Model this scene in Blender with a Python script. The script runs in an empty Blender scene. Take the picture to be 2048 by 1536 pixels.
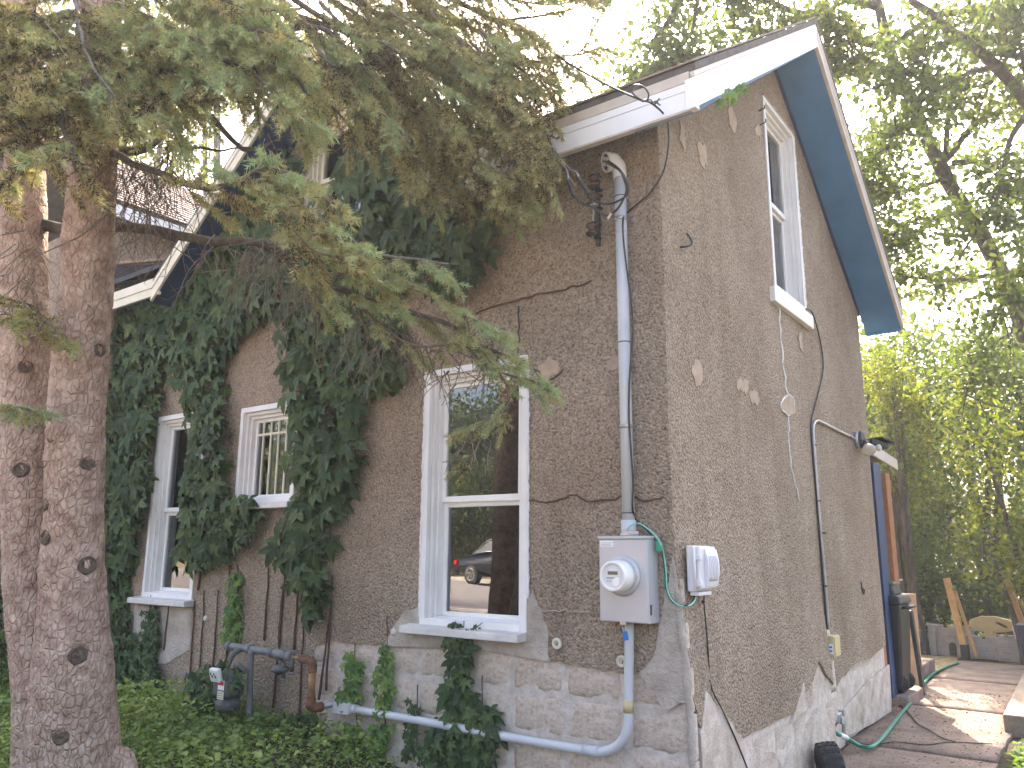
import bpy, bmesh, math, random
import numpy as np
from mathutils import Vector, Matrix, noise, Euler
from mathutils.geometry import tessellate_polygon

random.seed(7)
rng = np.random.default_rng(7)
R = math.radians
scene = bpy.context.scene
col = scene.collection

# ------------------------------------------------------------------ camera, sky, sun, exposure
# metres; the house corner stands at x=0, y=0; front wall is y=0 (to -x), side wall is x=0 (to +y)
cam = bpy.data.cameras.new('camera')
cam_ob = bpy.data.objects.new('camera', cam)
col.objects.link(cam_ob)
cam_ob.location = (1.9676, -4.1579, 1.5500)
cam_ob.rotation_euler = (1.77691, -0.00608, 0.63648)
cam.sensor_width = 36.0
cam.lens = 28.050
cam.clip_start = 0.05
cam.clip_end = 3000
scene.camera = cam_ob

SUN_EL, SUN_DIR = 44.0, Vector((-0.42, 0.90, 0)).normalized()      # towards the sun, seen from above
world = bpy.data.worlds.new('World')
scene.world = world
world.use_nodes = True
wn = world.node_tree
sky = wn.nodes.new('ShaderNodeTexSky')
sky.sky_type = 'NISHITA'
sky.sun_disc = False
sky.sun_elevation = R(SUN_EL)
sky.sun_rotation = math.atan2(SUN_DIR.x, SUN_DIR.y)
sky.altitude = 200
sky.air_density = 1.0
sky.dust_density = 9.0
sky.ozone_density = 1.0
bg = wn.nodes['Background']
bg.inputs['Strength'].default_value = 0.15
wn.links.new(sky.outputs['Color'], bg.inputs['Color'])

sun = bpy.data.lights.new('sun', 'SUN')
sun.energy = 3.2
sun.angle = R(0.6)
sun.color = (1.0, 0.88, 0.72)
sun_ob = bpy.data.objects.new('sun', sun)
col.objects.link(sun_ob)
sd = Vector((SUN_DIR.x * math.cos(R(SUN_EL)), SUN_DIR.y * math.cos(R(SUN_EL)), math.sin(R(SUN_EL))))
sun_ob.rotation_euler = sd.to_track_quat('Z', 'Y').to_euler()
sun_ob.location = sd * 30

scene.view_settings.view_transform = 'Standard'
scene.view_settings.look = 'None'
scene.view_settings.gamma = 1.0
scene.view_settings.use_curve_mapping = False
scene.view_settings.exposure = 2.65
scene.render.resolution_x, scene.render.resolution_y = 1024, 768

# ------------------------------------------------------------------ materials
class NT:
    """small wrapper to write node materials in few lines"""
    def __init__(self, name):
        self.m = bpy.data.materials.new(name)
        self.m.use_nodes = True
        self.t = self.m.node_tree
        self.p = self.t.nodes['Principled BSDF']
        self.out = self.t.nodes['Material Output']
        tc = self.t.nodes.new('ShaderNodeTexCoord')
        self.co = tc.outputs['Object']
    def n(self, kind, **kw):
        nd = self.t.nodes.new(kind)
        for k, v in kw.items():
            if k in nd.inputs.keys():
                nd.inputs[k].default_value = v
            else:
                setattr(nd, k, v)
        return nd
    def l(self, a, b): self.t.links.new(a, b)
    def noise(self, scale, detail=4, rough=.55, co=None, dist=0):
        nd = self.n('ShaderNodeTexNoise', Scale=scale, Detail=detail, Roughness=rough, Distortion=dist)
        self.l(co or self.co, nd.inputs['Vector'])
        return nd.outputs['Fac']
    def voro(self, scale, feature='F1', co=None, rand=1.0):
        nd = self.n('ShaderNodeTexVoronoi', Scale=scale, feature=feature, Randomness=rand)
        self.l(co or self.co, nd.inputs['Vector'])
        return nd
    def ramp(self, fac, stops):
        nd = self.n('ShaderNodeValToRGB')
        e = nd.color_ramp.elements
        while len(e) < len(stops): e.new(.5)
        for i, (p, c) in enumerate(stops):
            e[i].position = p
            e[i].color = (c, c, c, 1) if isinstance(c, (int, float)) else (*c, 1)
        self.l(fac, nd.inputs['Fac'])
        return nd.outputs['Color']
    def mix(self, fac, a, b, mode='MIX'):
        nd = self.n('ShaderNodeMix', data_type='RGBA', blend_type=mode)
        for s, v in ((0, fac), (6, a), (7, b)):
            if isinstance(v, (int, float)): nd.inputs[s].default_value = v
            elif isinstance(v, tuple): nd.inputs[s].default_value = (*v, 1)
            else: self.l(v, nd.inputs[s])
        return nd.outputs[2]
    def math(self, op, a, b=0.0):
        nd = self.n('ShaderNodeMath', operation=op)
        for s, v in ((0, a), (1, b)):
            if isinstance(v, (int, float)): nd.inputs[s].default_value = v
            else: self.l(v, nd.inputs[s])
        return nd.outputs[0]
    def mapped(self, scale=(1, 1, 1), rot=(0, 0, 0)):
        nd = self.n('ShaderNodeMapping')
        nd.inputs['Scale'].default_value = scale
        nd.inputs['Rotation'].default_value = rot
        self.l(self.co, nd.inputs['Vector'])
        return nd.outputs['Vector']
    def bump(self, h, dist, strength=1.0):
        nd = self.n('ShaderNodeBump', Distance=dist, Strength=strength)
        self.l(h, nd.inputs['Height'])
        self.l(nd.outputs['Normal'], self.p.inputs['Normal'])
        return nd
    def color(self, c):
        if isinstance(c, tuple): self.p.inputs['Base Color'].default_value = (*c, 1)
        else: self.l(c, self.p.inputs['Base Color'])
        return self
    def set(self, rough=.6, metal=0.0, spec=.5):
        self.p.inputs['Roughness'].default_value = rough
        self.p.inputs['Metallic'].default_value = metal
        self.p.inputs['Specular IOR Level'].default_value = spec
        return self

M = {}
def simple(name, c, rough=.5, metal=0.0, var=.12, scale=9.0, bump=0.0, spec=.5):
    t = NT(name)
    a = tuple(x * (1 - var) for x in c); b = tuple(min(1, x * (1 + var)) for x in c)
    t.color(t.ramp(t.noise(scale, 5), [(.3, a), (.7, b)])).set(rough, metal, spec)
    if bump: t.bump(t.noise(scale * 6, 4), bump)
    M[name] = t.m
    return t

# pebble-dash stucco: tan and dark stones in a grey brown matrix, broad weather stains
def stucco(name, dark, mid, light, stain):
    t = NT(name)
    vo = t.voro(54)
    nz = t.noise(70, 3, .62)
    h = t.math('ADD', t.math('MULTIPLY', vo.outputs['Distance'], -.8), t.math('MULTIPLY', nz, 1.3))
    stone = t.ramp(nz, [(.35, dark), (.46, mid), (.62, light)])
    stone2 = t.mix(.35, stone, t.ramp(vo.outputs['Color'], [(.15, dark), (.5, mid), (.9, light)]))
    st = t.ramp(t.noise(1.1, 6, .62), [(.38, 0), (.66, 1)])
    c1 = t.mix(t.math('MULTIPLY', st, .55), stone2, stain, 'MULTIPLY')
    streak = t.ramp(t.noise(1.0, 5, .6, t.mapped((3.5, 3.5, .5))), [(.52, 0), (.74, 1)])
    c2 = t.mix(t.math('MULTIPLY', streak, .4), c1, stain, 'MULTIPLY')
    t.color(c2).set(.95, 0, .2)
    t.bump(h, .024)
    M[name] = t.m
stucco('stucco', (.185, .136, .096), (.425, .330, .245), (.60, .485, .375), (.58, .54, .50))

t = NT('cement_skim')
c = t.ramp(t.noise(5, 7, .6), [(.3, (.38, .315, .255)), (.5, (.55, .475, .405)), (.72, (.71, .64, .57))])
t.color(c).set(.93, 0, .2); t.bump(t.noise(34, 8, .72), .03); M['cement'] = t.m
t = NT('patch_mortar')
c = t.ramp(t.noise(16, 5), [(.3, (.36, .27, .195)), (.7, (.46, .36, .275))])
t.color(c).set(.9, 0, .2); t.bump(t.noise(60, 4), .004); M['patch'] = t.m

# rock faced concrete block with old lime paint left on the high spots
t = NT('concrete_block')
base = t.ramp(t.noise(34, 6, .65), [(.3, (.35, .27, .205)), (.5, (.56, .455, .365)), (.7, (.70, .595, .50))])
lime = t.ramp(t.noise(7, 8, .7), [(.45, 0), (.62, 1)])
c = t.mix(t.math('MULTIPLY', lime, .7), base, (.76, .665, .575))
damp = t.ramp(t.noise(1.7, 5, .6), [(.45, 0), (.7, 1)])
c = t.mix(t.math('MULTIPLY', damp, .45), c, (.55, .5, .42), 'MULTIPLY')
t.color(c).set(.95, 0, .2); t.bump(t.noise(42, 8, .7), .016); M['block'] = t.m
t = NT('mortar')
t.color(t.ramp(t.noise(20, 6), [(.3, (.44, .375, .32)), (.7, (.64, .57, .51))])).set(.95, 0, .2)
t.bump(t.noise(70, 5), .005); M['mortar'] = t.m
t = NT('lime_wash')
c = t.ramp(t.noise(6, 8, .65), [(.3, (.33, .265, .205)), (.5, (.52, .445, .375)), (.72, (.70, .63, .56))])
moss = t.ramp(t.noise(3.2, 6, .6), [(.52, 0), (.68, 1)])
t.color(t.mix(t.math('MULTIPLY', moss, .35), c, (.20, .20, .11))).set(.93, 0, .2)
t.bump(t.noise(50, 7, .65), .012); M['limewash'] = t.m

simple('white_trim', (.74, .72, .70), .45, var=.07, scale=4)
simple('white_vinyl', (.80, .79, .76), .3, var=.04)
simple('cream_trim', (.62, .57, .44), .5, var=.1, scale=5)
simple('fascia_white', (.76, .75, .74), .35, var=.06, scale=3)
simple('fascia_tan', (.50, .44, .37), .5, var=.12)
simple('soffit_blue', (.045, .17, .36), .62, var=.16, scale=3)
simple('soffit_dark', (.05, .045, .045), .8, var=.25, scale=6)
simple('blue_paint', (.008, .032, .10), .55, var=.25, scale=7)
simple('sill_grey', (.60, .57, .53), .6, var=.14, scale=8)
simple('caulk', (.72, .71, .69), .6, var=.06)
simple('crack_brown', (.10, .055, .042), .85, var=.3, scale=30)
simple('crack_dark', (.04, .033, .028), .9, var=.3, scale=30)
simple('galvanised_grey', (.46, .46, .475), .42, .25, .05, 4)
simple('conduit_grey', (.50, .51, .52), .42, 0, .06, 5)
simple('emt_steel', (.36, .36, .37), .38, .6, .15, 8)
simple('steel', (.42, .42, .42), .35, .9, .15, 20)
simple('meter_white', (.80, .78, .72), .3, 0, .03)
simple('telecom_grey', (.66, .65, .67), .4, 0, .04)
simple('black_plastic', (.016, .016, .018), .42, 0, .2)
simple('black_rubber', (.02, .019, .019), .7, 0, .3, 14, .002)
simple('charcoal', (.035, .034, .035), .6, 0, .2)
simple('green_wire', (.02, .30, .19), .4, 0, .08)
simple('pale_green_wire', (.22, .55, .45), .4, 0, .08)
simple('hose_green', (.025, .21, .135), .38, 0, .12)
simple('blue_lock', (.01, .16, .48), .4, 0, .05)
simple('brown_ceramic', (.075, .042, .034), .25, 0, .3, 14)
simple('beige_plastic', (.52, .42, .22), .5, 0, .1)
simple('aged_ivory', (.62, .58, .47), .5, 0, .1)
simple('toy_grey', (.33, .31, .295), .55, 0, .12)
simple('toy_beige', (.55, .42, .20), .5, 0, .1)
simple('bin_blue', (.025, .032, .06), .5, 0, .12)
simple('gas_grey', (.10, .10, .096), .6, 0, .18, 12)
simple('cast_grey', (.155, .155, .155), .6, 0, .2, 14)
simple('rust', (.15, .07, .04), .9, 0, .45, 22, .003)
simple('rust_yellow', (.27, .155, .07), .85, 0, .4, 18, .003)
simple('red_print', (.45, .02, .02), .5)
simple('white_paper', (.75, .74, .72), .6, 0, .04)
simple('grey_print', (.25, .25, .25), .6)
simple('lcd', (.105, .11, .06), .3)
simple('wood_new', (.47, .27, .10), .65, 0, .2, 12)
simple('tan_board', (.45, .31, .19), .7, 0, .15)
simple('orange_wood', (.30, .12, .04), .7, 0, .25, 10)
simple('dark_membrane', (.03, .03, .035), .75, 0, .3, 10)
simple('dark_interior', (.05, .045, .04), .9)
simple('curtain_dark', (.018, .018, .02), .9)
simple('curtain_tan', (.42, .37, .32), .9, 0, .1)
simple('room_wall', (.12, .1, .09), .9)
simple('stem_brown', (.085, .042, .03), .85, 0, .35, 40)
simple('twig_grey', (.16, .125, .095), .85, 0, .35, 30)
simple('car_paint', (.012, .014, .022), .12, .3, .05, 3, 0, .8)
simple('car_glass', (.05, .06, .06), .05, 0, .1, 3, 0, .8)
simple('tyre', (.02, .02, .02), .8)
simple('chrome', (.7, .66, .6), .15, 1.0, .1)
simple('tail_red', (.55, .01, .012), .2)
simple('asphalt', (.30, .26, .235), .9, 0, .12, 12, .004)
simple('kerb_stone', (.4, .37, .33), .85, 0, .12)

t = NT('timber')
c = t.ramp(t.noise(3, 6, .6, t.mapped((6, .6, 6))), [(.3, (.15, .115, .085)), (.7, (.27, .215, .165))])
t.color(c).set(.85); t.bump(t.noise(9, 5, .6, t.mapped((8, .5, 8))), .006); M['timber'] = t.m

t = NT('path_concrete')
c = t.ramp(t.noise(3.1, 8, .65), [(.28, (.14, .098, .075)), (.5, (.255, .19, .152)), (.74, (.34, .26, .21))])
sp = t.ramp(t.noise(85, 3), [(.38, (.55, .55, .55)), (.6, (1.1, 1.1, 1.1))])
t.color(t.mix(.6, c, sp, 'MULTIPLY')).set(.92, 0, .25); t.bump(t.noise(60, 6, .7), .005); M['path'] = t.m

t = NT('soil')
c = t.ramp(t.noise(5, 8, .7), [(.3, (.035, .026, .018)), (.55, (.085, .062, .043)), (.75, (.15, .115, .08))])
g = t.ramp(t.noise(.35, 4), [(.45, 0), (.6, 1)])
t.color(t.mix(t.math('MULTIPLY', g, .5), c, (.05, .075, .02))).set(.97, 0, .15); t.bump(t.noise(30, 7, .7), .02); M['soil'] = t.m
t = NT('straw_soil')
c = t.ramp(t.noise(22, 6, .7, t.mapped((1, .4, 1))), [(.3, (.12, .085, .05)), (.6, (.38, .29, .15)), (.8, (.55, .45, .25))])
t.color(c).set(.95, 0, .2); t.bump(t.noise(40, 5), .012); M['straw'] = t.m

t = NT('shingle')
c = t.ramp(t.noise(9, 5), [(.3, (.21, .165, .15)), (.7, (.35, .29, .265))])
t.color(c).set(.9, 0, .2); t.bump(t.noise(120, 3), .003); M['shingle'] = t.m
simple('shingle_dark', (.09, .08, .075), .9, 0, .3, 12, .003)

# red brick for the house over the street
t = NT('red_brick')
br = t.n('ShaderNodeTexBrick', Scale=1.0)
br.inputs['Color1'].default_value = (.36, .10, .06, 1); br.inputs['Color2'].default_value = (.28, .075, .045, 1)
br.inputs['Mortar'].default_value = (.42, .34, .28, 1)
br.inputs['Brick Width'].default_value = .22; br.inputs['Row Height'].default_value = .075; br.inputs['Mortar Size'].default_value = .008
t.l(t.mapped((1, 1, 1), (R(90), 0, 0)), br.inputs['Vector'])
t.color(br.outputs['Color']).set(.9); M['brick'] = t.m

# window glass: clear pane with a coated, mirror-like outer surface
def glass(name, f0):
    t = NT(name)
    gl = t.n('ShaderNodeBsdfGlossy', Roughness=0.0)
    gl.inputs['Color'].default_value = (.95, .97, 1, 1)
    wv = t.n('ShaderNodeBump', Distance=.004, Strength=.35); t.l(t.noise(2.2, 1), wv.inputs['Height'])
    t.l(wv.outputs['Normal'], gl.inputs['Normal'])
    tr = t.n('ShaderNodeBsdfTransparent'); tr.inputs['Color'].default_value = (.72, .76, .75, 1)
    fr = t.n('ShaderNodeFresnel', IOR=f0)
    mx = t.n('ShaderNodeMixShader')
    t.l(fr.outputs[0], mx.inputs[0]); t.l(tr.outputs[0], mx.inputs[1]); t.l(gl.outputs[0], mx.inputs[2])
    t.l(mx.outputs[0], t.out.inputs['Surface'])
    M[name] = t.m
glass('pane_glass', 2.55)
glass('old_glass', 1.9)
t = NT('lamp_glass'); t.color((.85, .82, .78)).set(.08); t.p.inputs['Transmission Weight'].default_value = .6; M['lamp_glass'] = t.m

# foliage: tint attribute 0..1 runs from the first to the last colour; thin leaves let light through
def leafmat(name, stops, transl=.35, rough=.5, attr='tint', spec=.35, tcol=None):
    t = NT(name)
    if attr == 'object':
        oi = t.n('ShaderNodeObjectInfo'); f = oi.outputs['Random']
    else:
        at = t.n('ShaderNodeAttribute', attribute_name='tint'); f = at.outputs['Fac']
    c = t.ramp(f, stops)
    t.color(c).set(rough, 0, spec)
    tl = t.n('ShaderNodeBsdfTranslucent')
    bright = t.mix(1.0, c, tcol or (1.5, 1.7, .7), 'MULTIPLY')
    t.l(bright, tl.inputs['Color'])
    mx = t.n('ShaderNodeMixShader'); mx.inputs[0].default_value = transl
    t.l(t.p.outputs[0], mx.inputs[1]); t.l(tl.outputs[0], mx.inputs[2]); t.l(mx.outputs[0], t.out.inputs['Surface'])
    M[name] = t.m
leafmat('needles', [(0, (.035, .030, .018)), (.16, (.26, .20, .11)), (.36, (.46, .385, .19)), (.65, (.34, .375, .18)), (1, (.32, .42, .24))], .16, .6, spec=.15, tcol=(1.4, 1.3, .6))
leafmat('creeper', [(0, (.028, .048, .018)), (.5, (.048, .082, .028)), (1, (.085, .124, .042))], .14, .5, spec=.22)
leafmat('creeper_one', [(0, (.030, .052, .020)), (.5, (.050, .085, .030)), (1, (.086, .126, .044))], .14, .5, 'object', .22)
leafmat('creeper_young', [(0, (.07, .15, .04)), (1, (.19, .29, .06))], .3, .45)
leafmat('creeper_young_one', [(0, (.07, .15, .04)), (1, (.19, .29, .06))], .3, .45, 'object')
leafmat('weeds', [(0, (.10, .155, .05)), (.6, (.22, .29, .095)), (1, (.38, .41, .14))], .34, .55, spec=.2)
leafmat('grass', [(0, (.08, .125, .03)), (1, (.21, .25, .07))], .35, .5)
leafmat('tree_leaves', [(0, (.06, .085, .034)), (.6, (.11, .14, .05)), (1, (.19, .185, .05))], .5, .45, tcol=(1.45, 1.5, .6))
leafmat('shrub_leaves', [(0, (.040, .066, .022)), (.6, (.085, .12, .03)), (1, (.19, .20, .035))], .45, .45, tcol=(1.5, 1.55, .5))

t = NT('spruce_bark')
vo = t.voro(34, 'DISTANCE_TO_EDGE', t.mapped((1.0, 1.0, .62)))
nz = t.noise(26, 6, .65)
plate = t.ramp(t.noise(13, 5, .6), [(.3, (.26, .17, .13)), (.5, (.44, .315, .25)), (.72, (.58, .455, .375))])
red = t.ramp(t.noise(7, 5, .7), [(.6, 0), (.75, 1)])
c = t.mix(t.math('MULTIPLY', red, .5), plate, (.19, .085, .06))
t.color(c).set(.92, 0, .2)
h = t.math('ADD', t.math('MULTIPLY', t.ramp(vo.outputs['Distance'], [(.0, 0), (.16, 1)]), .6), t.math('MULTIPLY', nz, .9))
t.bump(h, .014); M['spruce_bark'] = t.m
t = NT('bark_grey')
c = t.ramp(t.noise(12, 6, .6, t.mapped((1, 1, .35))), [(.3, (.055, .045, .038)), (.7, (.14, .12, .10))])
t.color(c).set(.92, 0, .2); t.bump(t.noise(30, 6, .6, t.mapped((1, 1, .3))), .02); M['bark_grey'] = t.m
simple('knot_bark', (.13, .095, .07), .95, 0, .4, 40, .006)

# ------------------------------------------------------------------ mesh helpers
def link(o, parent=None):
    col.objects.link(o)
    if parent is not None:
        o.parent = parent
        o.matrix_parent_inverse = Matrix.Translation(-Vector(WORLD.get(parent.name, (0, 0, 0))))
    return o
WORLD = {}
def thing(name, label, cat, loc=(0, 0, 0), group=None):
    o = bpy.data.objects.new(name, None)
    o.empty_display_size = .1
    o.location = loc
    col.objects.link(o)
    WORLD[o.name] = loc
    o['label'] = label; o['category'] = cat
    if group: o['group'] = group
    return o
def tag(o, label=None, cat=None, group=None, kind=None):
    if label: o['label'] = label
    if cat: o['category'] = cat
    if group: o['group'] = group
    if kind: o['kind'] = kind
    return o

class MB:
    def __init__(self): self.v = []; self.f = []; self.s = []
    def add(self, vs, fs, smooth=False):
        k = len(self.v)
        self.v += [tuple(x) for x in vs]
        self.f += [tuple(i + k for i in f) for f in fs]
        self.s += [smooth] * len(fs)
        return self
    def box(self, x0, x1, y0, y1, z0, z1):
        x0, x1 = sorted((x0, x1)); y0, y1 = sorted((y0, y1)); z0, z1 = sorted((z0, z1))
        vs = [(x, y, z) for z in (z0, z1) for y in (y0, y1) for x in (x0, x1)]
        return self.add(vs, [(0, 2, 3, 1), (4, 5, 7, 6), (0, 1, 5, 4), (2, 6, 7, 3), (0, 4, 6, 2), (1, 3, 7, 5)])
    def obox(self, c, ax, ay, az, hx, hy, hz):
        c = Vector(c); ax, ay, az = (Vector(a).normalized() for a in (ax, ay, az))
        vs = [c + ax * (sx * hx) + ay * (sy * hy) + az * (sz * hz) for sz in (-1, 1) for sy in (-1, 1) for sx in (-1, 1)]
        return self.add(vs, [(0, 2, 3, 1), (4, 5, 7, 6), (0, 1, 5, 4), (2, 6, 7, 3), (0, 4, 6, 2), (1, 3, 7, 5)])
    def beam(self, a, b, w, h, up=(0, 0, 1)):
        a, b = Vector(a), Vector(b); d = (b - a)
        L = d.length; d.normalize(); s = d.cross(Vector(up))
        if s.length < 1e-4: s = d.cross(Vector((1, 0, 0)))
        s.normalize(); u = s.cross(d)
        return self.obox((a + b) / 2, d, s, u, L / 2, w / 2, h / 2)
    def tube(self, pts, r, n=10, caps=True, smooth=True):
        pts = [Vector(p) for p in pts]
        rs = r if isinstance(r, (list, tuple)) else [r] * len(pts)
        ring = []; prev = None
        for i, p in enumerate(pts):
            d = (pts[min(i + 1, len(pts) - 1)] - pts[max(i - 1, 0)])
            if d.length < 1e-9: d = Vector((0, 0, 1))
            d.normalize()
            if prev is None:
                a = d.cross(Vector((0, 0, 1)))
                if a.length < .05: a = d.cross(Vector((1, 0, 0)))
            else:
                a = prev - d * prev.dot(d)
            a.normalize(); prev = a; b = d.cross(a)
            ring.append([p + (a * math.cos(2 * math.pi * k / n) + b * math.sin(2 * math.pi * k / n)) * rs[i] for k in range(n)])
        vs = [v for rg in ring for v in rg]
        fs = [(i * n + k, i * n + (k + 1) % n, (i + 1) * n + (k + 1) % n, (i + 1) * n + k) for i in range(len(pts) - 1) for k in range(n)]
        self.add(vs, fs, smooth)
        if caps:
            self.add(ring[0], [tuple(range(n))[::-1]]); self.add(ring[-1], [tuple(range(n))])
        return self
    def lathe(self, o, ax, prof, n=24, smooth=True, ref=(0, 0, 1)):
        """profile of (distance along axis, radius) turned about the axis"""
        o, ax = Vector(o), Vector(ax).normalized()
        a = ax.cross(Vector(ref))
        if a.length < .05: a = ax.cross(Vector((1, 0, 0)))
        a.normalize(); b = ax.cross(a)
        vs = [o + ax * d + (a * math.cos(2 * math.pi * k / n) + b * math.sin(2 * math.pi * k / n)) * r for d, r in prof for k in range(n)]
        fs = [(i * n + k, i * n + (k + 1) % n, (i + 1) * n + (k + 1) % n, (i + 1) * n + k) for i in range(len(prof) - 1) for k in range(n)]
        self.add(vs, fs, smooth)
        self.add(vs[:n], [tuple(range(n))[::-1]]); self.add(vs[-n:], [tuple(range(n))])
        return self
    def plate(self, outer, holes, fn, d0, d1):
        """polygon with holes in 2D, mapped by fn(u, v, d), from depth d0 (front) to d1 (back)"""
        loops = [outer] + list(holes)
        flat = [p for lp in loops for p in lp]
        tris = tessellate_polygon([[Vector((p[0], p[1], 0)) for p in lp] for lp in loops])
        n = len(flat)
        vs = [fn(p[0], p[1], d0) for p in flat] + [fn(p[0], p[1], d1) for p in flat]
        fs = [tuple(t) for t in tris] + [tuple(i + n for i in t[::-1]) for t in tris]
        k = 0
        for lp in loops:
            m = len(lp)
            for i in range(m):
                a, b = k + i, k + (i + 1) % m
                fs.append((a, b, b + n, a + n))
            k += m
        return self.add(vs, fs)
    def build(self, name, mat, parent=None, bevel=0.0, seg=2, fix=True):
        me = bpy.data.meshes.new(name)
        me.from_pydata(self.v, [], self.f)
        me.polygons.foreach_set('use_smooth', self.s)
        if fix:
            bm = bmesh.new(); bm.from_mesh(me)
            bmesh.ops.remove_doubles(bm, verts=bm.verts, dist=1e-5)
            bmesh.ops.recalc_face_normals(bm, faces=bm.faces)
            bm.to_mesh(me); bm.free()
        me.materials.append(M[mat] if isinstance(mat, str) else mat)
        o = bpy.data.objects.new(name, me)
        if bevel:
            b = o.modifiers.new('bevel', 'BEVEL'); b.width = bevel; b.segments = seg; b.limit_method = 'ANGLE'; b.angle_limit = R(40)
        return link(o, parent)

def smoothline(pts, n=6):
    """Catmull-Rom through the points"""
    P = [Vector(p) for p in pts]
    P = [P[0] * 2 - P[1]] + P + [P[-1] * 2 - P[-2]]
    out = []
    for i in range(1, len(P) - 2):
        a, b, c, d = P[i - 1], P[i], P[i + 1], P[i + 2]
        for k in range(n):
            t = k / n
            out.append(.5 * ((2 * b) + (c - a) * t + (2 * a - 5 * b + 4 * c - d) * t * t + (3 * b - a - 3 * c + d) * t ** 3))
    out.append(P[-2])
    return out
def nz3(p, s, seed=0.0):
    return noise.noise(Vector((p[0] * s + seed, p[1] * s + seed * .7, p[2] * s - seed)))
def FW(y): return lambda u, v, d: (u, y + d, v)        # front wall map: depth grows into the house
def SW(x): return lambda u, v, d: (x - d, u, v)        # side wall map

def tris_object(name, tri, tint, mat, parent=None):
    """object from an array of triangles (n,3,3) with one tint value each"""
    n = len(tri)
    me = bpy.data.meshes.new(name)
    me.vertices.add(n * 3); me.vertices.foreach_set('co', np.ascontiguousarray(tri, dtype=np.float32).ravel())
    me.loops.add(n * 3); me.loops.foreach_set('vertex_index', np.arange(n * 3, dtype=np.int32))
    me.polygons.add(n); me.polygons.foreach_set('loop_start', np.arange(0, n * 3, 3, dtype=np.int32))
    me.update(calc_edges=True)
    at = me.attributes.new('tint', 'FLOAT', 'POINT')
    at.data.foreach_set('value', np.repeat(np.asarray(tint, dtype=np.float32), 3))
    me.materials.append(M[mat])
    o = bpy.data.objects.new(name, me)
    return link(o, parent)
def frames(d, n=None):
    """rotation matrices (m,3,3) whose columns are side, along d, normal"""
    d = d / np.linalg.norm(d, axis=1, keepdims=True)
    if n is None: n = rng.normal(size=d.shape)
    n = n - d * np.sum(n * d, axis=1, keepdims=True)
    n /= np.linalg.norm(n, axis=1, keepdims=True) + 1e-9
    s = np.cross(d, n)
    return np.stack([s, d, n], axis=2)
def scatter(proto, mats, locs, scale):
    """proto (k,3,3) triangles placed m times -> (m*k,3,3)"""
    out = np.einsum('mij,kvj->mkvi', mats, proto) * np.asarray(scale).reshape(-1, 1, 1, 1) + locs.reshape(-1, 1, 1, 3)
    return out.reshape(-1, 3, 3)

# ------------------------------------------------------------------ the ground, path and street
def sstep(a, b, x):
    t = min(1, max(0, (x - a) / (b - a)))
    return t * t * (3 - 2 * t)
STREET_Z = .45
def ground_z(x, y):
    yard = .26 * sstep(-.6, -3.2, x) * sstep(3.5, 0.5, y) + .02 * nz3((x, y, 0), .9)
    k = sstep(-4.6, -6.4, y)
    return yard * (1 - k) + (STREET_Z - .05) * k - .02
xs = sorted(set([-1500, -600, -250, -120, -60, -40, -30] + [round(-22 + .5 * i, 2) for i in range(32)] + [round(-6 + .2 * i, 2) for i in range(51)] + [4.5, 5, 6, 8, 11, 15, 20, 30, 60, 120, 250, 600, 1500]))
ys = sorted(set([-1500, -600, -250, -120, -60, -45, -32, -28, -25, -22, -20, -18, -16] + [round(-15 + .5 * i, 2) for i in range(22)] + [round(-4 + .2 * i, 2) for i in range(81)] + [12.5, 13, 14, 16, 19, 23, 30, 45, 70, 120, 250, 600, 1500]))
vs = [(x, y, ground_z(x, y)) for y in ys for x in xs]
nx = len(xs)
fs = [(j * nx + i, j * nx + i + 1, (j + 1) * nx + i + 1, (j + 1) * nx + i) for j in range(len(ys) - 1) for i in range(nx - 1)]
g = MB().add(vs, fs, True).build('ground', 'soil', fix=False)
tag(g, kind='structure')

path = thing('path', 'worn brown concrete slab path along the side of the house', 'path', (.5, 5, 0)); tag(path, kind='structure')
del path['category']; del path['label']
SL = [(.05, 1.10, -1.2, 1.30, .010), (.03, 1.08, 1.315, 3.20, .016), (-.02, 1.06, 3.22, 5.35, .024), (-.04, 1.04, 5.37, 7.45, .030), (-.06, 1.03, 7.47, 9.55, .034), (-.95, -.075, 5.45, 6.5, .02)]
def slab(x0, x1, y0, y1, z, seed):
    b = MB(); nx_, ny_ = 8, 14
    vs = []; 
    for j in range(ny_ + 1):
        for i in range(nx_ + 1):
            x = x0 + (x1 - x0) * i / nx_; y = y0 + (y1 - y0) * j / ny_
            e = (i in (0, nx_)) or (j in (0, ny_))
            wob = .018 * nz3((x, y, seed), 6) if e else 0
            vs.append((x + (wob if i in (0, nx_) else 0), y + (wob if j in (0, ny_) else 0), z + .008 * nz3((x, y, seed), 1.4) - (.008 if e else 0)))
    w = nx_ + 1
    b.add(vs, [(j * w + i, j * w + i + 1, (j + 1) * w + i + 1, (j + 1) * w + i) for j in range(ny_) for i in range(nx_)], True)
    b.box(x0 + .015, x1 - .015, y0 + .015, y1 - .015, z - .12, z - .022)
    rim = [j * w for j in range(ny_ + 1)]
    def skirt(idx):
        a = [vs[i] for i in idx]; c = [(p[0], p[1], z - .1) for p in a]
        n_ = len(a); b.add(a + c, [(i, i + 1, n_ + i + 1, n_ + i) for i in range(n_ - 1)])
    skirt([j * w for j in range(ny_ + 1)]); skirt([j * w + nx_ for j in range(ny_ + 1)])
    skirt(list(range(w))); skirt([ny_ * w + i for i in range(w)])
    return b.build('slab', 'path', path)
for i, a in enumerate(SL): slab(*a, seed=i * 3.1)
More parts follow.
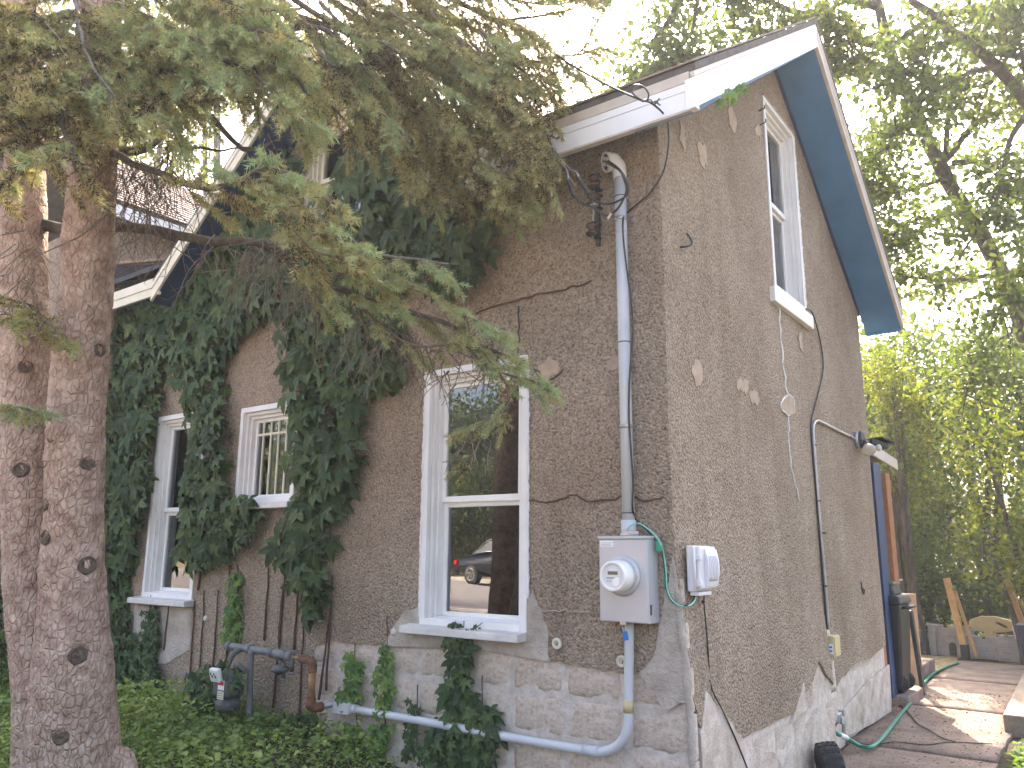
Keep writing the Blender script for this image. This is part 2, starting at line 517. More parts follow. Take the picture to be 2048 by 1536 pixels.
# a jagged settlement crack across two slabs
b = MB()
for line in ([(0.019, 5.174), (0.222, 4.627), (0.342, 4.265), (0.486, 4.012), (0.623, 3.757), (0.727, 3.679)], [(0.227, 3.185), (0.335, 3.357), (0.551, 3.395), (0.666, 3.594), (0.832, 3.702), (0.984, 3.777)]):
    pts = smoothline([(x, y, .026 if y < 3.3 else .034) for x, y in line], 4)
    for a, c in zip(pts, pts[1:]): b.beam(a, c, .012, .006)
b.build('crack', 'crack_dark', path)

# old sleeper edging on the far side of the path
st = thing('timber_edging', 'long weathered railway sleeper edging the concrete path', 'timber', (1.12, 5.5, 0))
b = MB(); b.beam((1.09, 4.45, .07), (1.00, 7.8, .075), .17, .19); b.build('sleeper', 'timber', st, .012)
b = MB(); b.beam((1.29, 4.9, .20), (1.22, 8.1, .20), .20, .20); b.build('sleeper', 'timber', st, .012)
b = MB(); b.lathe((1.075, 4.6, .164), (0, 0, 1), [(0, .012), (.006, .012)], 10); b.build('spike_head', 'steel', st)

# trodden straw and dirt behind the house
b = MB()
n = 16
vs = [(-1.1 + 1.03 * i / n + .03 * nz3((i, j, 4), .7), 6.55 + 3.4 * j / n, .022 + .03 * abs(nz3((i, j, 1), .6))) for j in range(n + 1) for i in range(n + 1)]
b.add(vs, [(j * (n + 1) + i, j * (n + 1) + i + 1, (j + 1) * (n + 1) + i + 1, (j + 1) * (n + 1) + i) for j in range(n) for i in range(n)], True)
tag(b.build('straw_ground', 'straw', fix=False), kind='structure')

# the street in front of the house (seen in the window)
yr0, yr1 = -18.8, -6.7
b = MB(); b.box(-400, 400, yr0, yr1, STREET_Z - .3, STREET_Z); tag(b.build('road', 'asphalt'), kind='structure')
for nm, y0, y1 in (('kerb', yr1 + .004, yr1 + .17), ('kerb', yr0 - .17, yr0 - .004)):
    b = MB(); b.box(-400, 400, y0, y1, STREET_Z - .3, STREET_Z + .12); tag(b.build(nm, 'kerb_stone', bevel=.02), kind='structure')
b = MB(); b.box(-400, 400, -32.0, yr0 - .175, STREET_Z - .3, STREET_Z + .10); tag(b.build('verge', 'straw'), kind='structure')

# ------------------------------------------------------------------ the house
house = thing('stucco_house', 'brown pebble-dash stucco house with blue soffits and creeper on its front', 'house', (-3, 2.4, 0))
def flare(z): return .085 * sstep(1.9, .45, z)
def sflare(y, z): return flare(z) * (1 - sstep(2.62, 2.74, y))
W1 = (-1.864, -.997, 1.06, 2.80); W2 = (-5.40, -4.60, 1.11, 2.80); W3 = (-4.06, -3.30, 1.93, 2.75); W5 = (-3.38, -2.62, 4.22, 5.25)
W4 = (2.06, 2.86, 3.64, 5.36)
def rect(a): return [(a[0], a[2]), (a[1], a[2]), (a[1], a[3]), (a[0], a[3])]
def jag(pts, amp=.014, n=5, seed=0.):
    """break a polyline into an uneven, crumbled edge"""
    out = []
    for i, (p, q) in enumerate(zip(pts, pts[1:])):
        for k in range(n):
            t = k / n; x = p[0] + (q[0] - p[0]) * t; z = p[1] + (q[1] - p[1]) * t
            s = amp if (k or i) else 0
            out.append((x + s * nz3((x, z, seed), 21), z + s * nz3((z, x, seed + 3), 23)))
    out.append(pts[-1]); return out
def cut(o, zs, fn, axis=2):
    """add edge loops at the given heights, then move the vertices"""
    bm = bmesh.new(); bm.from_mesh(o.data)
    for z in zs:
        co = [0, 0, 0]; co[axis] = z; no = [0, 0, 0]; no[axis] = 1
        bmesh.ops.bisect_plane(bm, geom=bm.verts[:] + bm.edges[:] + bm.faces[:], plane_co=co, plane_no=no)
    for v in bm.verts: fn(v.co)
    bm.to_mesh(o.data); bm.free()

low = jag([(-2.903, 0.12), (-2.91, 0.394), (-2.968, 0.669), (-2.937, 0.839), (-2.773, 0.889), (-2.454, 0.89), (-2.135, 0.906), (-2.112, 1.034), (-2.012, 1.132)], .016)
low2 = jag([(-0.958, 1.299), (-0.913, 1.191), (-0.869, 1.088), (-0.858, 0.922), (-0.747, 0.905), (-0.541, 0.897), (-0.346, 0.882), (-0.189, 0.917), (-0.1, 1.034), (-0.058, 1.223), (-0.028, 1.384)], .018, 5, 2.)
ztop = 4.03
front = [(-8.4, -.1), (low[0][0], -.1)] + low + [(W1[0], 1.16), (W1[0], W1[3]), (W1[1], W1[3]), (W1[1], 1.22)] + low2 + [(-.004, 1.60), (-.004, 4.17), (-1.2, 4.17), (-3.0, 5.72), (-5.0, ztop), (-8.4, ztop)]
b = MB(); b.plate(front, [rect(W2), rect(W3), rect(W5)], FW(0), 0, .12)
fw = b.build('front_wall', 'stucco', house)
def fm(v):
    w = sstep(-.5, -.05, v.x)
    v.x += flare(v.z) * w
    v.y += .010 * nz3((v.x, 0, v.z), .8)
cut(fw, [.5, .7, .9, 1.1, 1.3, 1.5, 1.7, 1.9, 2.5, 3.1, 3.6], lambda v: None)
cut(fw, [-.5, -.3, -.12, -2.5, -4.3, -6], fm, 0)

sb_ = jag([(0.103, 1.263), (0.137, 1.05), (0.165, 0.793), (0.223, 0.642), (0.297, 0.57), (0.487, 0.496), (0.751, 0.473), (1.216, 0.478), (1.68, 0.471), (1.823, 0.54), (2.064, 0.601), (2.306, 0.755), (2.437, 0.657), (2.587, 0.567), (2.733, 0.493), (2.831, 0.435), (3.152, 0.516), (3.617, 0.592), (4.183, 0.588), (4.852, 0.648)], .02, 4, 5.)
sb_ = [(max(.004, y - .12 * (1 - sstep(0, 2.2, y))), z) for y, z in sb_]
sb_ = [p for p in sb_ if p[0] < 4.86]
GZ = lambda y: 4.165 + .69 * (y if y < 2.43 else 4.87 - y)
side = [(.004, 1.62)] + sb_ + [(4.87, .82), (4.87, GZ(4.87)), (2.43, GZ(2.43)), (.004, GZ(0))]
b = MB(); b.plate(side, [rect(W4)], SW(0), 0, .12)
sw = b.build('side_wall', 'stucco', house)
def fs_(v):
    v.x += sflare(v.y, v.z)
    v.x += .010 * nz3((0, v.y, v.z), .8, 3.)
cut(sw, [.3, .5, .7, .9, 1.1, 1.3, 1.5, 1.7, 1.9, 2.5, 3.2], lambda v: None)
cut(sw, [.5, 1.2, 2.0, 2.62, 2.68, 2.74, 3.4, 4.1], fs_, 1)
# plain walls that close the house at the back, the inner floor and partitions
b = MB(); b.box(-8.4, -.13, 4.72, 4.87, -.1, 4.03); b.build('back_wall', 'stucco', house)
b = MB(); b.box(-8.3, -.13, .13, 4.71, .5, .56); b.box(-8.3, -.13, .35, 4.71, 3.0, 3.06); b.box(-2.3, -2.24, .2, 4.7, .56, 3.0); b.box(-2.3, -2.24, .4, 4.7, 3.06, 5.3)
b.build('floor', 'room_wall', house)

# foundation of rock-faced blocks, laid in stacked columns
fd = MB()
fd.box(-8.4, -.02, .022, .26, -.3, 1.05)
fd.box(-.95, -.03, .024, .25, 1.05, 1.68)
fdo = fd.build('foundation', 'mortar', house)
def fm2(v):
    if v.y < .2 and v.x > -.6: v.x += flare(v.z) * sstep(-.5, -.05, v.x)
cut(fdo, [.3, .6, .9, 1.05, 1.2, 1.4], lambda v: None); cut(fdo, [-.5, -.3], fm2, 0)
b = MB(); b.box(-.25, -.022, .262, 4.85, -.3, 1.75)
fs2 = b.build('foundation_side', 'mortar', house)
def fm3(v):
    if v.x > -.1: v.x += sflare(v.y, v.z)
cut(fs2, [.1, .3, .5, .7, .9, 1.1, 1.3, 1.5], lambda v: None); cut(fs2, [.5, 1.4, 2.62, 2.68, 2.74, 3.4], fm3, 1)
def block_mesh(w, h, rough, seed):
    nx_, nz_ = 9, 6; vs = []; 
    for j in range(nz_ + 1):
        for i in range(nx_ + 1):
            x = -w / 2 + w * i / nx_; z = -h / 2 + h * j / nz_
            e = min(i, nx_ - i, j, nz_ - j)
            y = -.010 if e == 0 else -(.016 + rough * (.6 + noise.fractal(Vector((x * 9 + seed, z * 9, seed * 2.1)), 1.0, 2.0, 4) * .9)) * (.65 if e == 1 else 1)
            vs.append((x, y, z))
    b = MB(); s = nx_ + 1
    b.add(vs, [(j * s + i, j * s + i + 1, (j + 1) * s + i + 1, (j + 1) * s + i) for j in range(nz_) for i in range(nx_)], True)
    rim = [i for i in range(s)] + [j * s + nx_ for j in range(1, nz_ + 1)] + [nz_ * s + i for i in range(nx_ - 1, -1, -1)] + [j * s for j in range(nz_ - 1, 0, -1)]
    a = [vs[i] for i in rim]; c = [(p[0], .03, p[2]) for p in a]; m = len(a)
    b.add(a + c, [(i, (i + 1) % m, m + (i + 1) % m, m + i) for i in range(m)])
    me = bpy.data.meshes.new('block'); me.from_pydata(b.v, [], b.f); me.polygons.foreach_set('use_smooth', b.s)
    bm = bmesh.new(); bm.from_mesh(me); bmesh.ops.remove_doubles(bm, verts=bm.verts, dist=1e-5); bmesh.ops.recalc_face_normals(bm, faces=bm.faces); bm.to_mesh(me); bm.free()
    return me
BW, BH = .390, .2325
variants = [block_mesh(BW - .012, BH - .012, .012, s * 3.3) for s in range(6)]
for m_ in variants: m_.materials.append(M['block'])
def put(me, loc, rz, parent, name, rx=0.0):
    o = bpy.data.objects.new(name, me); o.location = loc; o.rotation_euler = (rx, 0, rz); return link(o, parent)
for r_ in range(7):
    z = .015 + BH * (r_ - .5) + BH * 0.0
    for c_ in range(8):
        x = -.135 - BW * (c_ - .5) - .0 if c_ else -.135 + .0
        x = .06 - BW * (c_ + .5) + (.0)
        if r_ > 4 and c_ > 1: continue
        if r_ == 4 + 0 and c_ in (3, 4): pass
        if z + BH / 2 > 1.05 and x - BW / 2 < -.95: continue
        fx = flare(z) * sstep(-.5, -.05, x)
        put(variants[(r_ * 3 + c_ * 5) % 6], (x + fx - (.05 if c_ == 0 else 0), .034, z), 0, fdo, 'concrete_block')
vlime = [block_mesh(BW - .008, BH - .008, .006, 40 + s * 3.3) for s in range(4)]
for m_ in vlime: m_.materials.append(M['limewash'])
for r_ in range(7):
    z = .015 + BH * (r_ - .5)
    for c_ in range(12):
        y = .06 + BW * (c_ + .5)
        if y > 4.8 or (2.55 < y < 2.8 and r_ < 2): continue
        if r_ > 4 and c_ > 1: continue
        tilt = math.atan2(flare(z - .11) - flare(z + .11), .22) if y < 2.62 else 0
        put(vlime[(r_ * 3 + c_ * 7) % 4], (-.036 + sflare(y, z), y, z), R(90), fs2, 'concrete_block', -tilt)

# cement skimmed over the joints round the sill, at the corner and on the wall foot
pts = [Vector((flare(z) - .012 + .012 * nz3((z, 0, 0), 9), .006 + .010 * nz3((0, z, 0), 8), z)) for z in [-.05 + .03 * k for k in range(58)]]
b = MB(); b.tube(pts, [(.014 + .020 * abs(nz3(p, 13, 3.))) * sstep(1.66, 1.15, p.z) + .003 for p in pts], 8); b.build('corner_render', 'cement', house)
def front_patch(pts, name, mat, y, th=.02, seed=0., n=5, amp=.018):
    pts = jag(pts + [pts[0]], amp, n, seed)[:-1]
    b = MB(); b.plate(pts, [], FW(y), 0, th); o = b.build(name, mat, house, .006, 1)
    return o
front_patch([(-2.202, 0.895), (-2.112, 1.041), (-2.012, 1.139), (-1.873, 1.172), (-1.857, 1.016), (-1.396, 1.001), (-1.017, 1.003), (-0.988, 1.217), (-0.95, 1.314), (-0.883, 1.192), (-0.832, 1.079), (-0.826, 0.907), (-0.965, 0.913), (-1.354, 0.931), (-1.692, 0.918)], 'cement_skim', 'cement', -.008, .03, 1.)
o = front_patch([(-0.069, 1.249), (-0.026, 1.425), (-0.004, 1.533), (0.007, 1.345), (0.034, 1.137), (0.055, 0.958), (0.065, 0.783), (-0.076, 0.717), (-0.174, 0.809), (-0.22, 0.896), (-0.126, 0.995)], 'cement_skim', 'cement', -.006, .025, 2.)
front_patch([(-2.763, 0.41), (-2.424, 0.433), (-2.078, 0.362), (-2.119, 0.23), (-2.561, 0.201), (-2.83, 0.232)], 'cement_skim', 'cement', .000, .03, 3.)
front_patch([(-5.524, 1.019), (-4.578, 1.043), (-4.562, 0.694), (-4.928, 0.539), (-5.501, 0.535)], 'cement_skim', 'cement', -.006, .02, 4.)
def side_patch(pts, name, mat, x, th=.012, seed=0., n=5, amp=.012):
    pts = jag(pts + [pts[0]], amp, n, seed)[:-1]
    b = MB(); b.plate(pts, [], SW(x), 0, th); return b.build(name, mat, house, .004, 1)
def ell(cx_, cz_, rx_, rz_, n=9): return [(cx_ + rx_ * math.cos(2 * math.pi * k / n), cz_ + rz_ * math.sin(2 * math.pi * k / n)) for k in range(n)]
for (u, v), ru, rv, sd_ in (((0.445, 2.639), .085, .075, 1.), ((1.219, 2.694), .11, .06, 2.), ((1.438, 2.643), .10, .055, 3.), ((1.294, 4.794), .09, .11, 4.), ((0.689, 4.225), .06, .09, 5.), ((0.358, 4.234), .05, .09, 6.), ((2.663, 3.344), .07, .07, 7.), ((1.884, 4.96), .05, .07, 8.)):
    side_patch(ell(u, v, ru, rv, 14), 'mortar_patch', 'patch', .006, .02, sd_ * 7, 3, .055)
side_patch([(2.035, 2.72), (2.117, 2.774), (2.259, 2.805), (2.379, 2.765), (2.385, 2.671), (2.222, 2.619), (2.077, 2.631), (2.013, 2.669)], 'mortar_patch', 'patch', .008, .02, 9., 3, .01)
for k, pp in enumerate(([(.10, .05), (.9, .02), (1.5, .10), (1.2, .30), (.75, .42), (.5, .62), (.22, .80), (.10, .6)], [(1.25, .05), (2.2, .02), (2.6, .12), (2.6, .36), (2.2, .42), (1.9, .36), (1.5, .26)], [(1.55, .42), (2.0, .47), (2.4, .62), (2.2, .74), (1.9, .66)])):
    o = side_patch(pp, 'lime_render', 'limewash', .000, .03, 20. + k, 6, .03)
    def fl_(v): v.x += sflare(v.y, v.z)
    cut(o, [.2, .3, .4, .5, .6, .7], lambda v: None); cut(o, [.5, 1.0, 1.5, 2.0], fl_, 1)
# lime render at the wall foot beyond the downpipe recess
side_patch([(3.173, 0.268), (4.115, 0.395), (4.928, 0.443), (4.884, 0.116), (4.838, 0.005), (3.892, 0.029), (3.142, 0.059)], 'lime_render', 'limewash', .006, .02, 11., 5, .012)
for (u, v), ru, rv in (((-0.329, 2.681), .055, .05), ((-0.818, 2.705), .07, .06)):
    front_patch(ell(u, v, ru, rv, 14), 'mortar_patch', 'patch', -.003, .02, u * 5, 3, .05)
# sealed cracks: thin uneven beads
def bead(pts3, r, name, mat, seed=0., amp=.008, n=4):
    pts = smoothline(pts3, n)
    pts = [Vector((p.x + amp * nz3(p, 19, seed), p.y + amp * .3 * nz3(p, 31, seed), p.z + amp * nz3(p, 23, seed + 5))) for p in pts]
    b = MB(); b.tube(pts, [r * (.7 + .5 * abs(nz3(p, 17, seed + 9))) for p in pts], 6); return b.build(name, mat, house)
bead([(.004, y, z) for y, z in [(2.129, 3.607), (2.135, 3.312), (2.154, 3.025), (2.18, 2.845), (2.191, 2.777)]], .009, 'caulked_crack', 'caulk', 1., .02)
bead([(.009, y, z) for y, z in [(2.193, 2.786), (2.045, 2.714), (2.011, 2.657), (2.088, 2.625), (2.196, 2.616)]], .008, 'caulked_crack', 'caulk', 2., .012)
bead([(.009, y, z) for y, z in [(2.206, 2.788), (2.33, 2.779), (2.356, 2.72)]], .007, 'caulked_crack', 'caulk', 2., .01)
bead([(.004, y, z) for y, z in [(2.196, 2.616), (2.169, 2.42), (2.178, 2.223), (2.258, 2.072), (2.318, 1.938)]], .007, 'caulked_crack', 'caulk', 3., .02)
bead([(.006, y, z) for y, z in [(2.293, 1.532), (2.26, 1.269), (2.244, 1.084), (2.269, 0.755)]], .006, 'crack', 'crack_dark', 4., .02)
bead([(x, -.001, z) for x, z in [(-1.554, 3.159), (-1.22, 3.198), (-0.969, 3.211), (-0.692, 3.209), (-0.486, 3.219)]], .008, 'crack', 'crack_brown', 5., .02)
bead([(x, -.001, z) for x, z in [(-1.067, 3.163), (-1.059, 3.063), (-1.062, 2.891), (-1.082, 2.791)]], .005, 'crack', 'crack_dark', 6., .02)
bead([(x, -.001, z) for x, z in [(-0.99, 1.863), (-0.814, 1.86), (-0.668, 1.874), (-0.491, 1.85), (-0.306, 1.856), (-0.16, 1.842), (-0.041, 1.85)]], .008, 'crack', 'crack_brown', 7., .025)
bead([(x, -.003, z) for x, z in [(-0.928, 1.211), (-0.781, 1.197), (-0.64, 1.198), (-0.483, 1.2)]], .007, 'caulked_crack', 'patch', 8., .02)
bead([(x, -.001, z) for x, z in [(-0.811, 2.622), (-0.734, 2.652), (-0.704, 2.674)]], .005, 'crack', 'crack_dark', 9., .01)

# ---- windows
def ring(b, u0, u1, v0, v1, w, fn, d0, d1, wb=None):
    """rectangular frame of four butted bars; fn maps (u, v, depth)"""
    wb = w if wb is None else wb
    def bar(a0, a1, c0, c1):
        vs = [fn(u, v, d) for d in (d0, d1) for v in (c0, c1) for u in (a0, a1)]
        b.add(vs, [(0, 1, 3, 2), (4, 6, 7, 5), (0, 4, 5, 1), (2, 3, 7, 6), (0, 2, 6, 4), (1, 5, 7, 3)])
    bar(u0, u0 + w, v0, v1); bar(u1 - w, u1, v0, v1); bar(u0 + w, u1 - w, v1 - w, v1); bar(u0 + w, u1 - w, v0, v0 + wb)
    return b
def barbox(b, fn, u0, u1, v0, v1, d0, d1):
    vs = [fn(u, v, d) for d in (d0, d1) for v in (v0, v1) for u in (u0, u1)]
    return b.add(vs, [(0, 1, 3, 2), (4, 6, 7, 5), (0, 4, 5, 1), (2, 3, 7, 6), (0, 2, 6, 4), (1, 5, 7, 3)])
def window(a, fn, label, rail=None, casing='white_trim', sash='white_vinyl', sill=True, glassm='pane_glass', deep=1.0, step=.034, sillw=(.11, .01)):
    u0, u1, v0, v1 = a
    c = MB()
    ring(c, u0 - .012, u1 + .012, v0 - .0, v1 + .012, .045, fn, -.012, .09)
    w = bpy.data.objects.new('window', None)
    co = c.build('window', casing, house, .004)
    co['label'] = label
    s1 = MB(); ring(s1, u0 + .033, u1 - .033, v0 + .02, v1 - .033, .028, fn, .022, .10); s1.build('moulding', casing, co, .005)
    s2 = MB(); ring(s2, u0 + .061, u1 - .061, v0 + .03, v1 - .061, .026, fn, .050, .115); s2.build('moulding', casing, co, .004)
    iu0, iu1, iv0, iv1 = u0 + .087, u1 - .087, v0 + .045, v1 - .087
    if rail is None:
        s = MB(); ring(s, iu0, iu1, iv0, iv1, .03, fn, .085, .12); s.build('sash', sash, co, .003)
        p = MB(); barbox(p, fn, iu0 + .028, iu1 - .028, iv0 + .028, iv1 - .028, .100, .104); p.build('pane', glassm, co)
    else:
        s = MB(); ring(s, iu0, iu1, rail - .018, iv1, .032, fn, .080, .106, .040); s.build('sash', sash, co, .003)
        p = MB(); barbox(p, fn, iu0 + .03, iu1 - .03, rail + .02, iv1 - .03, .094, .098); p.build('pane', glassm, co)
        s = MB(); ring(s, iu0, iu1, iv0, rail - .019, .032, fn, .108, .134, .04); s.build('sash', sash, co, .003)
        p = MB(); barbox(p, fn, iu0 + .03, iu1 - .03, iv0 + .038, rail - .05, .120, .124); p.build('pane', glassm, co)
    if sill:
        s = MB(); sl, sr = sillw
        vs = [fn(u, v, d) for u in (u0 - sl, u1 + sr) for v, d in ((v0 - .055, -.105), (v0 - .008, -.105), (v0 + .018, .125), (v0 - .055, .125))]
        s.add(vs, [(0, 1, 2, 3), (7, 6, 5, 4), (0, 4, 5, 1), (1, 5, 6, 2), (2, 6, 7, 3), (3, 7, 4, 0)])
        s.build('sill', 'sill_grey', co, .006)
    return co
w1 = window(W1, FW(0), 'tall white sash window mirroring the street', 1.895)
w2 = window(W2, FW(0), 'white sash window half hidden by creeper', 1.91, sillw=(.09, .05), glassm='old_glass')
w3 = window(W3, FW(0), 'small white window with leaded bars between creeper columns', None, glassm='pane_glass', sillw=(.06, .06))
w5 = window(W5, FW(0), 'cream gable window behind spruce branches', 4.72, 'cream_trim', 'cream_trim', sillw=(.05, .05))
w4 = window(W4, SW(0), 'tall narrow white window high in the side wall', 4.52, sill=False, glassm='old_glass')
b = MB()
for k in range(5):
    x = -3.90 + .105 * (k + .3); barbox(b, FW(0), x - .008, x + .008, 2.0, 2.64, .088, .099)
barbox(b, FW(0), -3.94, -3.42, 2.515, 2.535, .0865, .0985)
b.build('glazing_bar', 'cream_trim', w3)
b = MB(); barbox(b, SW(0), 1.93, 2.96, 3.50, 3.625, -.045, .02); b.build('sill', 'white_trim', w4, .006)
# rough caulk round the casings
for a, fnv in ((W1, lambda u, v: (u, -.008, v)),):
    for line in ([(a[0] - .018, a[2] + .05), (a[0] - .02, 1.7), (a[0] - .02, 2.3), (a[0] - .016, a[3] + .01)], [(a[1] + .02, a[2] + .2), (a[1] + .02, 1.9), (a[1] + .02, 2.3), (a[1] + .016, a[3])]):
        pts = smoothline([fnv(*p) for p in line], 30)
        bb = MB(); bb.tube([p + Vector((.008 * nz3(p, 40), .002 * nz3(p, 33), .006 * nz3(p, 37))) for p in pts], [.007 + .012 * abs(nz3(p, 45, 2.)) for p in pts], 6); bb.build('caulk_line', 'caulk', w1)
pts = smoothline([(.006, a_, b_) for a_, b_ in ((W4[1] + .02, 3.66), (W4[1] + .022, 4.2), (W4[1] + .02, 4.8), (W4[1] + .02, 5.36))], 30)
bb = MB(); bb.tube([p + Vector((0, .010 * nz3(p, 30), .006 * nz3(p, 37))) for p in pts], [.008 + .016 * abs(nz3(p, 40, 2.)) for p in pts], 6); bb.build('caulk_line', 'caulk', w4)
pts = smoothline([(.006, a_, 5.385) for a_ in (W4[0], 2.3, 2.6, W4[1] + .02)], 20)
bb = MB(); bb.tube([p + Vector((0, 0, .012 * nz3(p, 37))) for p in pts], [.010 + .016 * abs(nz3(p, 40, 2.)) for p in pts], 6); bb.build('caulk_line', 'patch', w4)
# curtains and blinds inside
def curtain(fn, u0, u1, v0, v1, d, mat, par, folds=9):
    b = MB(); n_ = folds * 6; vs = []
    for i in range(n_ + 1):
        u = u0 + (u1 - u0) * i / n_; dd = d + .014 * math.sin(i / 6 * 2 * math.pi) + .004 * nz3((i, 0, 0), .37)
        vs += [fn(u, v0, dd), fn(u, v1, dd)]
    b.add(vs, [(2 * i, 2 * i + 2, 2 * i + 3, 2 * i + 1) for i in range(n_)], True); return b.build('curtain', mat, par, fix=False)
curtain(FW(0), -5.3, -4.7, 1.93, 2.74, .17, 'curtain_tan', w2, 5)
curtain(FW(0), -5.3, -4.7, 1.15, 1.9, .24, 'curtain_dark', w2, 7)
curtain(SW(0), 2.1, 2.82, 3.66, 5.3, .22, 'curtain_tan', w4, 7)

# ---- roof
def profx(b, prof, x0, x1): return b.plate(prof, [], lambda u, v, d: (d, u, v), x0, x1)
def profy(b, prof, y0, y1): return b.plate(prof, [], lambda u, v, d: (u, d, v), y0, y1)
YE, YB, YR = -.335, 5.20, 2.4325
ZE, ZR = 4.24, 6.165
sl = (ZR - ZE) / (YR - YE)
XR = .385
def band(o0, o1):      # band between two vertical offsets below the roof line
    return [(YE, ZE - o0), (YR, ZR - o0), (YB, ZE - o0), (YB, ZE - o1), (YR, ZR - o1), (YE, ZE - o1)]
def nearband(y0, o0, o1):
    z0 = ZE + sl * (y0 - YE); return [(y0, z0 - o0), (YR, ZR - o0), (YR, ZR - o1), (y0, z0 - o1)]
farband = [(YR, ZR), (YB, ZE), (YB, ZE - .05), (YR, ZR - .05)]
RIGHT0, LEFT1 = -1.32, -4.9                       # the eave is broken by the front gable between these
b = MB(); profx(b, nearband(YE, 0, .05), RIGHT0, XR + .012); roof = b.build('roof', 'shingle_dark', house)
b = MB(); profx(b, nearband(.14, 0, .05), LEFT1, RIGHT0 - .002); b.build('roof', 'shingle_dark', house)
b = MB(); profx(b, nearband(YE, 0, .05), -6.19, LEFT1 - .002); b.build('roof', 'dark_membrane', house)
b = MB(); profx(b, farband, -6.19, XR + .012); b.build('roof', 'shingle_dark', house)
for k in range(22):                                   # shingle courses on the near slope
    t0 = k / 22; y = YE - .012 + (YR - YE) * t0; z = ZE + (ZR - ZE) * t0
    bb = MB(); d = Vector((0, YR - YE, ZR - ZE)).normalized(); nrm = Vector((0, -d.z, d.y))
    bb.obox(Vector(((RIGHT0 + XR) / 2, y, z)) + d * .075 + nrm * .007, (1, 0, 0), d, nrm, (XR - RIGHT0) / 2 + .012, .078, .006); bb.build('shingle_course', 'shingle', roof)
b = MB(); profx(b, band(.052, .085), XR - .02, XR + .006); b.build('drip_edge', 'fascia_tan', house)
# rake boards: ribbed white metal, one on each side of the peak
def half(o0, o1, far):
    if far: return [(YR, ZR - o0), (YB, ZE - o0), (YB, ZE - o1), (YR, ZR - o1)]
    return [(YE - .012, ZE - o0 - .01), (YR, ZR - o0), (YR, ZR - o1), (YE - .012, ZE - o1 - .01)]
for far in (False, True):
    top = MB(); profx(top, half(.087, .115, far), XR - .022, XR + .012)
    rk = top.build('rake_board', 'fascia_white' if not far else 'fascia_tan', house)
    for o0, o1, dx in ((.116, .165, .008), (.167, .225, .005), (.227, .275, .008)):
        s = MB(); profx(s, half(o0, o1, far), XR - .022, XR + dx); s.build('metal_strip', 'fascia_white' if not far else 'fascia_tan', rk)
# eave fascia along the front, right of the gable
fa = MB(); fa.box(-1.32, XR - .024, YE - .012, YE + .01, ZE - .115, ZE - .052); fas = fa.build('eave_fascia', 'fascia_tan', house)
for o0, o1, dy in ((.117, .165, .009), (.167, .225, .006), (.227, .277, .009)):
    s = MB(); s.box(-1.32, XR - .024, YE - dy, YE + .01, ZE - o1, ZE - o0); s.build('metal_strip', 'fascia_white', fas)
s = MB(); s.box(-1.32, XR - .024, YE - .010, YE + .03, ZE - .292, ZE - .279); s.build('metal_lip', 'fascia_tan', fas)
s = MB(); s.box(XR - .05, XR + .014, YE - .015, YE + .03, ZE - .285, ZE - .10); s.build('corner_cap', 'fascia_white', fas, .003)
# soffits
b = MB(); profx(b, [(YE + .03, ZE - .262 + sl * .03), (-.004, ZE - .262 + sl * (-.004 - YE)), (-.004, ZE - .288 + sl * (-.004 - YE)), (YE + .03, ZE - .288 + sl * .03)], -1.32, .0); b.build('soffit', 'soffit_dark', house)
b = MB(); profx(b, half(.262, .288, True), .003, XR - .024); b.build('soffit', 'soffit_blue', house)
b = MB(); profx(b, [(p[0] + (.03 if p[0] < 0 else 0), p[1]) for p in half(.262, .288, False)], .003, XR - .024); b.build('soffit', 'soffit_blue', house)
b = MB(); profx(b, [(YR, ZR - .30), (4.88, ZE - .30 + sl * (YB - 4.88)), (4.88, ZE - .34 + sl * (YB - 4.88)), (YR, ZR - .34)], -.004, .02); b.build('soffit_trim', 'blue_paint', house)
b = MB(); b.box(.0, XR - .024, YB - .03, YB, ZE - .30, ZE - .05); b.build('eave_end', 'soffit_blue', house)

# ---- front cross gable
GX, GP, GF = -3.0, 5.83, 4.06          # centre, peak height, foot height; half width 2.1
GS = (GP - GF) / 2.1
def gband(o0, o1, sgn):
    h = 2.1 if sgn < 0 else 1.68             # the right rake dies into the main roof
    return [(GX, GP - o0), (GX + sgn * h, GP - GS * h - o0), (GX + sgn * h, GP - GS * h - o1), (GX, GP - o1)]
for sgn in (-1, 1):
    b = MB(); profy(b, gband(0, .05, sgn), -.38, 2.2); b.build('gable_roof', 'shingle_dark', house)
    b = MB(); profy(b, gband(.052, .10, sgn), -.392, -.365); rk = b.build('rake_board', 'cream_trim', house)
    b = MB(); profy(b, gband(.102, .215, sgn), -.384, -.362); b.build('trim_strip', 'cream_trim', rk)
    b = MB(); profy(b, gband(.20, .225, sgn), -.36, -.004); b.build('soffit', 'blue_paint', house)
b = MB(); b.box(-6.15, -4.99, -.37, -.345, 3.90, 3.98); ef = b.build('eave_fascia', 'cream_trim', house)
b = MB(); b.box(-6.15, -5.05, -.38, -.345, 3.982, 4.07); b.build('trim_strip', 'cream_trim', ef)

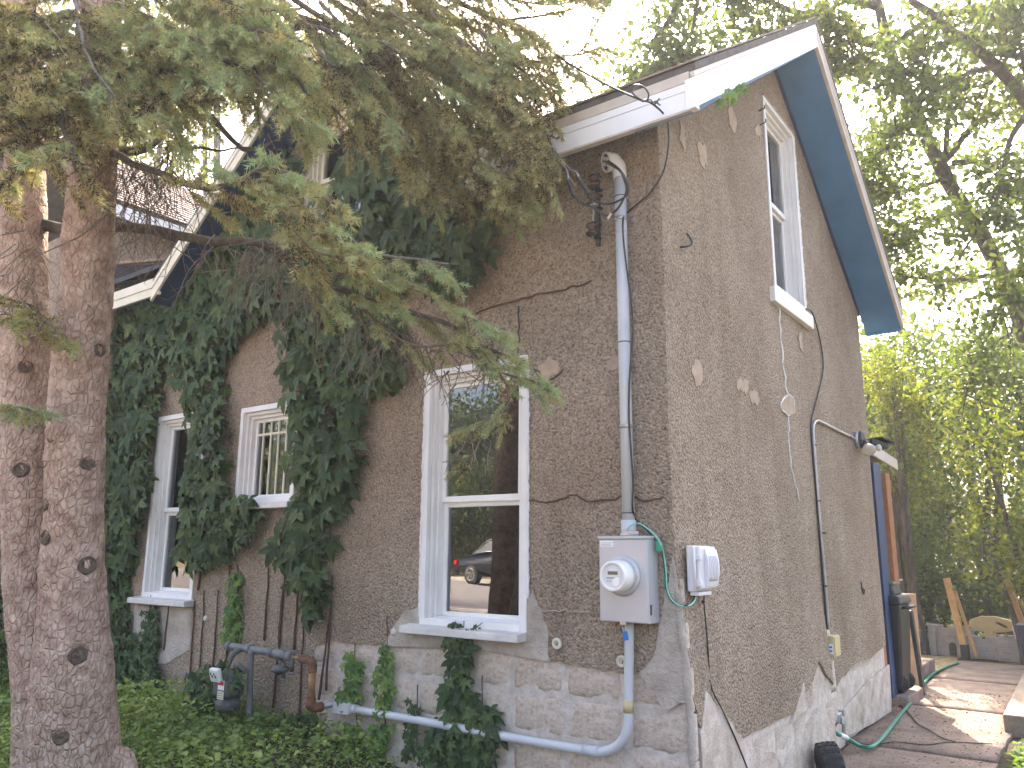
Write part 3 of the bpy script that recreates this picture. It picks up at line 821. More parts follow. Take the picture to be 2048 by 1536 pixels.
# ---- taller wing behind the gable: wall, flashing, eave, shingled slope
b = MB(); b.box(-9.2, -6.2, .3, 5.2, 0, 5.02); b.build('wing_wall', 'stucco', house)
b = MB(); b.plate([(-.30, 4.27), (1.6, 5.02), (1.6, 5.00), (1.3, 5.01), (-.30, 4.45)], [], SW(-6.19), 0, .5); b.build('flashing', 'dark_membrane', house)
b = MB(); b.beam((-6.17, -.32, 4.47), (-6.17, 1.1, 5.02), .03, .03); b.build('flashing_trim', 'tan_board', house)
b = MB(); b.box(-9.2, -6.2, -.35, .296, 0, 5.02); b.build('wing_wall', 'stucco', house)
b = MB(); b.box(-5.985, -5.96, -.6, 5.3, 4.93, 5.09); b.build('eave_fascia', 'fascia_white', house)
b = MB(); b.box(-6.19, -5.99, -.6, 5.3, 4.95, 4.97); b.build('soffit', 'dark_membrane', house)
d = Vector((-2.05, 0, 1.44)).normalized(); nrm = Vector((d.z, 0, -d.x))
b = MB(); b.obox(Vector((-5.95, 2.3, 5.09)) + d * 1.25 + nrm * -.02, d, (0, 1, 0), nrm, 1.26, 2.95, .018); wr = b.build('wing_roof', 'shingle_dark', house)
for k in range(19):
    bb = MB(); bb.obox(Vector((-5.95, 2.3, 5.09)) + d * (.065 + .131 * k) + nrm * .010, (d * .131 + nrm * -.014), (0, 1, 0), (nrm * .131 + d * .014), .070, 2.96, .006); bb.build('shingle_course', 'shingle', wr)
b = MB(); b.obox(Vector((-5.95, 2.3, 5.09)) + d * 2.5 + Vector((-1.25, 0, -.88)), (-2.05, 0, -1.44), (0, 1, 0), (-1.44, 0, 2.05), 1.5, 2.95, .02); b.build('wing_roof', 'shingle_dark', house)

# ---- enclosed back porch
b = MB(); b.box(-.16, -.03, 4.885, 5.0, .1, 2.50); b.build('porch_frame', 'orange_wood', house)
b = MB(); b.box(-.14, -.015, 5.06, 5.40, .1, 2.51); b.build('porch_post', 'blue_paint', house, .004)
b = MB(); b.box(-.14, .01, 5.50, 5.72, .3, 2.43); b.build('porch_frame', 'orange_wood', house, .004)
b = MB(); b.obox((-1.25, 5.52, 2.675), (1, 0, 0), (0, 1, -.05), (0, .05, 1), 1.25, .66, .022); b.build('porch_roof', 'shingle_dark', house)
b = MB(); b.obox((.004, 5.52, 2.61), (1, 0, 0), (0, 1, -.05), (0, .05, 1), .012, .66, .06); b.build('porch_fascia', 'fascia_tan', house)
b = MB(); b.box(-2.4, -2.3, 4.88, 5.5, 0, 2.6); b.build('porch_wall', 'stucco', house)

# ------------------------------------------------------------------ electric meter, mast, cables
mt = thing('electric_meter', 'grey electric meter box with round white meter on the front wall', 'meter', (-.24, 0, 1.17))
bx0, bx1, bz0, bz1, bd = -.393, -.088, 1.168, 1.636, -.13
b = MB(); b.box(bx0, bx1, bd, -.003, bz0, bz1 - .018); b.build('cabinet', 'galvanised_grey', mt, .004)
b = MB(); b.box(bx0 - .006, bx1 + .004, bd - .008, -.002, bz1 - .017, bz1); b.build('top_cap', 'galvanised_grey', mt, .003)
b = MB(); b.box(bx0 + .004, bx1 - .004, bd - .005, bd - .0005, bz0 + .006, bz1 - .022); b.build('cover', 'galvanised_grey', mt, .002)
mc = (-.243, bd - .005, 1.418)
b = MB(); b.lathe(mc, (0, -1, 0), [(0, .112), (.006, .110), (.012, .094)], 40); b.build('meter_ring', 'galvanised_grey', mt)
b = MB(); b.lathe((mc[0], mc[1] - .012, mc[2]), (0, -1, 0), [(0, .088), (.03, .087), (.075, .083), (.098, .082), (.104, .078), (.104, .066), (.094, .063), (.094, .001)], 44)
mb = b.build('meter', 'meter_white', mt)
fy = mc[1] - .012 - .0945
b = MB(); b.lathe((mc[0], fy + .0, mc[2]), (0, -1, 0), [(0, .061), (.0015, .061)], 40); b.build('dial_face', 'telecom_grey', mb)
b = MB(); b.box(mc[0] - .030, mc[0] + .030, fy - .004, fy - .0018, mc[2] + .008, mc[2] + .026); b.build('display', 'lcd', mb)
b = MB(); b.box(mc[0] - .024, mc[0] + .024, fy - .0035, fy - .0018, mc[2] + .032, mc[2] + .040); b.build('print_strip', 'white_paper', mb)
b = MB(); b.box(mc[0] - .040, mc[0] + .020, fy - .0034, fy - .0018, mc[2] - .012, mc[2] - .006); b.build('print_strip', 'grey_print', mb)
for k in range(3):
    b = MB(); b.box(mc[0] - .034 + .016 * k, mc[0] - .026 + .016 * k, fy - .0034, fy - .0018, mc[2] - .030, mc[2] - .024); b.build('print_mark', 'grey_print', mb)
b = MB(); b.lathe((mc[0] + .020, fy - .0018, mc[2] - .030), (0, -1, 0), [(0, .024), (.003, .023)], 24); b.build('button_plate', 'meter_white', mb)
lb = MB(); lb.box(bx0 + .012, bx0 + .098, bd - .0068, bd - .0052, bz1 - .062, bz1 - .028); lo = lb.build('rating_label', 'white_paper', mt)
for k in range(3):
    b = MB(); b.box(bx0 + .018, bx0 + .092 - .012 * (k % 2), bd - .0076, bd - .0069, bz1 - .040 - .008 * k, bz1 - .0375 - .008 * k); b.build('print_line', 'grey_print', lo)
b = MB(); b.lathe((bx1 + .0005, -.045, bz0 + .06), (1, 0, 0), [(0, .026), (.002, .026), (.002, .020), (.0005, .020)], 28); b.build('knockout', 'galvanised_grey', mt)
b = MB(); b.box(bx1, bx1 + .004, -.118, -.100, bz0 + .045, bz0 + .10); b.build('latch', 'rust', mt, .002)
b = MB(); b.box(-.262, -.222, bd - .012, bd + .004, bz0 - .012, bz0 + .008); b.build('hasp', 'steel', mt, .002)
pl = MB(); pl.obox((-.232, bd - .006, bz0 - .068), (1, 0, .25), (0, 1, 0), (-.25, 0, 1), .013, .008, .024); lk = pl.build('padlock', 'blue_lock', mt, .004)
b = MB(); b.tube(smoothline([(-.242, bd - .006, bz0 - .046), (-.248, bd - .006, bz0 - .02), (-.236, bd - .006, bz0 - .006), (-.226, bd - .006, bz0 - .025), (-.226, bd - .006, bz0 - .046)], 5), .003, 8); b.build('shackle', 'steel', lk)

ms = thing('service_mast', 'tall grey conduit mast rising from the meter box to a weatherhead', 'conduit', (-.245, -.06, 1.636))
mx0, mz0 = (-0.236, 1.664)
mx1, mz1 = (-0.24, 3.844)
MY = -.062
def mastp(z): k = (z - mz0) / (mz1 - mz0); return Vector((mx0 + (mx1 - mx0) * k, MY, z))
b = MB(); b.tube([mastp(1.638), mastp(2.6), mastp(mz1)], .036, 24); b.build('pipe', 'conduit_grey', ms)
b = MB(); b.lathe(mastp(1.637), (0, 0, 1), [(0, .052), (.012, .052), (.014, .043), (.085, .043), (.088, .037)], 24); b.build('hub', 'conduit_grey', ms)
b = MB(); b.lathe(mastp(3.46), mastp(4) - mastp(3), [(0, .0375), (.004, .0385), (.012, .0385), (.015, .0372)], 24); b.build('coupling', 'conduit_grey', ms)
# weatherhead: hooded cap turned to the wall's left with three knock-outs
top = mastp(mz1)
b = MB()
b.tube(smoothline([top + Vector((0, 0, -.02)), top + Vector((-.002, -.004, .04)), top + Vector((-.022, -.018, .085)), top + Vector((-.05, -.045, .095))], 5), [.043] * 6 + [.048] * 5 + [.058] * 5, 24)
wh = b.build('weatherhead', 'telecom_grey', ms)
fc = top + Vector((-.058, -.052, .088)); fn_ = Vector((-.55, -.70, -.25)).normalized()
b = MB(); b.lathe(fc, fn_, [(-.02, .061), (.012, .064), (.016, .058), (.006, .055), (.004, .001)], 28); b.build('hood_rim', 'telecom_grey', wh)
b = MB(); b.lathe(fc + fn_ * .004, fn_, [(.001, .052), (.003, .052)], 24); b.build('hood_throat', 'charcoal', wh)
for k in range(4):
    a = k * 1.4; s = fn_.cross(Vector((0, 0, 1))).normalized(); u = s.cross(fn_)
    b = MB(); b.lathe(fc + fn_ * .007 + s * (.028 * math.cos(a)) + u * (.028 * math.sin(a)), fn_, [(0, .013), (.005, .013), (.005, .008), (.001, .008)], 14); b.build('bushing', 'telecom_grey', wh)
# straps
for z, big in (((-0.22, 3.555), 1), ((-0.226, 2.263), 0)):
    p = mastp(big and z or z) if not isinstance(z, tuple) else mastp(z[1])
    b = MB(); b.lathe(p + Vector((0, 0, -.012)), (0, 0, 1), [(0, .038), (.001, .0405), (.022, .0405), (.023, .038)], 24)
    b.build('strap', 'steel', ms)
    for sx in (-1, 1):
        b = MB(); b.box(p.x + sx * .040, p.x + sx * .072, -.012, -.004, p.z - .014, p.z + .012); b.build('strap_lug', 'steel', ms, .003)
    b = MB(); b.lathe((p.x + .058, -.012, p.z), (0, -1, 0), [(0, .008), (.004, .008)], 8); b.build('screw', 'steel', ms)
for pz in ((-0.22, 2.767), (-0.236, 1.762), (-0.237, 3.699)):
    p = mastp(pz[1]); b = MB(); b.lathe(p, (0, 0, 1), [(0, .0365), (0, .0385), (.005, .0385), (.005, .0365)], 20); b.build('cable_tie', 'black_plastic', ms)
b = MB(); b.obox(mastp(1.648) + Vector((.035, -.045, .008)), (1, 0, -.08), (0, 1, 0), (.08, 0, 1), .052, .004, .010); b.build('earth_bar', 'emt_steel', ms, .003)

lc = thing('lower_conduit', 'grey conduit dropping from the meter box and bending left along the foundation', 'conduit', (-.24, -.05, .3))
LY = -.052
px = [(-0.251, 1.161), (-0.26, 0.937), (-0.268, 0.754)]
el = [(-0.27, 0.651), (-0.281, 0.594), (-0.313, 0.538), (-0.37, 0.492), (-0.453, 0.463)]
run = [(-0.55, 0.459), (-1.111, 0.456), (-1.717, 0.461), (-2.44, 0.461)]
pts = [(x, LY, z) for x, z in px] + [(x, LY, z) for x, z in el] + [(x, LY, z) for x, z in run]
b = MB(); b.tube(smoothline(pts, 4), .0265, 18); b.build('pipe', 'conduit_grey', lc)
k0, k1 = Vector((px[2][0], LY, px[2][1])), Vector(((-0.269, 0.69)[0], LY, (-0.269, 0.69)[1]))
b = MB(); b.tube([k0, k1], .0295, 18); b.build('coupling', 'beige_plastic', lc)
c0, c1 = Vector(((-0.459, 0.462)[0], LY, (-0.459, 0.462)[1])), Vector(((-0.556, 0.461)[0], LY, (-0.556, 0.461)[1]))
b = MB(); b.tube([c0, c1], .0300, 18); b.build('coupling', 'conduit_grey', lc)
e0, e1 = Vector(((-2.41, 0.462)[0], LY, (-2.41, 0.462)[1])), Vector(((-2.616, 0.458)[0], LY, (-2.616, 0.458)[1]))
dd = (e1 - e0).normalized()
b = MB(); b.tube([e0 - dd * .01, e0 + dd * .03], .032, 18); b.build('collar', 'conduit_grey', lc)
b = MB(); b.obox((e0 + e1) / 2 + dd * .02, dd, (0, 1, 0), dd.cross(Vector((0, 1, 0))), .085, .034, .040); eb = b.build('access_fitting', 'conduit_grey', lc, .016, 3)
b = MB(); b.obox((e0 + e1) / 2 + dd * .02 + Vector((0, -.036, 0)), dd, (0, 1, 0), dd.cross(Vector((0, 1, 0))), .078, .003, .037); b.build('cover_plate', 'conduit_grey', eb, .012, 3)

# three-spool insulator rack beside the mast
ir = thing('insulator_rack', 'dark steel rack with brown spool insulators beside the mast', 'insulator', (-0.445, 3.437) and (-.52, -.02, 3.35))
r0, r1 = (-0.43, 3.437), (-0.428, 3.939)
b = MB(); b.beam((r0[0], -.016, r0[1]), (r1[0], -.016, r1[1]), .028, .026, (0, 1, 0)); b.build('bar', 'charcoal', ir, .003)
for k, pz in enumerate(((-0.418, 3.849), (-0.42, 3.727), (-0.434, 3.529))):
    x, z = pz; sc = 1.0
    prof = [(-.040, .020), (-.038, .036), (-.024, .040), (-.014, .024), (-.004, .022), (.006, .024), (.016, .040), (.030, .036), (.034, .020)]
    b = MB(); b.lathe((x, -.085, z), (0, 0, 1), [(d * sc, r * sc) for d, r in prof], 22); b.build('insulator', 'brown_ceramic', ir)
    for dz in (-.045, .040):
        b = MB(); b.box(x - .008, x + .03, -.10, -.012, z + dz - .003, z + dz + .003); b.build('bracket', 'charcoal', ir)
x0, z0 = (-0.428, 3.454); x1, z1 = (-0.409, 3.922)
b = MB(); b.tube([(x0, -.085, z0), (x1, -.085, z1)], .005, 8); b.build('rod', 'steel', ir)
b = MB(); b.lathe(((-0.415, 3.674)[0], -.085, (-0.415, 3.674)[1]), (0, 0, 1), [(0, .012), (.006, .030), (.02, .028), (.03, .012)], 12); b.build('clamp', 'steel', ir)

def cable(name, pts, r, mat, label, n=6, nn=8, group=None):
    b = MB(); b.tube(smoothline(pts, n), r, nn)
    return tag(b.build(name, mat), label, 'cable', group)
# the power drop: comes through the spruce to two crimped joints, then up into the weatherhead
T1, T2, T3 = (-0.4, -0.457, 3.794), (-0.361, -0.398, 3.678), (-0.327, -0.387, 3.59)
pd = thing('power_drop', 'black power cables with crimped joints looping into the weatherhead', 'cable', T3)
def pc(name, pts, r, mat, n=6): b = MB(); b.tube(smoothline(pts, n), r, 8); return b.build(name, mat, pd)
W0 = fc + fn_ * .008
pc('conductor', [(-0.609, -0.349, 4.01), (-0.421, -0.413, 3.809), (-0.374, -0.449, 3.693)], .006, 'emt_steel')
pc('crimp', [(-0.376, -0.452, 3.699), (-0.362, -0.441, 3.649), (-0.348, -0.431, 3.598)], .013, 'charcoal')
pc('conductor', [(-0.348, -0.431, 3.598), (-0.324, -0.404, 3.564), (-0.278, -0.338, 3.541), (-0.251, -0.299, 3.516), (-0.217, -0.27, 3.502), (-0.151, -0.266, 3.525), (-0.082, -0.285, 3.603), (-0.072, -0.32, 3.665), (-0.1, -0.332, 3.731), tuple(W0)], .0065, 'black_plastic')
pc('conductor', [(-0.592, -0.345, 4.041), (-0.411, -0.406, 3.815), (-0.337, -0.423, 3.748), (-0.322, -0.415, 3.711)], .006, 'emt_steel')
pc('crimp', [(-0.324, -0.418, 3.714), (-0.299, -0.397, 3.658), (-0.276, -0.38, 3.61)], .013, 'charcoal')
pc('conductor', [(-0.276, -0.38, 3.61), (-0.257, -0.333, 3.579), (-0.202, -0.287, 3.562), (-0.124, -0.282, 3.568), (-0.078, -0.281, 3.594), (-0.059, -0.302, 3.631), (-0.071, -0.325, 3.688), (-0.103, -0.337, 3.742), tuple(W0 + Vector((.01, 0, .01)))], .0065, 'black_plastic')
pc('conductor', [(-0.383, -0.429, 3.736), (-0.363, -0.416, 3.694), (-0.352, -0.402, 3.674)], .003, 'tan_board')
b = MB(); b.obox((-0.194, -0.287, 3.484), (1, 0, -.8), (0, 1, 0), (.8, 0, 1), .006, .004, .018); b.build('tag', 'aged_ivory', pd)

# the telephone line: from the street pole over the spruce to a hook on the fascia, then down the wall
drop = [(-3.554, -0.424, 8.123), (-2.114, -0.439, 6.419), (-1.023, -0.457, 5.198), (-0.601, -0.525, 4.709), (-0.276, -0.576, 4.359), (-0.013, -0.631, 4.102), (0.224, -0.658, 3.902)]
hang = [(x, -.50, z) for x, z in ((0.145, 4.008), (0.204, 3.97))] + [((0.188, 3.994)[0], -.30, (0.188, 3.994)[1])]
down = [((0.092, 4.052)[0], -.05, (0.092, 4.052)[1])] + [(x, -.016, z) for x, z in [(0.068, 3.943), (0.03, 3.806), (-0.06, 3.7), (-0.158, 3.644), (-0.228, 3.603)]] + [(x, -.11, z) for x, z in [(-0.2, 3.523), (-0.2, 3.394)]] + [(x, -.09, z) for x, z in [(-0.192, 3.207), (-0.17, 3.014), (-0.162, 2.828), (-0.175, 2.709), (-0.193, 2.531), (-0.202, 2.324), (-0.195, 2.12), (-0.187, 1.948), (-0.194, 1.794)]] + [(x, -.03, z) for x, z in [(-0.205, 1.726), (-0.15, 1.681), (-0.105, 1.636)]]
tl = thing('telephone_line', 'thin black telephone line crossing the sky to the fascia and down the wall', 'cable', (.25, -.3, 3.9))
b = MB(); b.tube(smoothline(drop, 6), .0062, 8); b.build('drop_wire', 'charcoal', tl)
b = MB(); b.tube(smoothline([drop[-1]] + hang + down, 6), .0058, 8); b.build('wall_cable', 'black_plastic', tl)
lp = [(0.236, -0.683, 3.886), (0.206, -0.713, 3.914), (0.197, -0.728, 3.95), (0.22, -0.715, 3.966), (0.253, -0.688, 3.955), (0.268, -0.668, 3.919), (0.258, -0.667, 3.888), (0.236, -0.682, 3.88)]
b = MB(); b.tube(smoothline(lp, 5), .005, 8); b.build('slack_loop', 'black_plastic', tl)
hk = [(0.253, -0.669, 3.88), (0.271, -0.658, 3.891), (0.282, -0.646, 3.876), (0.294, -0.64, 3.883), (0.303, -0.63, 3.873)]
b = MB(); b.tube(smoothline(hk, 4), .0035, 6); hko = b.build('hook', 'charcoal', tl)
b = MB(); b.tube([(0.293, -0.658, 3.852), (0.32, -0.646, 3.885)], .005, 6); b.build('anchor', 'charcoal', tl)
b = MB(); b.tube([(0.297, -0.66, 3.872), (0.32, -0.637, 3.849)], .004, 6); b.build('anchor', 'charcoal', tl)

# telephone junction box on the side wall
tb = thing('telephone_box', 'pale grey ribbed telephone box with latches on the side wall', 'utility box', (.05, .35, 1.34))
X0 = .040
y0, y1, z0, z1 = .085, .330, 1.335, 1.585
b = MB(); b.box(X0, X0 + .045, y0, y1, z0, z1); b.build('base', 'telecom_grey', tb, .008)
b = MB(); b.box(X0 + .046, X0 + .075, y0 + .012, y1 - .004, z0 + .012, z1 - .004); b.build('door', 'telecom_grey', tb, .010, 3)
b = MB()
vs = []
n = 12
for k in range(n + 1):
    z = z0 + .025 + (z1 - z0 - .045) * k / n; bulge = .016 * math.sin(math.pi * k / n) + .008
    for y in (y0 + .075, y1 - .012): vs += [(X0 + .0745, y, z), (X0 + .075 + bulge, y, z)]
fs = []
for k in range(n):
    a = k * 4; fs += [(a + 1, a + 3, a + 7, a + 5), (a, a + 1, a + 5, a + 4), (a + 3, a + 2, a + 6, a + 7)]
fs += [(0, 2, 3, 1), (n * 4, n * 4 + 1, n * 4 + 3, n * 4 + 2)]
b.add(vs, fs); cv = b.build('curved_panel', 'telecom_grey', tb)
for k in range(6):
    y = y0 + .098 + .021 * k
    pts = [(X0 + .077 + .016 * math.sin(math.pi * (.15 + .68 * j / 6)) + .008, y, z0 + .025 + (z1 - z0 - .045) * (.15 + .68 * j / 6)) for j in range(7)]
    b = MB(); b.tube(pts, .004, 6); b.build('rib', 'telecom_grey', cv)
for zz in (z0 + .045, z1 - .065):
    b = MB(); b.box(X0 + .04, X0 + .084, y0 - .004, y0 + .030, zz - .015, zz + .015); b.build('latch', 'telecom_grey', tb, .003)
b = MB(); b.tube([(X0 + .05, y0 - .006, z0 + .01), (X0 + .05, y0 - .006, z1 - .012)], .009, 10); b.build('hinge', 'telecom_grey', tb)
b = MB(); b.box(X0 + .008, X0 + .06, y0 + .02, y1 - .05, z0 - .022, z0 - .002); b.build('cable_entry', 'telecom_grey', tb, .003)

gw = thing('earth_wire', 'green and black wires looping from the mast foot to the telephone box', 'cable', (-.06, -.03, 1.3))
gp = [(x, -.12, z) for x, z in [(-0.213, 1.668), (-0.19, 1.695)]] + [(x, -.06, z) for x, z in [(-0.171, 1.705), (-0.116, 1.674), (-0.074, 1.641), (-0.042, 1.592)]] + [(x, -.02, z) for x, z in [(-0.043, 1.532), (-0.034, 1.438), (-0.031, 1.358), (-0.015, 1.306), (0.019, 1.275), (0.048, 1.264)]] + [(.075, y, z) for y, z in [(0.023, 1.265), (0.09, 1.283), (0.127, 1.316), (0.137, 1.348)]]
b = MB(); b.tube(smoothline(gp, 5), .0042, 8); b.build('green_wire', 'pale_green_wire', gw)
gp2 = [(x, -.05, z) for x, z in [(-0.095, 1.636), (-0.056, 1.592)]] + [(x, -.012, z) for x, z in [(-0.053, 1.527), (-0.042, 1.424), (-0.038, 1.35), (-0.019, 1.297), (0.021, 1.272)]] + [(.068, y, z) for y, z in [(0, 1.266), (0.079, 1.281), (0.115, 1.311), (0.132, 1.348)]]
b = MB(); b.tube(smoothline(gp2, 5), .0045, 8); b.build('black_wire', 'black_plastic', gw)
gp3 = [(x, -.035, z) for x, z in [(-0.093, 1.628), (-0.058, 1.581)]] + [(x, -.006, z) for x, z in [(-0.053, 1.519), (-0.048, 1.424), (-0.047, 1.354)]]
b = MB(); b.tube(smoothline(gp3, 5), .0065, 8); b.build('green_wire', 'green_wire', gw)
cx_, cz_ = (-0.051, 1.581)
b = MB(); b.box(cx_ - .022, cx_ + .010, -.058, -.045, cz_ - .028, cz_ + .028); b.build('earth_tag', 'green_wire', gw, .003)

bc = [(.055, y, z) for y, z in [(0.286, 1.343), (0.271, 1.269)]] + [(.06, y, z) for y, z in [(0.27, 1.173), (0.287, 1.01), (0.297, 0.848)]] + [(.088, y, z) for y, z in [(0.291, 0.767), (0.388, 0.68), (0.553, 0.507), (0.728, 0.299), (0.807, 0.174)]]
cb = thing('wall_cable', 'thin black cable running down from the telephone box to the ground', 'cable', (.09, .5, .4))
b = MB(); b.tube(smoothline(bc, 5), .0045, 8); b.build('cable', 'black_plastic', cb)
for y, z in ((0.255, 1.273), (0.283, 0.845)):
    b = MB(); b.lathe((.05, y, z), (1, 0, 0), [(0, .010), (.012, .010), (.018, .005)], 10); b.build('cable_clip', 'black_plastic', cb)

# ---- thin conduit with the yellow box and the floodlight on the side wall
sc = thing('side_conduit', 'thin steel conduit running down the side wall with a tee arm', 'conduit', (.02, 2.9, .2))
cv_ = [(.016, y, z) for y, z in [(2.941, 2.673), (2.862, 2.649), (2.806, 2.594), (2.795, 2.49), (2.799, 2.15), (2.811, 1.736), (2.836, 1.33), (2.837, 0.894)]]
b = MB(); b.tube(smoothline([(.016, *(4.191, 2.664)), (.016, *(3.51, 2.674)), (.016, *(3.033, 2.681))] + cv_, 4), .0125, 12); b.build('pipe', 'emt_steel', sc)
b = MB(); b.tube(smoothline([(.018, y, z) for y, z in [(2.832, 0.739), (2.809, 0.55), (2.811, 0.398), (2.819, 0.321)]], 4), .0125, 12); b.build('pipe', 'emt_steel', sc)
for y, z in ((2.814, 2.449), (2.813, 1.976), (2.907, 1.713), (2.838, 1.282), (4.038, 2.661)):
    b = MB(); b.box(.0, .031, y - .022, y + .022, z - .006, z + .006); b.build('clip', 'charcoal', sc)
y, z = (2.802, 0.287)
b = MB(); b.box(.004, .07, y - .06, y + .06, z - .06, z + .03); b.build('elbow_box', 'emt_steel', sc, .02)
wc = [(.03, y, z) for y, z in [(2.803, 3.652), (2.955, 3.672), (3.062, 3.614)]] + [(.010, y, z) for y, z in [(3.253, 3.471), (3.303, 3.292), (3.248, 3.14), (3.054, 2.923), (2.896, 2.764), (2.774, 2.617), (2.766, 2.402), (2.785, 2.066), (2.797, 1.654), (2.809, 1.25), (2.817, 0.895)]]
cable('tv_cable', wc, .0065, 'black_plastic', 'black cable curving from the side window sill down beside the conduit')
wc2 = [(.03, y, z) for y, z in [(2.663, 0.748), (2.684, 0.565), (2.686, 0.416), (2.826, 0.303), (2.867, 0.24), (2.742, 0.204), (2.562, 0.208)]]
cable('dangling_cable', wc2, .0055, 'black_plastic', 'short black cable hooking round at the wall foot below the yellow box')
jb = thing('junction_box', 'aged cream junction box with a blue label on the side conduit', 'utility box', (.05, 2.72, .74))
b = MB(); b.box(.006, .105, 2.63, 2.80, .745, .905); b.build('body', 'beige_plastic', jb, .006)
b = MB(); b.box(.030, .050, 2.80, 2.835, .75, .90); b.build('flange', 'beige_plastic', jb, .004)
b = MB(); b.box(.112, .106, 2.64, 2.79, .75, .90); b.build('lid', 'beige_plastic', jb, .003)
b = MB(); b.box(.062, .098, 2.627, 2.6295, .77, .845); lbb = b.build('label_plate', 'white_paper', jb)
for zz in (.785, .815): 
    b = MB(); b.box(.068, .092, 2.6255, 2.6268, zz, zz + .014); b.build('blue_mark', 'blue_lock', lbb)
for zz in (.77, .80, .83, .86):
    b = MB(); b.lathe((.012, 2.629, zz), (0, -1, 0), [(0, .014), (.006, .010)], 10); b.build('foam_blob', 'aged_ivory', jb)

fl = thing('floodlight', 'outdoor floodlight with motion sensor at the end of the conduit arm', 'lamp', (.05, 4.33, 2.6))
b = MB(); b.lathe((.002, 4.31, 2.66), (1, 0, 0), [(0, .085), (.035, .085), (.042, .075)], 28); b.build('round_box', 'emt_steel', fl)
b = MB(); b.lathe((.044, 4.33, 2.665), (1, 0, 0), [(0, .088), (.022, .088), (.030, .07)], 28); b.build('cover', 'charcoal', fl)
h0 = Vector((.085, 4.32, 2.64)); hd = Vector((.35, -.62, -.66)).normalized()
b = MB(); b.lathe(h0, hd, [(0, .028), (.05, .030), (.06, .034)], 20); b.build('socket', 'charcoal', fl)
b = MB(); b.lathe(h0, hd, [(.06, .030), (.09, .045), (.135, .066), (.150, .068), (.160, .060), (.168, .03), (.170, .001)], 28); b.build('bulb', 'lamp_glass', fl)
b = MB(); b.lathe(h0, hd, [(.085, .040), (.13, .062), (.134, .062), (.10, .01)], 24); b.build('reflector', 'chrome', fl)
s0 = Vector((.10, 4.42, 2.66))
b = MB(); b.obox(s0 + Vector((.05, .13, -.02)), (.5, .8, -.2), (-.8, .5, 0), (0, .2, 1), .11, .045, .03); b.build('sensor', 'charcoal', fl, .01)
b = MB(); b.tube([(.07, 4.38, 2.66), s0 + Vector((0, .03, 0))], .014, 10); b.build('sensor_arm', 'charcoal', fl)
b = MB(); b.obox(s0 + Vector((.10, .17, .015)), (.5, .8, -.25), (-.8, .5, 0), (0, .25, 1), .09, .07, .006); b.build('visor', 'charcoal', fl, .003)
b = MB(); b.lathe(s0 + Vector((.07, .06, -.055)), (.3, -.4, -.7), [(0, .03), (.03, .03), (.05, .02), (.055, .001)], 16); b.build('sensor_lens', 'aged_ivory', fl)

# ---- small fixings on the walls
def cap(x, z, lab):
    t_ = thing('wall_anchor', lab, 'wall anchor', (x, -.02, z - .03), 'insulation anchors left in the front wall')
    b = MB(); b.lathe((x, -.001, z), (0, -1, 0), [(0, .034), (.010, .034), (.016, .028), (.016, .018), (.008, .016), (.008, .001)], 24); b.build('washer', 'aged_ivory', t_)
    b = MB(); b.lathe((x, -.009, z), (0, -1, 0), [(0, .011), (.012, .010)], 10); b.build('bolt', 'steel', t_)
for (x, z), lab in (((-0.764, 1.011), 'round cream washer with bolt between window sill and meter box'), ((-0.329, 0.945), 'round cream washer half behind the conduit below the meter box')): cap(x, z, lab)
for (x, z), lab in (((-2.12, 0.993), 'small rusty bolt head left of the window sill'), ((-4.37, 0.966), 'small pale bolt ring between creeper stems'), ((-2.897, 1.039), 'small pale bolt ring under the right creeper column')):
    b = MB(); b.lathe((x, -.0, z), (0, -1, 0), [(0, .026), (.008, .026), (.012, .016), (.018, .014)], 16); tag(b.build('bolt', 'sill_grey'), lab, 'bolt')
y, z = (0.297, 3.453)
b = MB(); b.tube(smoothline([(.0, y - .05, z - .035), (.03, y - .02, z - .03), (.05, y + .03, z), (.035, y + .035, z + .05), (.02, y + .02, z + .075)], 5), .006, 8); tag(b.build('cable_hook', 'black_plastic'), 'black plastic hook curling from the side wall near the mast', 'hook')
for (y, z), lab in (((1.955, 5.176), 'upper rusty screw hook left of the high side window'), ((1.958, 5.048), 'lower rusty screw hook left of the high side window')):
    b = MB(); b.tube([(.0, y, z), (.05, y - .01, z + .005), (.055, y - .01, z + .03)], .006, 6); tag(b.build('screw_hook', 'crack_brown'), lab, 'hook')
y, z = (4.056, 1.222)
b = MB(); b.tube(smoothline([(.006, y - .01, z + .06), (.012, y, z - .02), (.012, y + .05, z - .05), (.012, y + .06, z - .01), (.008, y, z + .0)], 5), .007, 6); tag(b.build('wire_loop', 'charcoal'), 'small bent black wire loop on the side wall by the porch', 'wire')

# ---- gas meter
gm = thing('gas_meter', 'grey gas meter with pipework partly buried in creeper and weeds', 'gas meter', (-3.3, -.3, .28))
def gpipe(pts, r, mat, name='pipe', n=5): b = MB(); b.tube(smoothline(pts, n) if len(pts) > 2 else pts, r, 14); return b.build(name, mat, gm)
GY = -.22
hx = [(-3.684, 0.808), (-3.422, 0.805), (-3.149, 0.8), (-2.945, 0.788), (-2.805, 0.782)]
P3 = [(x, GY, z) for x, z in hx]
gpipe(P3[:3], .028, 'cast_grey'); gpipe([P3[2], P3[3]], .034, 'cast_grey', 'regulator_valve'); gpipe([P3[3], P3[4]], .012, 'rust_yellow', 'brass_tube')
for p in (P3[0], P3[1], P3[2], P3[3]):
    i = P3.index(p); q = Vector(P3[min(i + 1, 4)]) - Vector(P3[max(i - 1, 0)]); q.normalize()
    gpipe([Vector(p) - q * .022, Vector(p) + q * .022], .036, 'cast_grey', 'coupling')
rx = [(-2.816, 0.781), (-2.745, 0.78), (-2.694, 0.757), (-2.689, 0.7)]
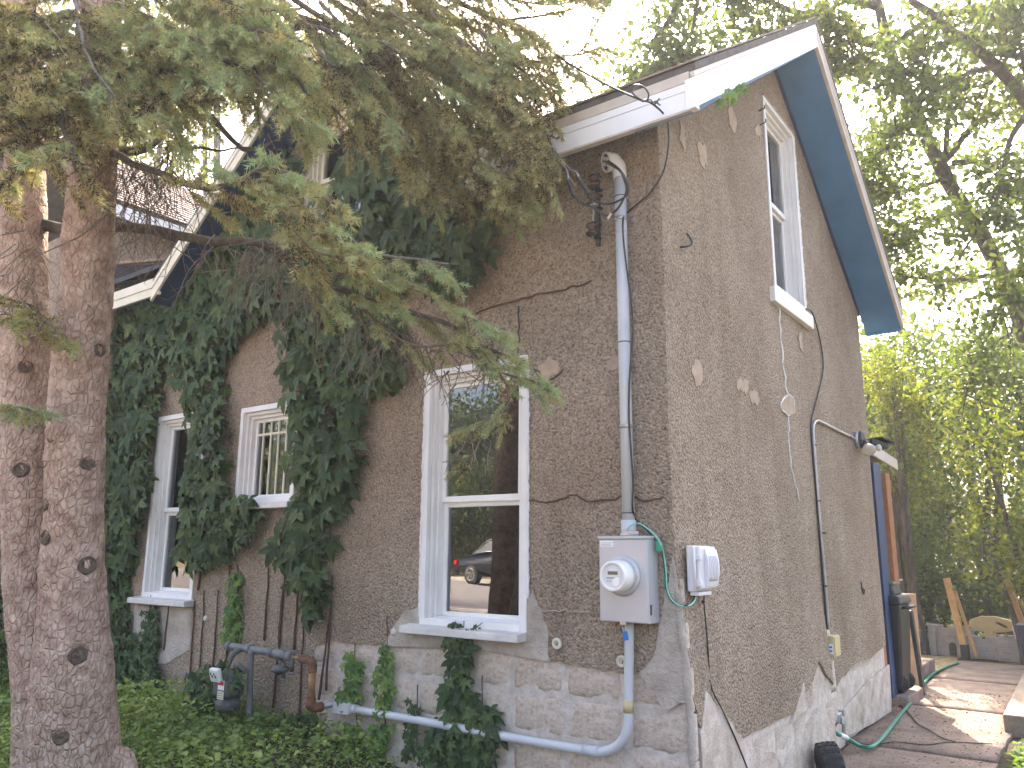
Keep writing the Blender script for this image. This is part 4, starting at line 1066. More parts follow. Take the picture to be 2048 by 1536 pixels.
gpipe([(x, GY, z) for x, z in rx], .030, 'rust', 'elbow')
ry = [(-2.689, 0.7), (-2.69, 0.523)]; gpipe([(x, GY, z) for x, z in ry], .026, 'rust_yellow')
ez = (-2.693, 0.5); gpipe([(ez[0], GY, ez[1] + .03), (ez[0], GY, ez[1] - .02), (ez[0] + .02, GY + .04, ez[1] - .035), (ez[0] + .03, GY + .08, ez[1] - .035)], .033, 'rust', 'elbow')
gpipe([(ez[0] + .03, GY + .07, ez[1] - .035), (ez[0] + .10, .03, ez[1] - .01)], .022, 'emt_steel')
d1 = [(-3.378, 0.801), (-3.374, 0.657), (-3.353, 0.375)]; gpipe([(x, GY - .02, z) for x, z in d1] + [(d1[-1][0], GY - .02, .22)], .024, 'cast_grey')
d2 = [(-3.084, 0.794), (-3.064, 0.719), (-3.036, 0.669)]; gpipe([(x, GY + .02, z) for x, z in d2], .022, 'gas_grey')
rgx, rgz = (-3.047, 0.695)
b = MB(); b.lathe((rgx, GY, rgz + .03), (0, 0, -1), [(0, .02), (.02, .06), (.035, .075), (.05, .06), (.07, .02)], 22); b.build('regulator', 'gas_grey', gm)
for a in ((-2.915, 0.704), (-3.012, 0.654)):
    gpipe([(a[0], GY, a[1] + .09), (a[0], GY, a[1] - .02)], .016, 'gas_grey'); gpipe([(a[0], GY, a[1] - .02), (a[0], GY, a[1] - .04)], .022, 'cast_grey', 'vent_cap')
mxa, mza = (-3.456, 0.549)
b = MB(); b.box(mxa - .10, mxa + .10, -.45, -.27, mza - .08, mza + .08); bd_ = b.build('body', 'gas_grey', gm, .05, 4)
b = MB(); b.box(mxa - .085, mxa + .085, -.44, -.28, mza - .18, mza - .06); b.build('body_lower', 'gas_grey', gm, .06, 4)
b = MB(); b.lathe((mxa - .07, -.35, mza + .07), (1, 0, 0), [(0, .02), (.005, .055), (.14, .055), (.145, .02)], 18); b.build('top_dome', 'gas_grey', gm)
b = MB(); b.obox((mxa - .02, -.462, mza + .09), (1, 0, 0), (0, 1, .25), (0, -.25, 1), .055, .016, .05); ix = b.build('index_box', 'white_paper', gm, .008)
b = MB(); b.obox((mxa - .02, -.482, mza + .087), (1, 0, 0), (0, 1, .25), (0, -.25, 1), .044, .002, .036); b.build('index_glass', 'telecom_grey', ix)
for k in range(4):
    b = MB(); b.obox((mxa - .05 + .02 * k, -.4865, mza + .097 - .016 * (k % 2)), (1, 0, 0), (0, 1, .25), (0, -.25, 1), .007, .001, .009); b.build('dial_mark', 'charcoal', ix)
b = MB(); b.box(mxa + .0, mxa + .075, -.4525, -.4505, mza - .01, mza + .055); s_ = b.build('sticker', 'white_paper', gm)
b = MB(); b.box(mxa + .005, mxa + .070, -.4545, -.453, mza + .022, mza + .052); b.build('red_panel', 'red_print', s_)
b = MB(); b.box(mxa + .0, mxa + .075, -.4525, -.4505, mza - .075, mza - .02); s_ = b.build('sticker', 'aged_ivory', gm)
for k in range(3):
    b = MB(); b.box(mxa + .008, mxa + .066, -.4545, -.453, mza - .066 + .015 * k, mza - .060 + .015 * k); b.build('print_line', 'grey_print', s_)
gpipe([(mxa - .06, -.35, mza + .12), (mxa - .06, -.30, mza + .22), P3[0] and (P3[1][0] - .08, GY, P3[1][2])], .02, 'gas_grey')
gpipe([(mxa + .06, -.35, mza + .12), (mxa + .08, -.35, mza + .16), (mxa + .12, -.30, mza + .10)], .02, 'gas_grey')

# ------------------------------------------------------------------ leaf and needle shapes
def leaflet(L, w, fold=.25, droop=.12):
    b, m, t = (0, 0, 0), (0, .45 * L, 0), (0, L, -droop * L)
    out = []
    for s in (-1, 1):
        l0, l1, l2 = (s * w * .62, .2 * L, fold * w * .6), (s * w, .42 * L, fold * w), (s * w * .66, .74 * L, fold * w * .5 - droop * L * .5)
        out += [(b, l0, m), (m, l0, l1), (m, l1, l2), (m, l2, t)]
    return np.array(out, dtype=float)
def palmate(seed):
    r = np.random.default_rng(seed); out = []
    for ang, sc in ((-112, .55), (-55, .86), (0, 1.0), (55, .86), (112, .55)):
        a = math.radians(ang + r.uniform(-9, 9)); L = sc * r.uniform(.9, 1.08); tl = leaflet(L, L * r.uniform(.22, .27), .3, r.uniform(.05, .3))
        rot = np.array([[math.cos(a), math.sin(a), 0], [-math.sin(a), math.cos(a), 0], [0, 0, 1]])
        tilt = r.uniform(-.35, .12); tl = tl.copy(); tl[:, :, 2] += tl[:, :, 1] * tilt * .5
        out.append(np.einsum('ij,kvj->kvi', rot, tl))
    return np.concatenate(out)
PALM = [palmate(s) for s in range(6)]
def simple_leaf(w=.32, fold=.3, droop=.15):
    b, t = (0, 0, 0), (0, 1, -droop)
    out = []
    for s in (-1, 1):
        l1, l2 = (s * w, .35, fold * w), (s * w * .75, .7, fold * w * .7 - droop * .4)
        out += [(b, l1, l2), (b, l2, t)]
    return np.array(out, dtype=float)
LEAF = simple_leaf(); LEAFW = simple_leaf(.42, .25, .2)
def sprig(seed, n=42, nl=.33, wd=.052):
    r = np.random.default_rng(seed); out = []
    for k in range(n):
        t = (k + r.uniform(0, 1)) / n; a = r.uniform(0, 2 * math.pi); f = r.uniform(.45, .95) + (.6 if t > .9 else 0)
        d = np.array([math.cos(a), f, math.sin(a) * .85 + .12]); d /= np.linalg.norm(d)
        p = np.array([.012 * math.cos(a), t * .93, .012 * math.sin(a)]); L = nl * r.uniform(.75, 1.1)
        s = np.cross(d, r.normal(size=3)); s /= np.linalg.norm(s)
        out.append((p - s * wd / 2, p + s * wd / 2, p + d * L))
    for s in (0, 1, 2):
        a = s * 2.1; q = np.array([.014 * math.cos(a), 0, .014 * math.sin(a)]); q2 = np.array([.014 * math.cos(a + 2.1), 0, .014 * math.sin(a + 2.1)])
        out.append((q, q2, np.array([0, .95, 0])))
    return np.array(out)
SPRIG = [sprig(s) for s in range(4)]

def inside(poly, pts):
    x, y = pts[:, 0], pts[:, 1]; c = np.zeros(len(pts), bool); n = len(poly)
    for i in range(n):
        x1, y1 = poly[i]; x2, y2 = poly[(i + 1) % n]
        hit = ((y1 > y) != (y2 > y)) & (x < (x2 - x1) * (y - y1) / (y2 - y1 + 1e-12) + x1); c ^= hit
    return c
def fill(poly, spacing):
    """evenly loose points in a polygon"""
    p = np.array(poly); lo, hi = p.min(0), p.max(0)
    gx = np.arange(lo[0], hi[0], spacing); gy = np.arange(lo[1], hi[1], spacing)
    g_ = np.stack(np.meshgrid(gx, gy), -1).reshape(-1, 2) + rng.uniform(-.5, .5, (len(gx) * len(gy), 2)) * spacing
    return g_[inside(poly, g_)]

# ------------------------------------------------------------------ Virginia creeper
LEAFMESH = {}
def leaf_data(mat):
    if mat not in LEAFMESH:
        LEAFMESH[mat] = []
        for tri in PALM:
            me = bpy.data.meshes.new('leaf'); me.from_pydata(tri.reshape(-1, 3).tolist(), [], [(3 * i, 3 * i + 1, 3 * i + 2) for i in range(len(tri))])
            bm = bmesh.new(); bm.from_mesh(me); bmesh.ops.remove_doubles(bm, verts=bm.verts, dist=1e-4); bm.to_mesh(me); bm.free()
            me.materials.append(M[mat]); LEAFMESH[mat].append(me)
    return LEAFMESH[mat]
CAMP = np.array(cam_ob.location)
def creeper(name, label, pts, size, mat, n_single, depth=(.03, .16), stems=(), stem_r=.006, loc=None, cat='climber', group=None):
    """pts: (n,3) leaf joints on the wall (x, y, z); leaves hang over each other, facing out and up"""
    n = len(pts)
    pts = pts.copy(); pts[:, 1] -= rng.uniform(depth[0], depth[1], n)
    down = np.stack([rng.normal(0, .35, n), rng.normal(-.25, .2, n), np.full(n, -1.0)], 1)
    nrm = np.stack([rng.normal(.12, .38, n), np.full(n, -1.0), rng.normal(.55, .3, n)], 1)
    fr = frames(down, nrm); sc = size * rng.uniform(.65, 1.2, n)
    ap = sc / np.linalg.norm(pts - CAMP, axis=1) * (1 + 1.2 * (-pts[:, 1]))
    order = np.argsort(-ap); single = order[:n_single]; rest = order[n_single:]
    lo = pts.min(0) if loc is None else np.array(loc)
    root = thing(name, label, cat, tuple(float(a) for a in (pts[:, 0].mean(), 0, lo[2])) if loc is None else loc, group)
    data = leaf_data(mat + '_one')
    for i in single:
        o = bpy.data.objects.new('leaf', data[int(i) % 6])
        m = Matrix([[*(fr[i][r] * sc[i]), pts[i][r]] for r in range(3)] + [[0, 0, 0, 1]])
        link(o, root); o.matrix_basis = m
    if len(rest):
        tri = []; tint = []
        for k in range(6):
            idx = rest[rest % 6 == k]
            if len(idx):
                tri.append(scatter(PALM[k], fr[idx], pts[idx], sc[idx])); tint.append(np.repeat(rng.uniform(0, 1, len(idx)), len(PALM[k])))
        tag(tris_object('leaves', np.concatenate(tri), np.concatenate(tint), mat, root), kind='stuff')
    for line in stems:
        q = smoothline(line, 8); q = [p + Vector((.014 * nz3(p, 6, 1.), .004 * nz3(p, 9), .01 * nz3(p, 7))) for p in q]
        b = MB(); b.tube(q, [stem_r * (1.15 - .6 * i / len(q)) for i in range(len(q))], 6); b.build('stem', 'stem_brown', root)
    return root
def onwall(xz): xz = np.asarray(xz); return np.stack([xz[:, 0], np.zeros(len(xz)), xz[:, 1]], 1)
polys = [
 [(-6.819, 4.043), (-5.836, 4.147), (-5.417, 4.174), (-4.937, 3.925), (-5.164, 3.456), (-5.366, 3.18), (-5.217, 2.621), (-5.195, 2.188), (-5.471, 1.771), (-5.553, 1.396), (-5.665, 1.277), (-6.159, 1.144)],
 [(-5.25, 3.984), (-4.925, 4.128), (-3.771, 3.894), (-3.838, 3.536), (-4.197, 3.361), (-4.32, 3.145), (-4.189, 2.718), (-4.075, 2.397), (-4.053, 2.049), (-3.629, 1.95), (-3.562, 1.765), (-3.817, 1.543), (-4.476, 1.378), (-4.766, 1.495), (-4.733, 1.895), (-4.632, 2.435), (-4.773, 2.679), (-5.061, 3.242)],
 [(-3.438, 3.646), (-3.124, 3.763), (-2.398, 3.493), (-2.091, 3.2), (-2.026, 2.884), (-2.173, 2.751), (-2.432, 2.665), (-2.485, 2.212), (-2.603, 1.936), (-2.709, 1.64), (-2.876, 1.473), (-3.043, 1.396), (-3.449, 1.486), (-3.406, 1.683), (-3.198, 1.917), (-3.254, 2.381), (-3.431, 2.9)],
 [(-2.936, 1.51), (-2.752, 1.474), (-2.788, 1.218), (-2.897, 1.032), (-3.062, 1.078), (-3.158, 1.356)],
 [(-5.063, 4.47), (-4.433, 4.733), (-3.467, 4.671), (-2.857, 4.322), (-2.821, 4.672), (-2.423, 4.952), (-1.717, 4.757), (-1.231, 4.125), (-1.021, 4.009), (-1.183, 3.772), (-1.29, 3.538), (-1.444, 3.367), (-1.675, 3.318), (-1.926, 3.52), (-2.396, 3.452), (-3.645, 3.685), (-4.901, 3.969)],
 [(-4.236, 3.795), (-3.154, 4.126), (-2.303, 3.76), (-2.396, 3.452), (-3.625, 3.5)],
 [(-4.989, 4.559), (-4.693, 4.853), (-4.088, 5.097), (-3.581, 5.142), (-3.406, 4.893), (-3.341, 4.401), (-3.704, 4.256), (-4.612, 4.266)],
 [(-2.618, 4.791), (-2.261, 5.12), (-1.722, 4.927), (-1.279, 4.371), (-1.098, 4.049), (-1.409, 3.943), (-2.219, 4.239)],
]
allp = np.concatenate([fill(p, .074) for p in polys])

keep = np.ones(len(allp), bool)
for w_ in ((-5.36, -4.82, 1.15, 2.86), (-4.15, -3.33, 1.98, 2.95), (-3.40, -2.90, 4.3, 5.3)):      # the glass stays mostly free
    ins = (allp[:, 0] > w_[0]) & (allp[:, 0] < w_[1]) & (allp[:, 1] > w_[2]) & (allp[:, 1] < w_[3]); keep &= ~(ins & (rng.uniform(0, 1, len(allp)) < .975))
allp = allp[keep]
sts = []
for a in ([(-4.367, 0.149), (-4.386, 0.424), (-4.383, 0.748), (-4.397, 1.202)], [(-4.201, 0.246), (-4.197, 0.72), (-4.193, 1.208)], [(-4.481, 0.175), (-4.506, 0.575), (-4.535, 1.113)], [(-4.008, 0.617), (-4.025, 1.012), (-4.064, 1.418)], [(-3.349, 0.82), (-3.346, 1.16), (-3.314, 1.391)], [(-3.061, 0.306), (-3.062, 0.696), (-3.063, 1.097)], [(-2.85, 0.47), (-2.815, 0.717), (-2.774, 1.182)], [(-3.372, 0.341), (-3.345, 0.784), (-3.329, 1.352)], [(-4.949, 0.665), (-4.938, 0.837), (-4.942, 1.097)], [(-5.254, 0.512), (-5.234, 0.863), (-5.24, 1.13)], [(-3.539, 0.845), (-3.534, 1.152), (-3.539, 1.426)], [(-2.774, 0.547), (-2.769, 0.968), (-2.766, 1.364)], [(-3.165, 0.797), (-3.161, 1.13), (-3.158, 1.356)], [(-5.624, 0.615), (-5.624, 0.978), (-5.652, 1.301)]):
    sts.append([(x, -.012, z) for x, z in a])
for c_ in ((-5.7, .4, 4.0), (-4.5, 1.2, 4.3), (-3.0, 1.2, 3.6), (-2.9, 3.0, 4.9), (-2.2, 3.2, 4.6)): sts.append([(c_[0] + .05 * k, -.015, c_[1] + (c_[2] - c_[1]) * k / 5) for k in range(6)])
creeper('virginia_creeper', 'large dark green five-leaved creeper covering the left of the front wall and gable', onwall(allp), .145, 'creeper', 300, (.03, .17), sts, .009)

def column(poly, spacing=.05): return onwall(fill(poly, spacing))
small = [
 ('creeper_shoot', 'light green creeper shoot left of the yellow-green one above the conduit end', [(-2.515, 0.879), (-2.441, 0.85), (-2.365, 0.705), (-2.389, 0.519), (-2.464, 0.428), (-2.583, 0.498), (-2.543, 0.672)], .065, 'creeper_young', [[(-2.496, 0.898), (-2.464, 0.578), (-2.432, 0.251)]]),
 ('creeper_shoot', 'bright yellow-green narrow creeper shoot climbing the foundation left of the sill', [(-2.203, 0.918), (-2.13, 0.913), (-2.096, 0.712), (-2.093, 0.471), (-2.166, 0.414), (-2.222, 0.537), (-2.205, 0.768)], .062, 'creeper_young', [[(-2.184, 1.104), (-2.17, 0.937), (-2.167, 0.608), (-2.166, 0.223)]]),
 ('creeper_shoot', 'tall dark green creeper mound climbing to the big window sill', [(-1.557, 1.034), (-1.43, 1.042), (-1.393, 0.837), (-1.369, 0.644), (-1.229, 0.6), (-1.158, 0.45), (-1.13, 0.369), (-1.302, 0.247), (-1.669, 0.192), (-1.752, 0.342), (-1.678, 0.473), (-1.598, 0.665), (-1.569, 0.853)], .098, 'creeper', [[(-1.482, 1.108), (-1.484, 0.829), (-1.49, 0.556), (-1.502, 0.211)], [(-1.319, 0.783), (-1.324, 0.575), (-1.334, 0.254)]]),
 ('creeper_shoot', 'tiny creeper sprig reaching up over the big window sill', [(-1.576, 1.096), (-1.499, 1.107), (-1.472, 1.04), (-1.406, 1.056), (-1.325, 1.104), (-1.316, 1.086), (-1.422, 1.012), (-1.53, 0.995)], .036, 'creeper', [[(-1.513, 0.981), (-1.532, 1.058), (-1.559, 1.104)], [(-1.513, 0.981), (-1.418, 1.043), (-1.324, 1.098)]]),
 ('creeper_shoot', 'small dark creeper shoot crossing the conduit left of the mound', [(-1.895, 0.588), (-1.833, 0.517), (-1.816, 0.426), (-1.846, 0.268), (-1.925, 0.227), (-1.943, 0.441)], .052, 'creeper', [[(-1.871, 0.669), (-1.871, 0.45), (-1.88, 0.233)]]),
 ('creeper_shoot', 'low dark creeper shoot under the conduit beside the mound', [(-1.696, 0.38), (-1.632, 0.373), (-1.649, 0.236), (-1.798, 0.184), (-1.768, 0.31)], .058, 'creeper', [[(-1.675, 0.398), (-1.695, 0.2)]]),
 ('creeper_shoot', 'low green creeper shoot below the conduit end fitting', [(-2.522, 0.371), (-2.411, 0.385), (-2.363, 0.26), (-2.285, 0.207), (-2.405, 0.141), (-2.534, 0.172)], .060, 'creeper_young', [[(-2.455, 0.446), (-2.415, 0.14)]]),
 ('creeper_shoot', 'low yellow-green creeper shoot below the conduit with a few orange leaves', [(-2.224, 0.407), (-2.089, 0.392), (-2.111, 0.263), (-2.161, 0.13), (-2.259, 0.178)], .060, 'creeper_young', [[(-2.168, 0.446), (-2.172, 0.16)]]),
 ('creeper_shoot', 'pale green creeper strand hanging above the gas pipe', [(-4.014, 1.357), (-3.879, 1.38), (-3.836, 1.14), (-3.846, 0.785), (-4.031, 0.792), (-4.02, 0.972), (-3.972, 1.135)], .062, 'creeper_young', [[(-3.952, 1.42), (-3.899, 0.782)]]),
 ('creeper_shoot', 'thin creeper strands under the left window sill', [(-5.262, 1.017), (-5.08, 1.038), (-4.964, 0.749), (-5.081, 0.484), (-5.261, 0.642)], .055, 'creeper', [[(-5.169, 1.065), (-5.097, 0.482)]]),
 ('creeper_shoot', 'leafy creeper skirt at the wall foot behind the spruce trunk', [(-6.154, 1.121), (-5.633, 1.208), (-5.5, 0.803), (-4.928, 0.539), (-4.762, 0.264), (-5.693, 0.076), (-5.938, 0.138)], .095, 'creeper', [[(-5.902, 1.295), (-5.623, 0.171)]]),
 ('creeper_shoot', 'creeper leaves growing over the gas meter pipes', [(-3.958, 0.601), (-3.714, 0.687), (-3.432, 0.732), (-3.238, 0.627), (-3.436, 0.48), (-3.541, 0.303), (-3.955, 0.217), (-3.877, 0.397)], .085, 'creeper', [[(-3.42, 0.335), (-3.518, 0.658)]]),
 ('creeper_shoot', 'dark creeper patch on the lower wall right of the gas meter', [(-3.296, 0.314), (-2.844, 0.401), (-2.771, 0.172), (-3.035, 0.033), (-3.401, 0.157)], .078, 'creeper', [[(-3.067, 0.376), (-3.03, 0.102)]]),
]
for nm, lab, poly, sz, mat, ss in small:
    off = .34 if 'gas meter pipes' in lab else 0
    p = column(poly, sz * .52); p[:, 1] -= off
    creeper(nm, lab, p, sz, mat, len(p), (.012, .09), [[(x, -.010 - off, z) for x, z in s] for s in ss], .004, group=None)
# a spray of creeper hanging from the rake above the corner
y, z = (0.755, 4.651)
rk_pts = np.array([[.20 + rng.uniform(-.05, .08), 0.15 + rng.uniform(-.1, .25), 4.30 + rng.uniform(-.12, .05)] for _ in range(16)])
r0_ = np.array([(0.393, 0.029, 4.185), (0.42, 0.042, 4.214), (0.438, 0.048, 4.243), (0.448, 0.064, 4.208), (0.47, 0.074, 4.232), (0.492, 0.085, 4.255), (0.508, 0.093, 4.267), (0.52, 0.107, 4.25), (0.405, 0.043, 4.167), (0.456, 0.074, 4.191)])
creeper('creeper_tip', 'little bright creeper spray hanging under the rake board', r0_, .05, 'creeper_young', len(r0_), (-.02, .02), [], .003)

# ------------------------------------------------------------------ the spruce
def cr_np(pts, n=8): return np.array([tuple(p) for p in smoothline(pts, n)])
spruce = thing('spruce_tree', 'old two-stemmed spruce with scaly grey-pink bark in front of the house', 'tree', (-2.6, -2.0, .26))
TR1 = [(-2.729, -1.797, 0.116), (-2.672, -1.851, 0.485), (-2.631, -1.91, 0.879), (-2.596, -1.975, 1.275), (-2.557, -2.037, 1.673), (-2.493, -2.126, 2.342), (-2.436, -2.175, 2.89), (-2.358, -2.259, 3.729), (-2.318, -2.344, 4.61), (-2.293, -2.462, 5.865), (-2.311, -2.581, 7.251)]
TR2 = [(-2.904, -1.791, 0.082), (-2.903, -1.862, 0.454), (-2.934, -1.939, 0.855), (-2.97, -2.02, 1.262), (-3.014, -2.095, 1.819), (-3.038, -2.212, 2.686), (-3.05, -2.329, 3.589), (-3.063, -2.456, 4.53), (-3.073, -2.678, 6.182)]
R1 = [.290, .232, .200, .168, .150, .141, .134, .122, .112, .098, .08]
R2 = [.230, .185, .155, .145, .140, .136, .130, .122, .105]
KN = [((-2.413, -2.214, 2.127), .05), ((-2.336, -2.121, 1.991), .045), ((-2.459, -2.212, 1.99), .04), ((-2.334, -2.216, 2.359), .035), ((-2.468, -2.162, 1.772), .038), ((-2.33, -2.044, 1.464), .05), ((-2.479, -2.127, 1.604), .045), ((-2.38, -2.027, 1.012), .05), ((-2.436, -2.029, 0.621), .045), ((-2.317, -2.265, 2.596), .05), ((-2.242, -2.143, 2.584), .04), ((-2.853, -2.267, 2.545), .045), ((-2.83, -2.227, 1.97), .045), ((-2.935, -2.133, 1.308), .035), ((-2.447, -2.306, 2.871), .03)]
TR1 = [tuple(CAMP + (np.array(p) - CAMP) * .982) for p in TR1]; TR2 = [tuple(CAMP + (np.array(p) - CAMP) * .982) for p in TR2]
def bark_trunk(pts, rad, name, seed, nseg=72, step=.013):
    c = cr_np(pts, 10); rr = np.interp(np.linspace(0, len(rad) - 1, len(c)), np.arange(len(rad)), rad)
    d = np.linalg.norm(np.diff(c, axis=0), axis=1); s = np.concatenate([[0], np.cumsum(d)]); m = int(s[-1] / step)
    u = np.linspace(0, s[-1], m); cc = np.stack([np.interp(u, s, c[:, k]) for k in range(3)], 1); r2 = np.interp(u, s, rr)
    ang = np.arange(nseg) / nseg * 2 * math.pi
    X = cc[:, None, 0] + r2[:, None] * np.cos(ang); Y = cc[:, None, 1] + r2[:, None] * np.sin(ang); Z = np.repeat(cc[:, 2:3], nseg, 1)
    vs = np.stack([X, Y, Z], -1).reshape(-1, 3)
    rad_dir = np.stack([np.tile(np.cos(ang), m), np.tile(np.sin(ang), m), np.zeros(m * nseg)], 1)
    kn = [(np.array(k), r_) for k, r_ in KN]
    disp = np.empty(len(vs))
    for i, v in enumerate(vs):
        dd, pp = noise.voronoi(Vector((v[0] * 30 + seed, v[1] * 30, v[2] * 19)))[:2]
        cr_ = min(1.0, (dd[1] - dd[0]) * 4.0)
        lump = noise.noise(Vector((v[0] * 5, v[1] * 5, v[2] * 3 + seed)))
        disp[i] = -.006 * (1 - cr_) + .003 * (dd[0] - .4) + .010 * lump + .006 * noise.noise(Vector((v[0] * 16, v[1] * 16, v[2] * 13)))
    for k, r_ in kn:
        q = np.linalg.norm(vs - k, axis=1)
        near = np.exp(-(q / (r_ * 1.5)) ** 2)
        disp += .014 * near * np.cos(q / r_ * 4.2)
    vs = vs + rad_dir * disp[:, None]
    fs = []
    for j in range(m - 1):
        a = j * nseg; fs += [(a + k, a + (k + 1) % nseg, a + nseg + (k + 1) % nseg, a + nseg + k) for k in range(nseg)]
    me = bpy.data.meshes.new(name); me.from_pydata(vs.tolist(), [], fs); me.polygons.foreach_set('use_smooth', [True] * len(fs)); me.materials.append(M['spruce_bark'])
    return link(bpy.data.objects.new(name, me), spruce)
bark_trunk(TR1, R1, 'trunk', 0.); bark_trunk(TR2, R2, 'trunk', 7.)
for k, r_ in KN:                                    # healed branch stubs
    kv = Vector(k); near = min(TR1 + TR2, key=lambda p: abs(p[2] - k[2]) + .0 * p[0])
    line = TR2 if k in [q[0] for q in KN[11:14]] else TR1
    rl = R2 if line is TR2 else R1
    i = min(range(len(line) - 1), key=lambda j: abs((line[j][2] + line[j + 1][2]) / 2 - k[2]))
    a, c = Vector(line[i]), Vector(line[i + 1]); t_ = (k[2] - a.z) / (c.z - a.z); ax = a + (c - a) * t_; rr = rl[i] + (rl[i + 1] - rl[i]) * t_
    out = kv - ax; out.z = 0; out.normalize(); p = ax + out * (rr - .012)
    b = MB(); b.lathe(p, out + Vector((0, 0, .1)), [(0, r_ * .95), (.012, r_ * .85), (.014, r_ * .7), (.002, r_ * .55), (.008, r_ * .4), (.004, r_ * .3), (.010, r_ * .2), (.011, .001)], 14, True); o = b.build('branch_stub', 'knot_bark', spruce)
    for v in o.data.vertices: v.co += Vector((nz3(v.co, 60), nz3(v.co, 60, 3), nz3(v.co, 60, 7))) * .008
for a in (((-2.464, -1.777, 0.551), (-2.285, -1.688, 0.473)), ((-2.764, -2.013, 0.354), (-2.752, -2.099, 0.231)), ((-2.465, -1.926, 0.384), (-2.287, -1.945, 0.233))):
    b = MB(); p0, p1 = Vector(a[0]), Vector(a[1]); p0.z = min(p0.z, .42)
    b.tube(smoothline([p0 + (p0 - p1) * .5, p0, (p0 + p1) / 2 + Vector((0, 0, .0)), Vector((p1.x, p1.y, .22)), Vector((p1.x, p1.y, .1)) + (p1 - p0) * .6], 6), [.11 - .0037 * i for i in range(25)], 12); b.build('root', 'spruce_bark', spruce)

SPR = [[], [], []]         # sprig bases, directions, (size, tint)
TWG = []                   # thin twigs: triangles
def add_sprigs(p, d, size, tint): SPR[0].append(p); SPR[1].append(d); SPR[2].append((size, tint))
def twig_tris(p, q, r):
    d = q - p; L = np.linalg.norm(d)
    if L < 1e-6: return
    d = d / L; a = np.cross(d, [0.3, .2, .9]); a /= np.linalg.norm(a) + 1e-9; b_ = np.cross(d, a)
    o = [a * r, (-.5 * a + .87 * b_) * r, (-.5 * a - .87 * b_) * r]
    for k in range(3):
        k2 = (k + 1) % 3; TWG.append((p + o[k], p + o[k2], q + o[k2] * .7)); TWG.append((p + o[k], q + o[k2] * .7, q + o[k] * .7))
def spruce_limb(pts, r0, r1, start=.25, spacing=.085, blen=(.28, .5), tone=.6, sz=.085, droop=.35, dens=1.0, dead=.12, tube=True, taper=.55):
    c = cr_np(pts, 8); d = np.linalg.norm(np.diff(c, axis=0), axis=1); s = np.concatenate([[0], np.cumsum(d)]); L = s[-1]
    if tube:
        q = [Vector(p) + Vector((nz3(p, 5, 1), nz3(p, 5, 4), nz3(p, 5, 8))) * .02 for p in c]
        b = MB(); b.tube(q, [r0 + (r1 - r0) * (i / len(c)) ** .8 for i in range(len(c))], 10); b.build('limb', 'twig_grey' if r0 < .02 else 'bark_grey', spruce)
    u = L * start; side = 1
    while u < L:
        p = np.array([np.interp(u, s, c[:, k]) for k in range(3)]); e = 1e-2 * L
        tdir = np.array([np.interp(min(L, u + e), s, c[:, k]) - np.interp(max(0, u - e), s, c[:, k]) for k in range(3)]); tdir /= np.linalg.norm(tdir)
        sv = np.cross(tdir, [0, 0, 1.]); sv /= np.linalg.norm(sv) + 1e-9
        k = (u / L - start) / (1 - start + 1e-9)
        bl = rng.uniform(*blen) * (1 - taper * k) * rng.uniform(.6, 1.1)
        side = -side
        dv = tdir * rng.uniform(.5, .9) + sv * side * rng.uniform(.5, 1.0) + np.array([0, 0, rng.uniform(-.6, .15)])
        dv /= np.linalg.norm(dv)
        bare = rng.uniform() < dead
        n = max(4, int(bl / .034)); prev = p; hue = np.clip(tone + rng.normal(0, .18), 0, 1)
        ddir = dv.copy(); s2 = 1
        for i in range(n):
            ddir = ddir + np.array([0, 0, -droop * .12]) + rng.normal(0, .05, 3); ddir /= np.linalg.norm(ddir)
            nx_ = prev + ddir * bl / n
            twig_tris(prev, nx_, .0035 * (1 - .6 * i / n) + .001)
            if not bare and i > 0 and rng.uniform() < dens:
                s2 = -s2; lat = np.cross(ddir, [0, 0, 1.]); lat /= np.linalg.norm(lat) + 1e-9
                tt = np.clip(hue + rng.normal(0, .12) + .12 * i / n, 0, 1)
                sd = ddir * rng.uniform(.6, 1) + lat * s2 * rng.uniform(.6, 1.0) + np.array([0, 0, rng.uniform(-.45, .1)])
                add_sprigs(prev, sd, sz * rng.uniform(.75, 1.25), tt)
                if rng.uniform() < .9: add_sprigs(prev, ddir + rng.normal(0, .12, 3), sz * rng.uniform(.8, 1.1), tt)
                if rng.uniform() < .6: add_sprigs(prev, -lat * s2 * .8 + ddir * .8 + np.array([0, 0, rng.uniform(-.6, 0)]), sz * rng.uniform(.6, 1), tt)
            elif bare and rng.uniform() < .6:
                lat = rng.normal(0, 1, 3); lat[2] -= .5; lat /= np.linalg.norm(lat); twig_tris(nx_, nx_ + lat * rng.uniform(.04, .11), .0022)
            prev = nx_
        if not bare:
            for _ in range(2): add_sprigs(prev, ddir + rng.normal(0, .45, 3), sz * 1.05, np.clip(hue + .1, 0, 1))
            add_sprigs(prev, ddir, sz * 1.2, np.clip(hue + .15, 0, 1))
        u += spacing * rng.uniform(.6, 1.4)
def dead_hang(p, n, length, spread=.5):
    for _ in range(n):
        q = np.array(p) + rng.normal(0, .04, 3); d = np.array([rng.normal(0, spread), rng.normal(0, spread), rng.uniform(-1, -.3)]); L = length * rng.uniform(.4, 1.1); m = 6
        for i in range(m):
            d = d / np.linalg.norm(d) + rng.normal(0, .16, 3) + np.array([0, 0, -.08]); d /= np.linalg.norm(d); nx_ = q + d * L / m; twig_tris(q, nx_, .0042 * (1 - .7 * i / m))
            if rng.uniform() < .5:
                e = d + rng.normal(0, .7, 3); e /= np.linalg.norm(e); twig_tris(nx_, nx_ + e * L * rng.uniform(.1, .25), .002)
            q = nx_

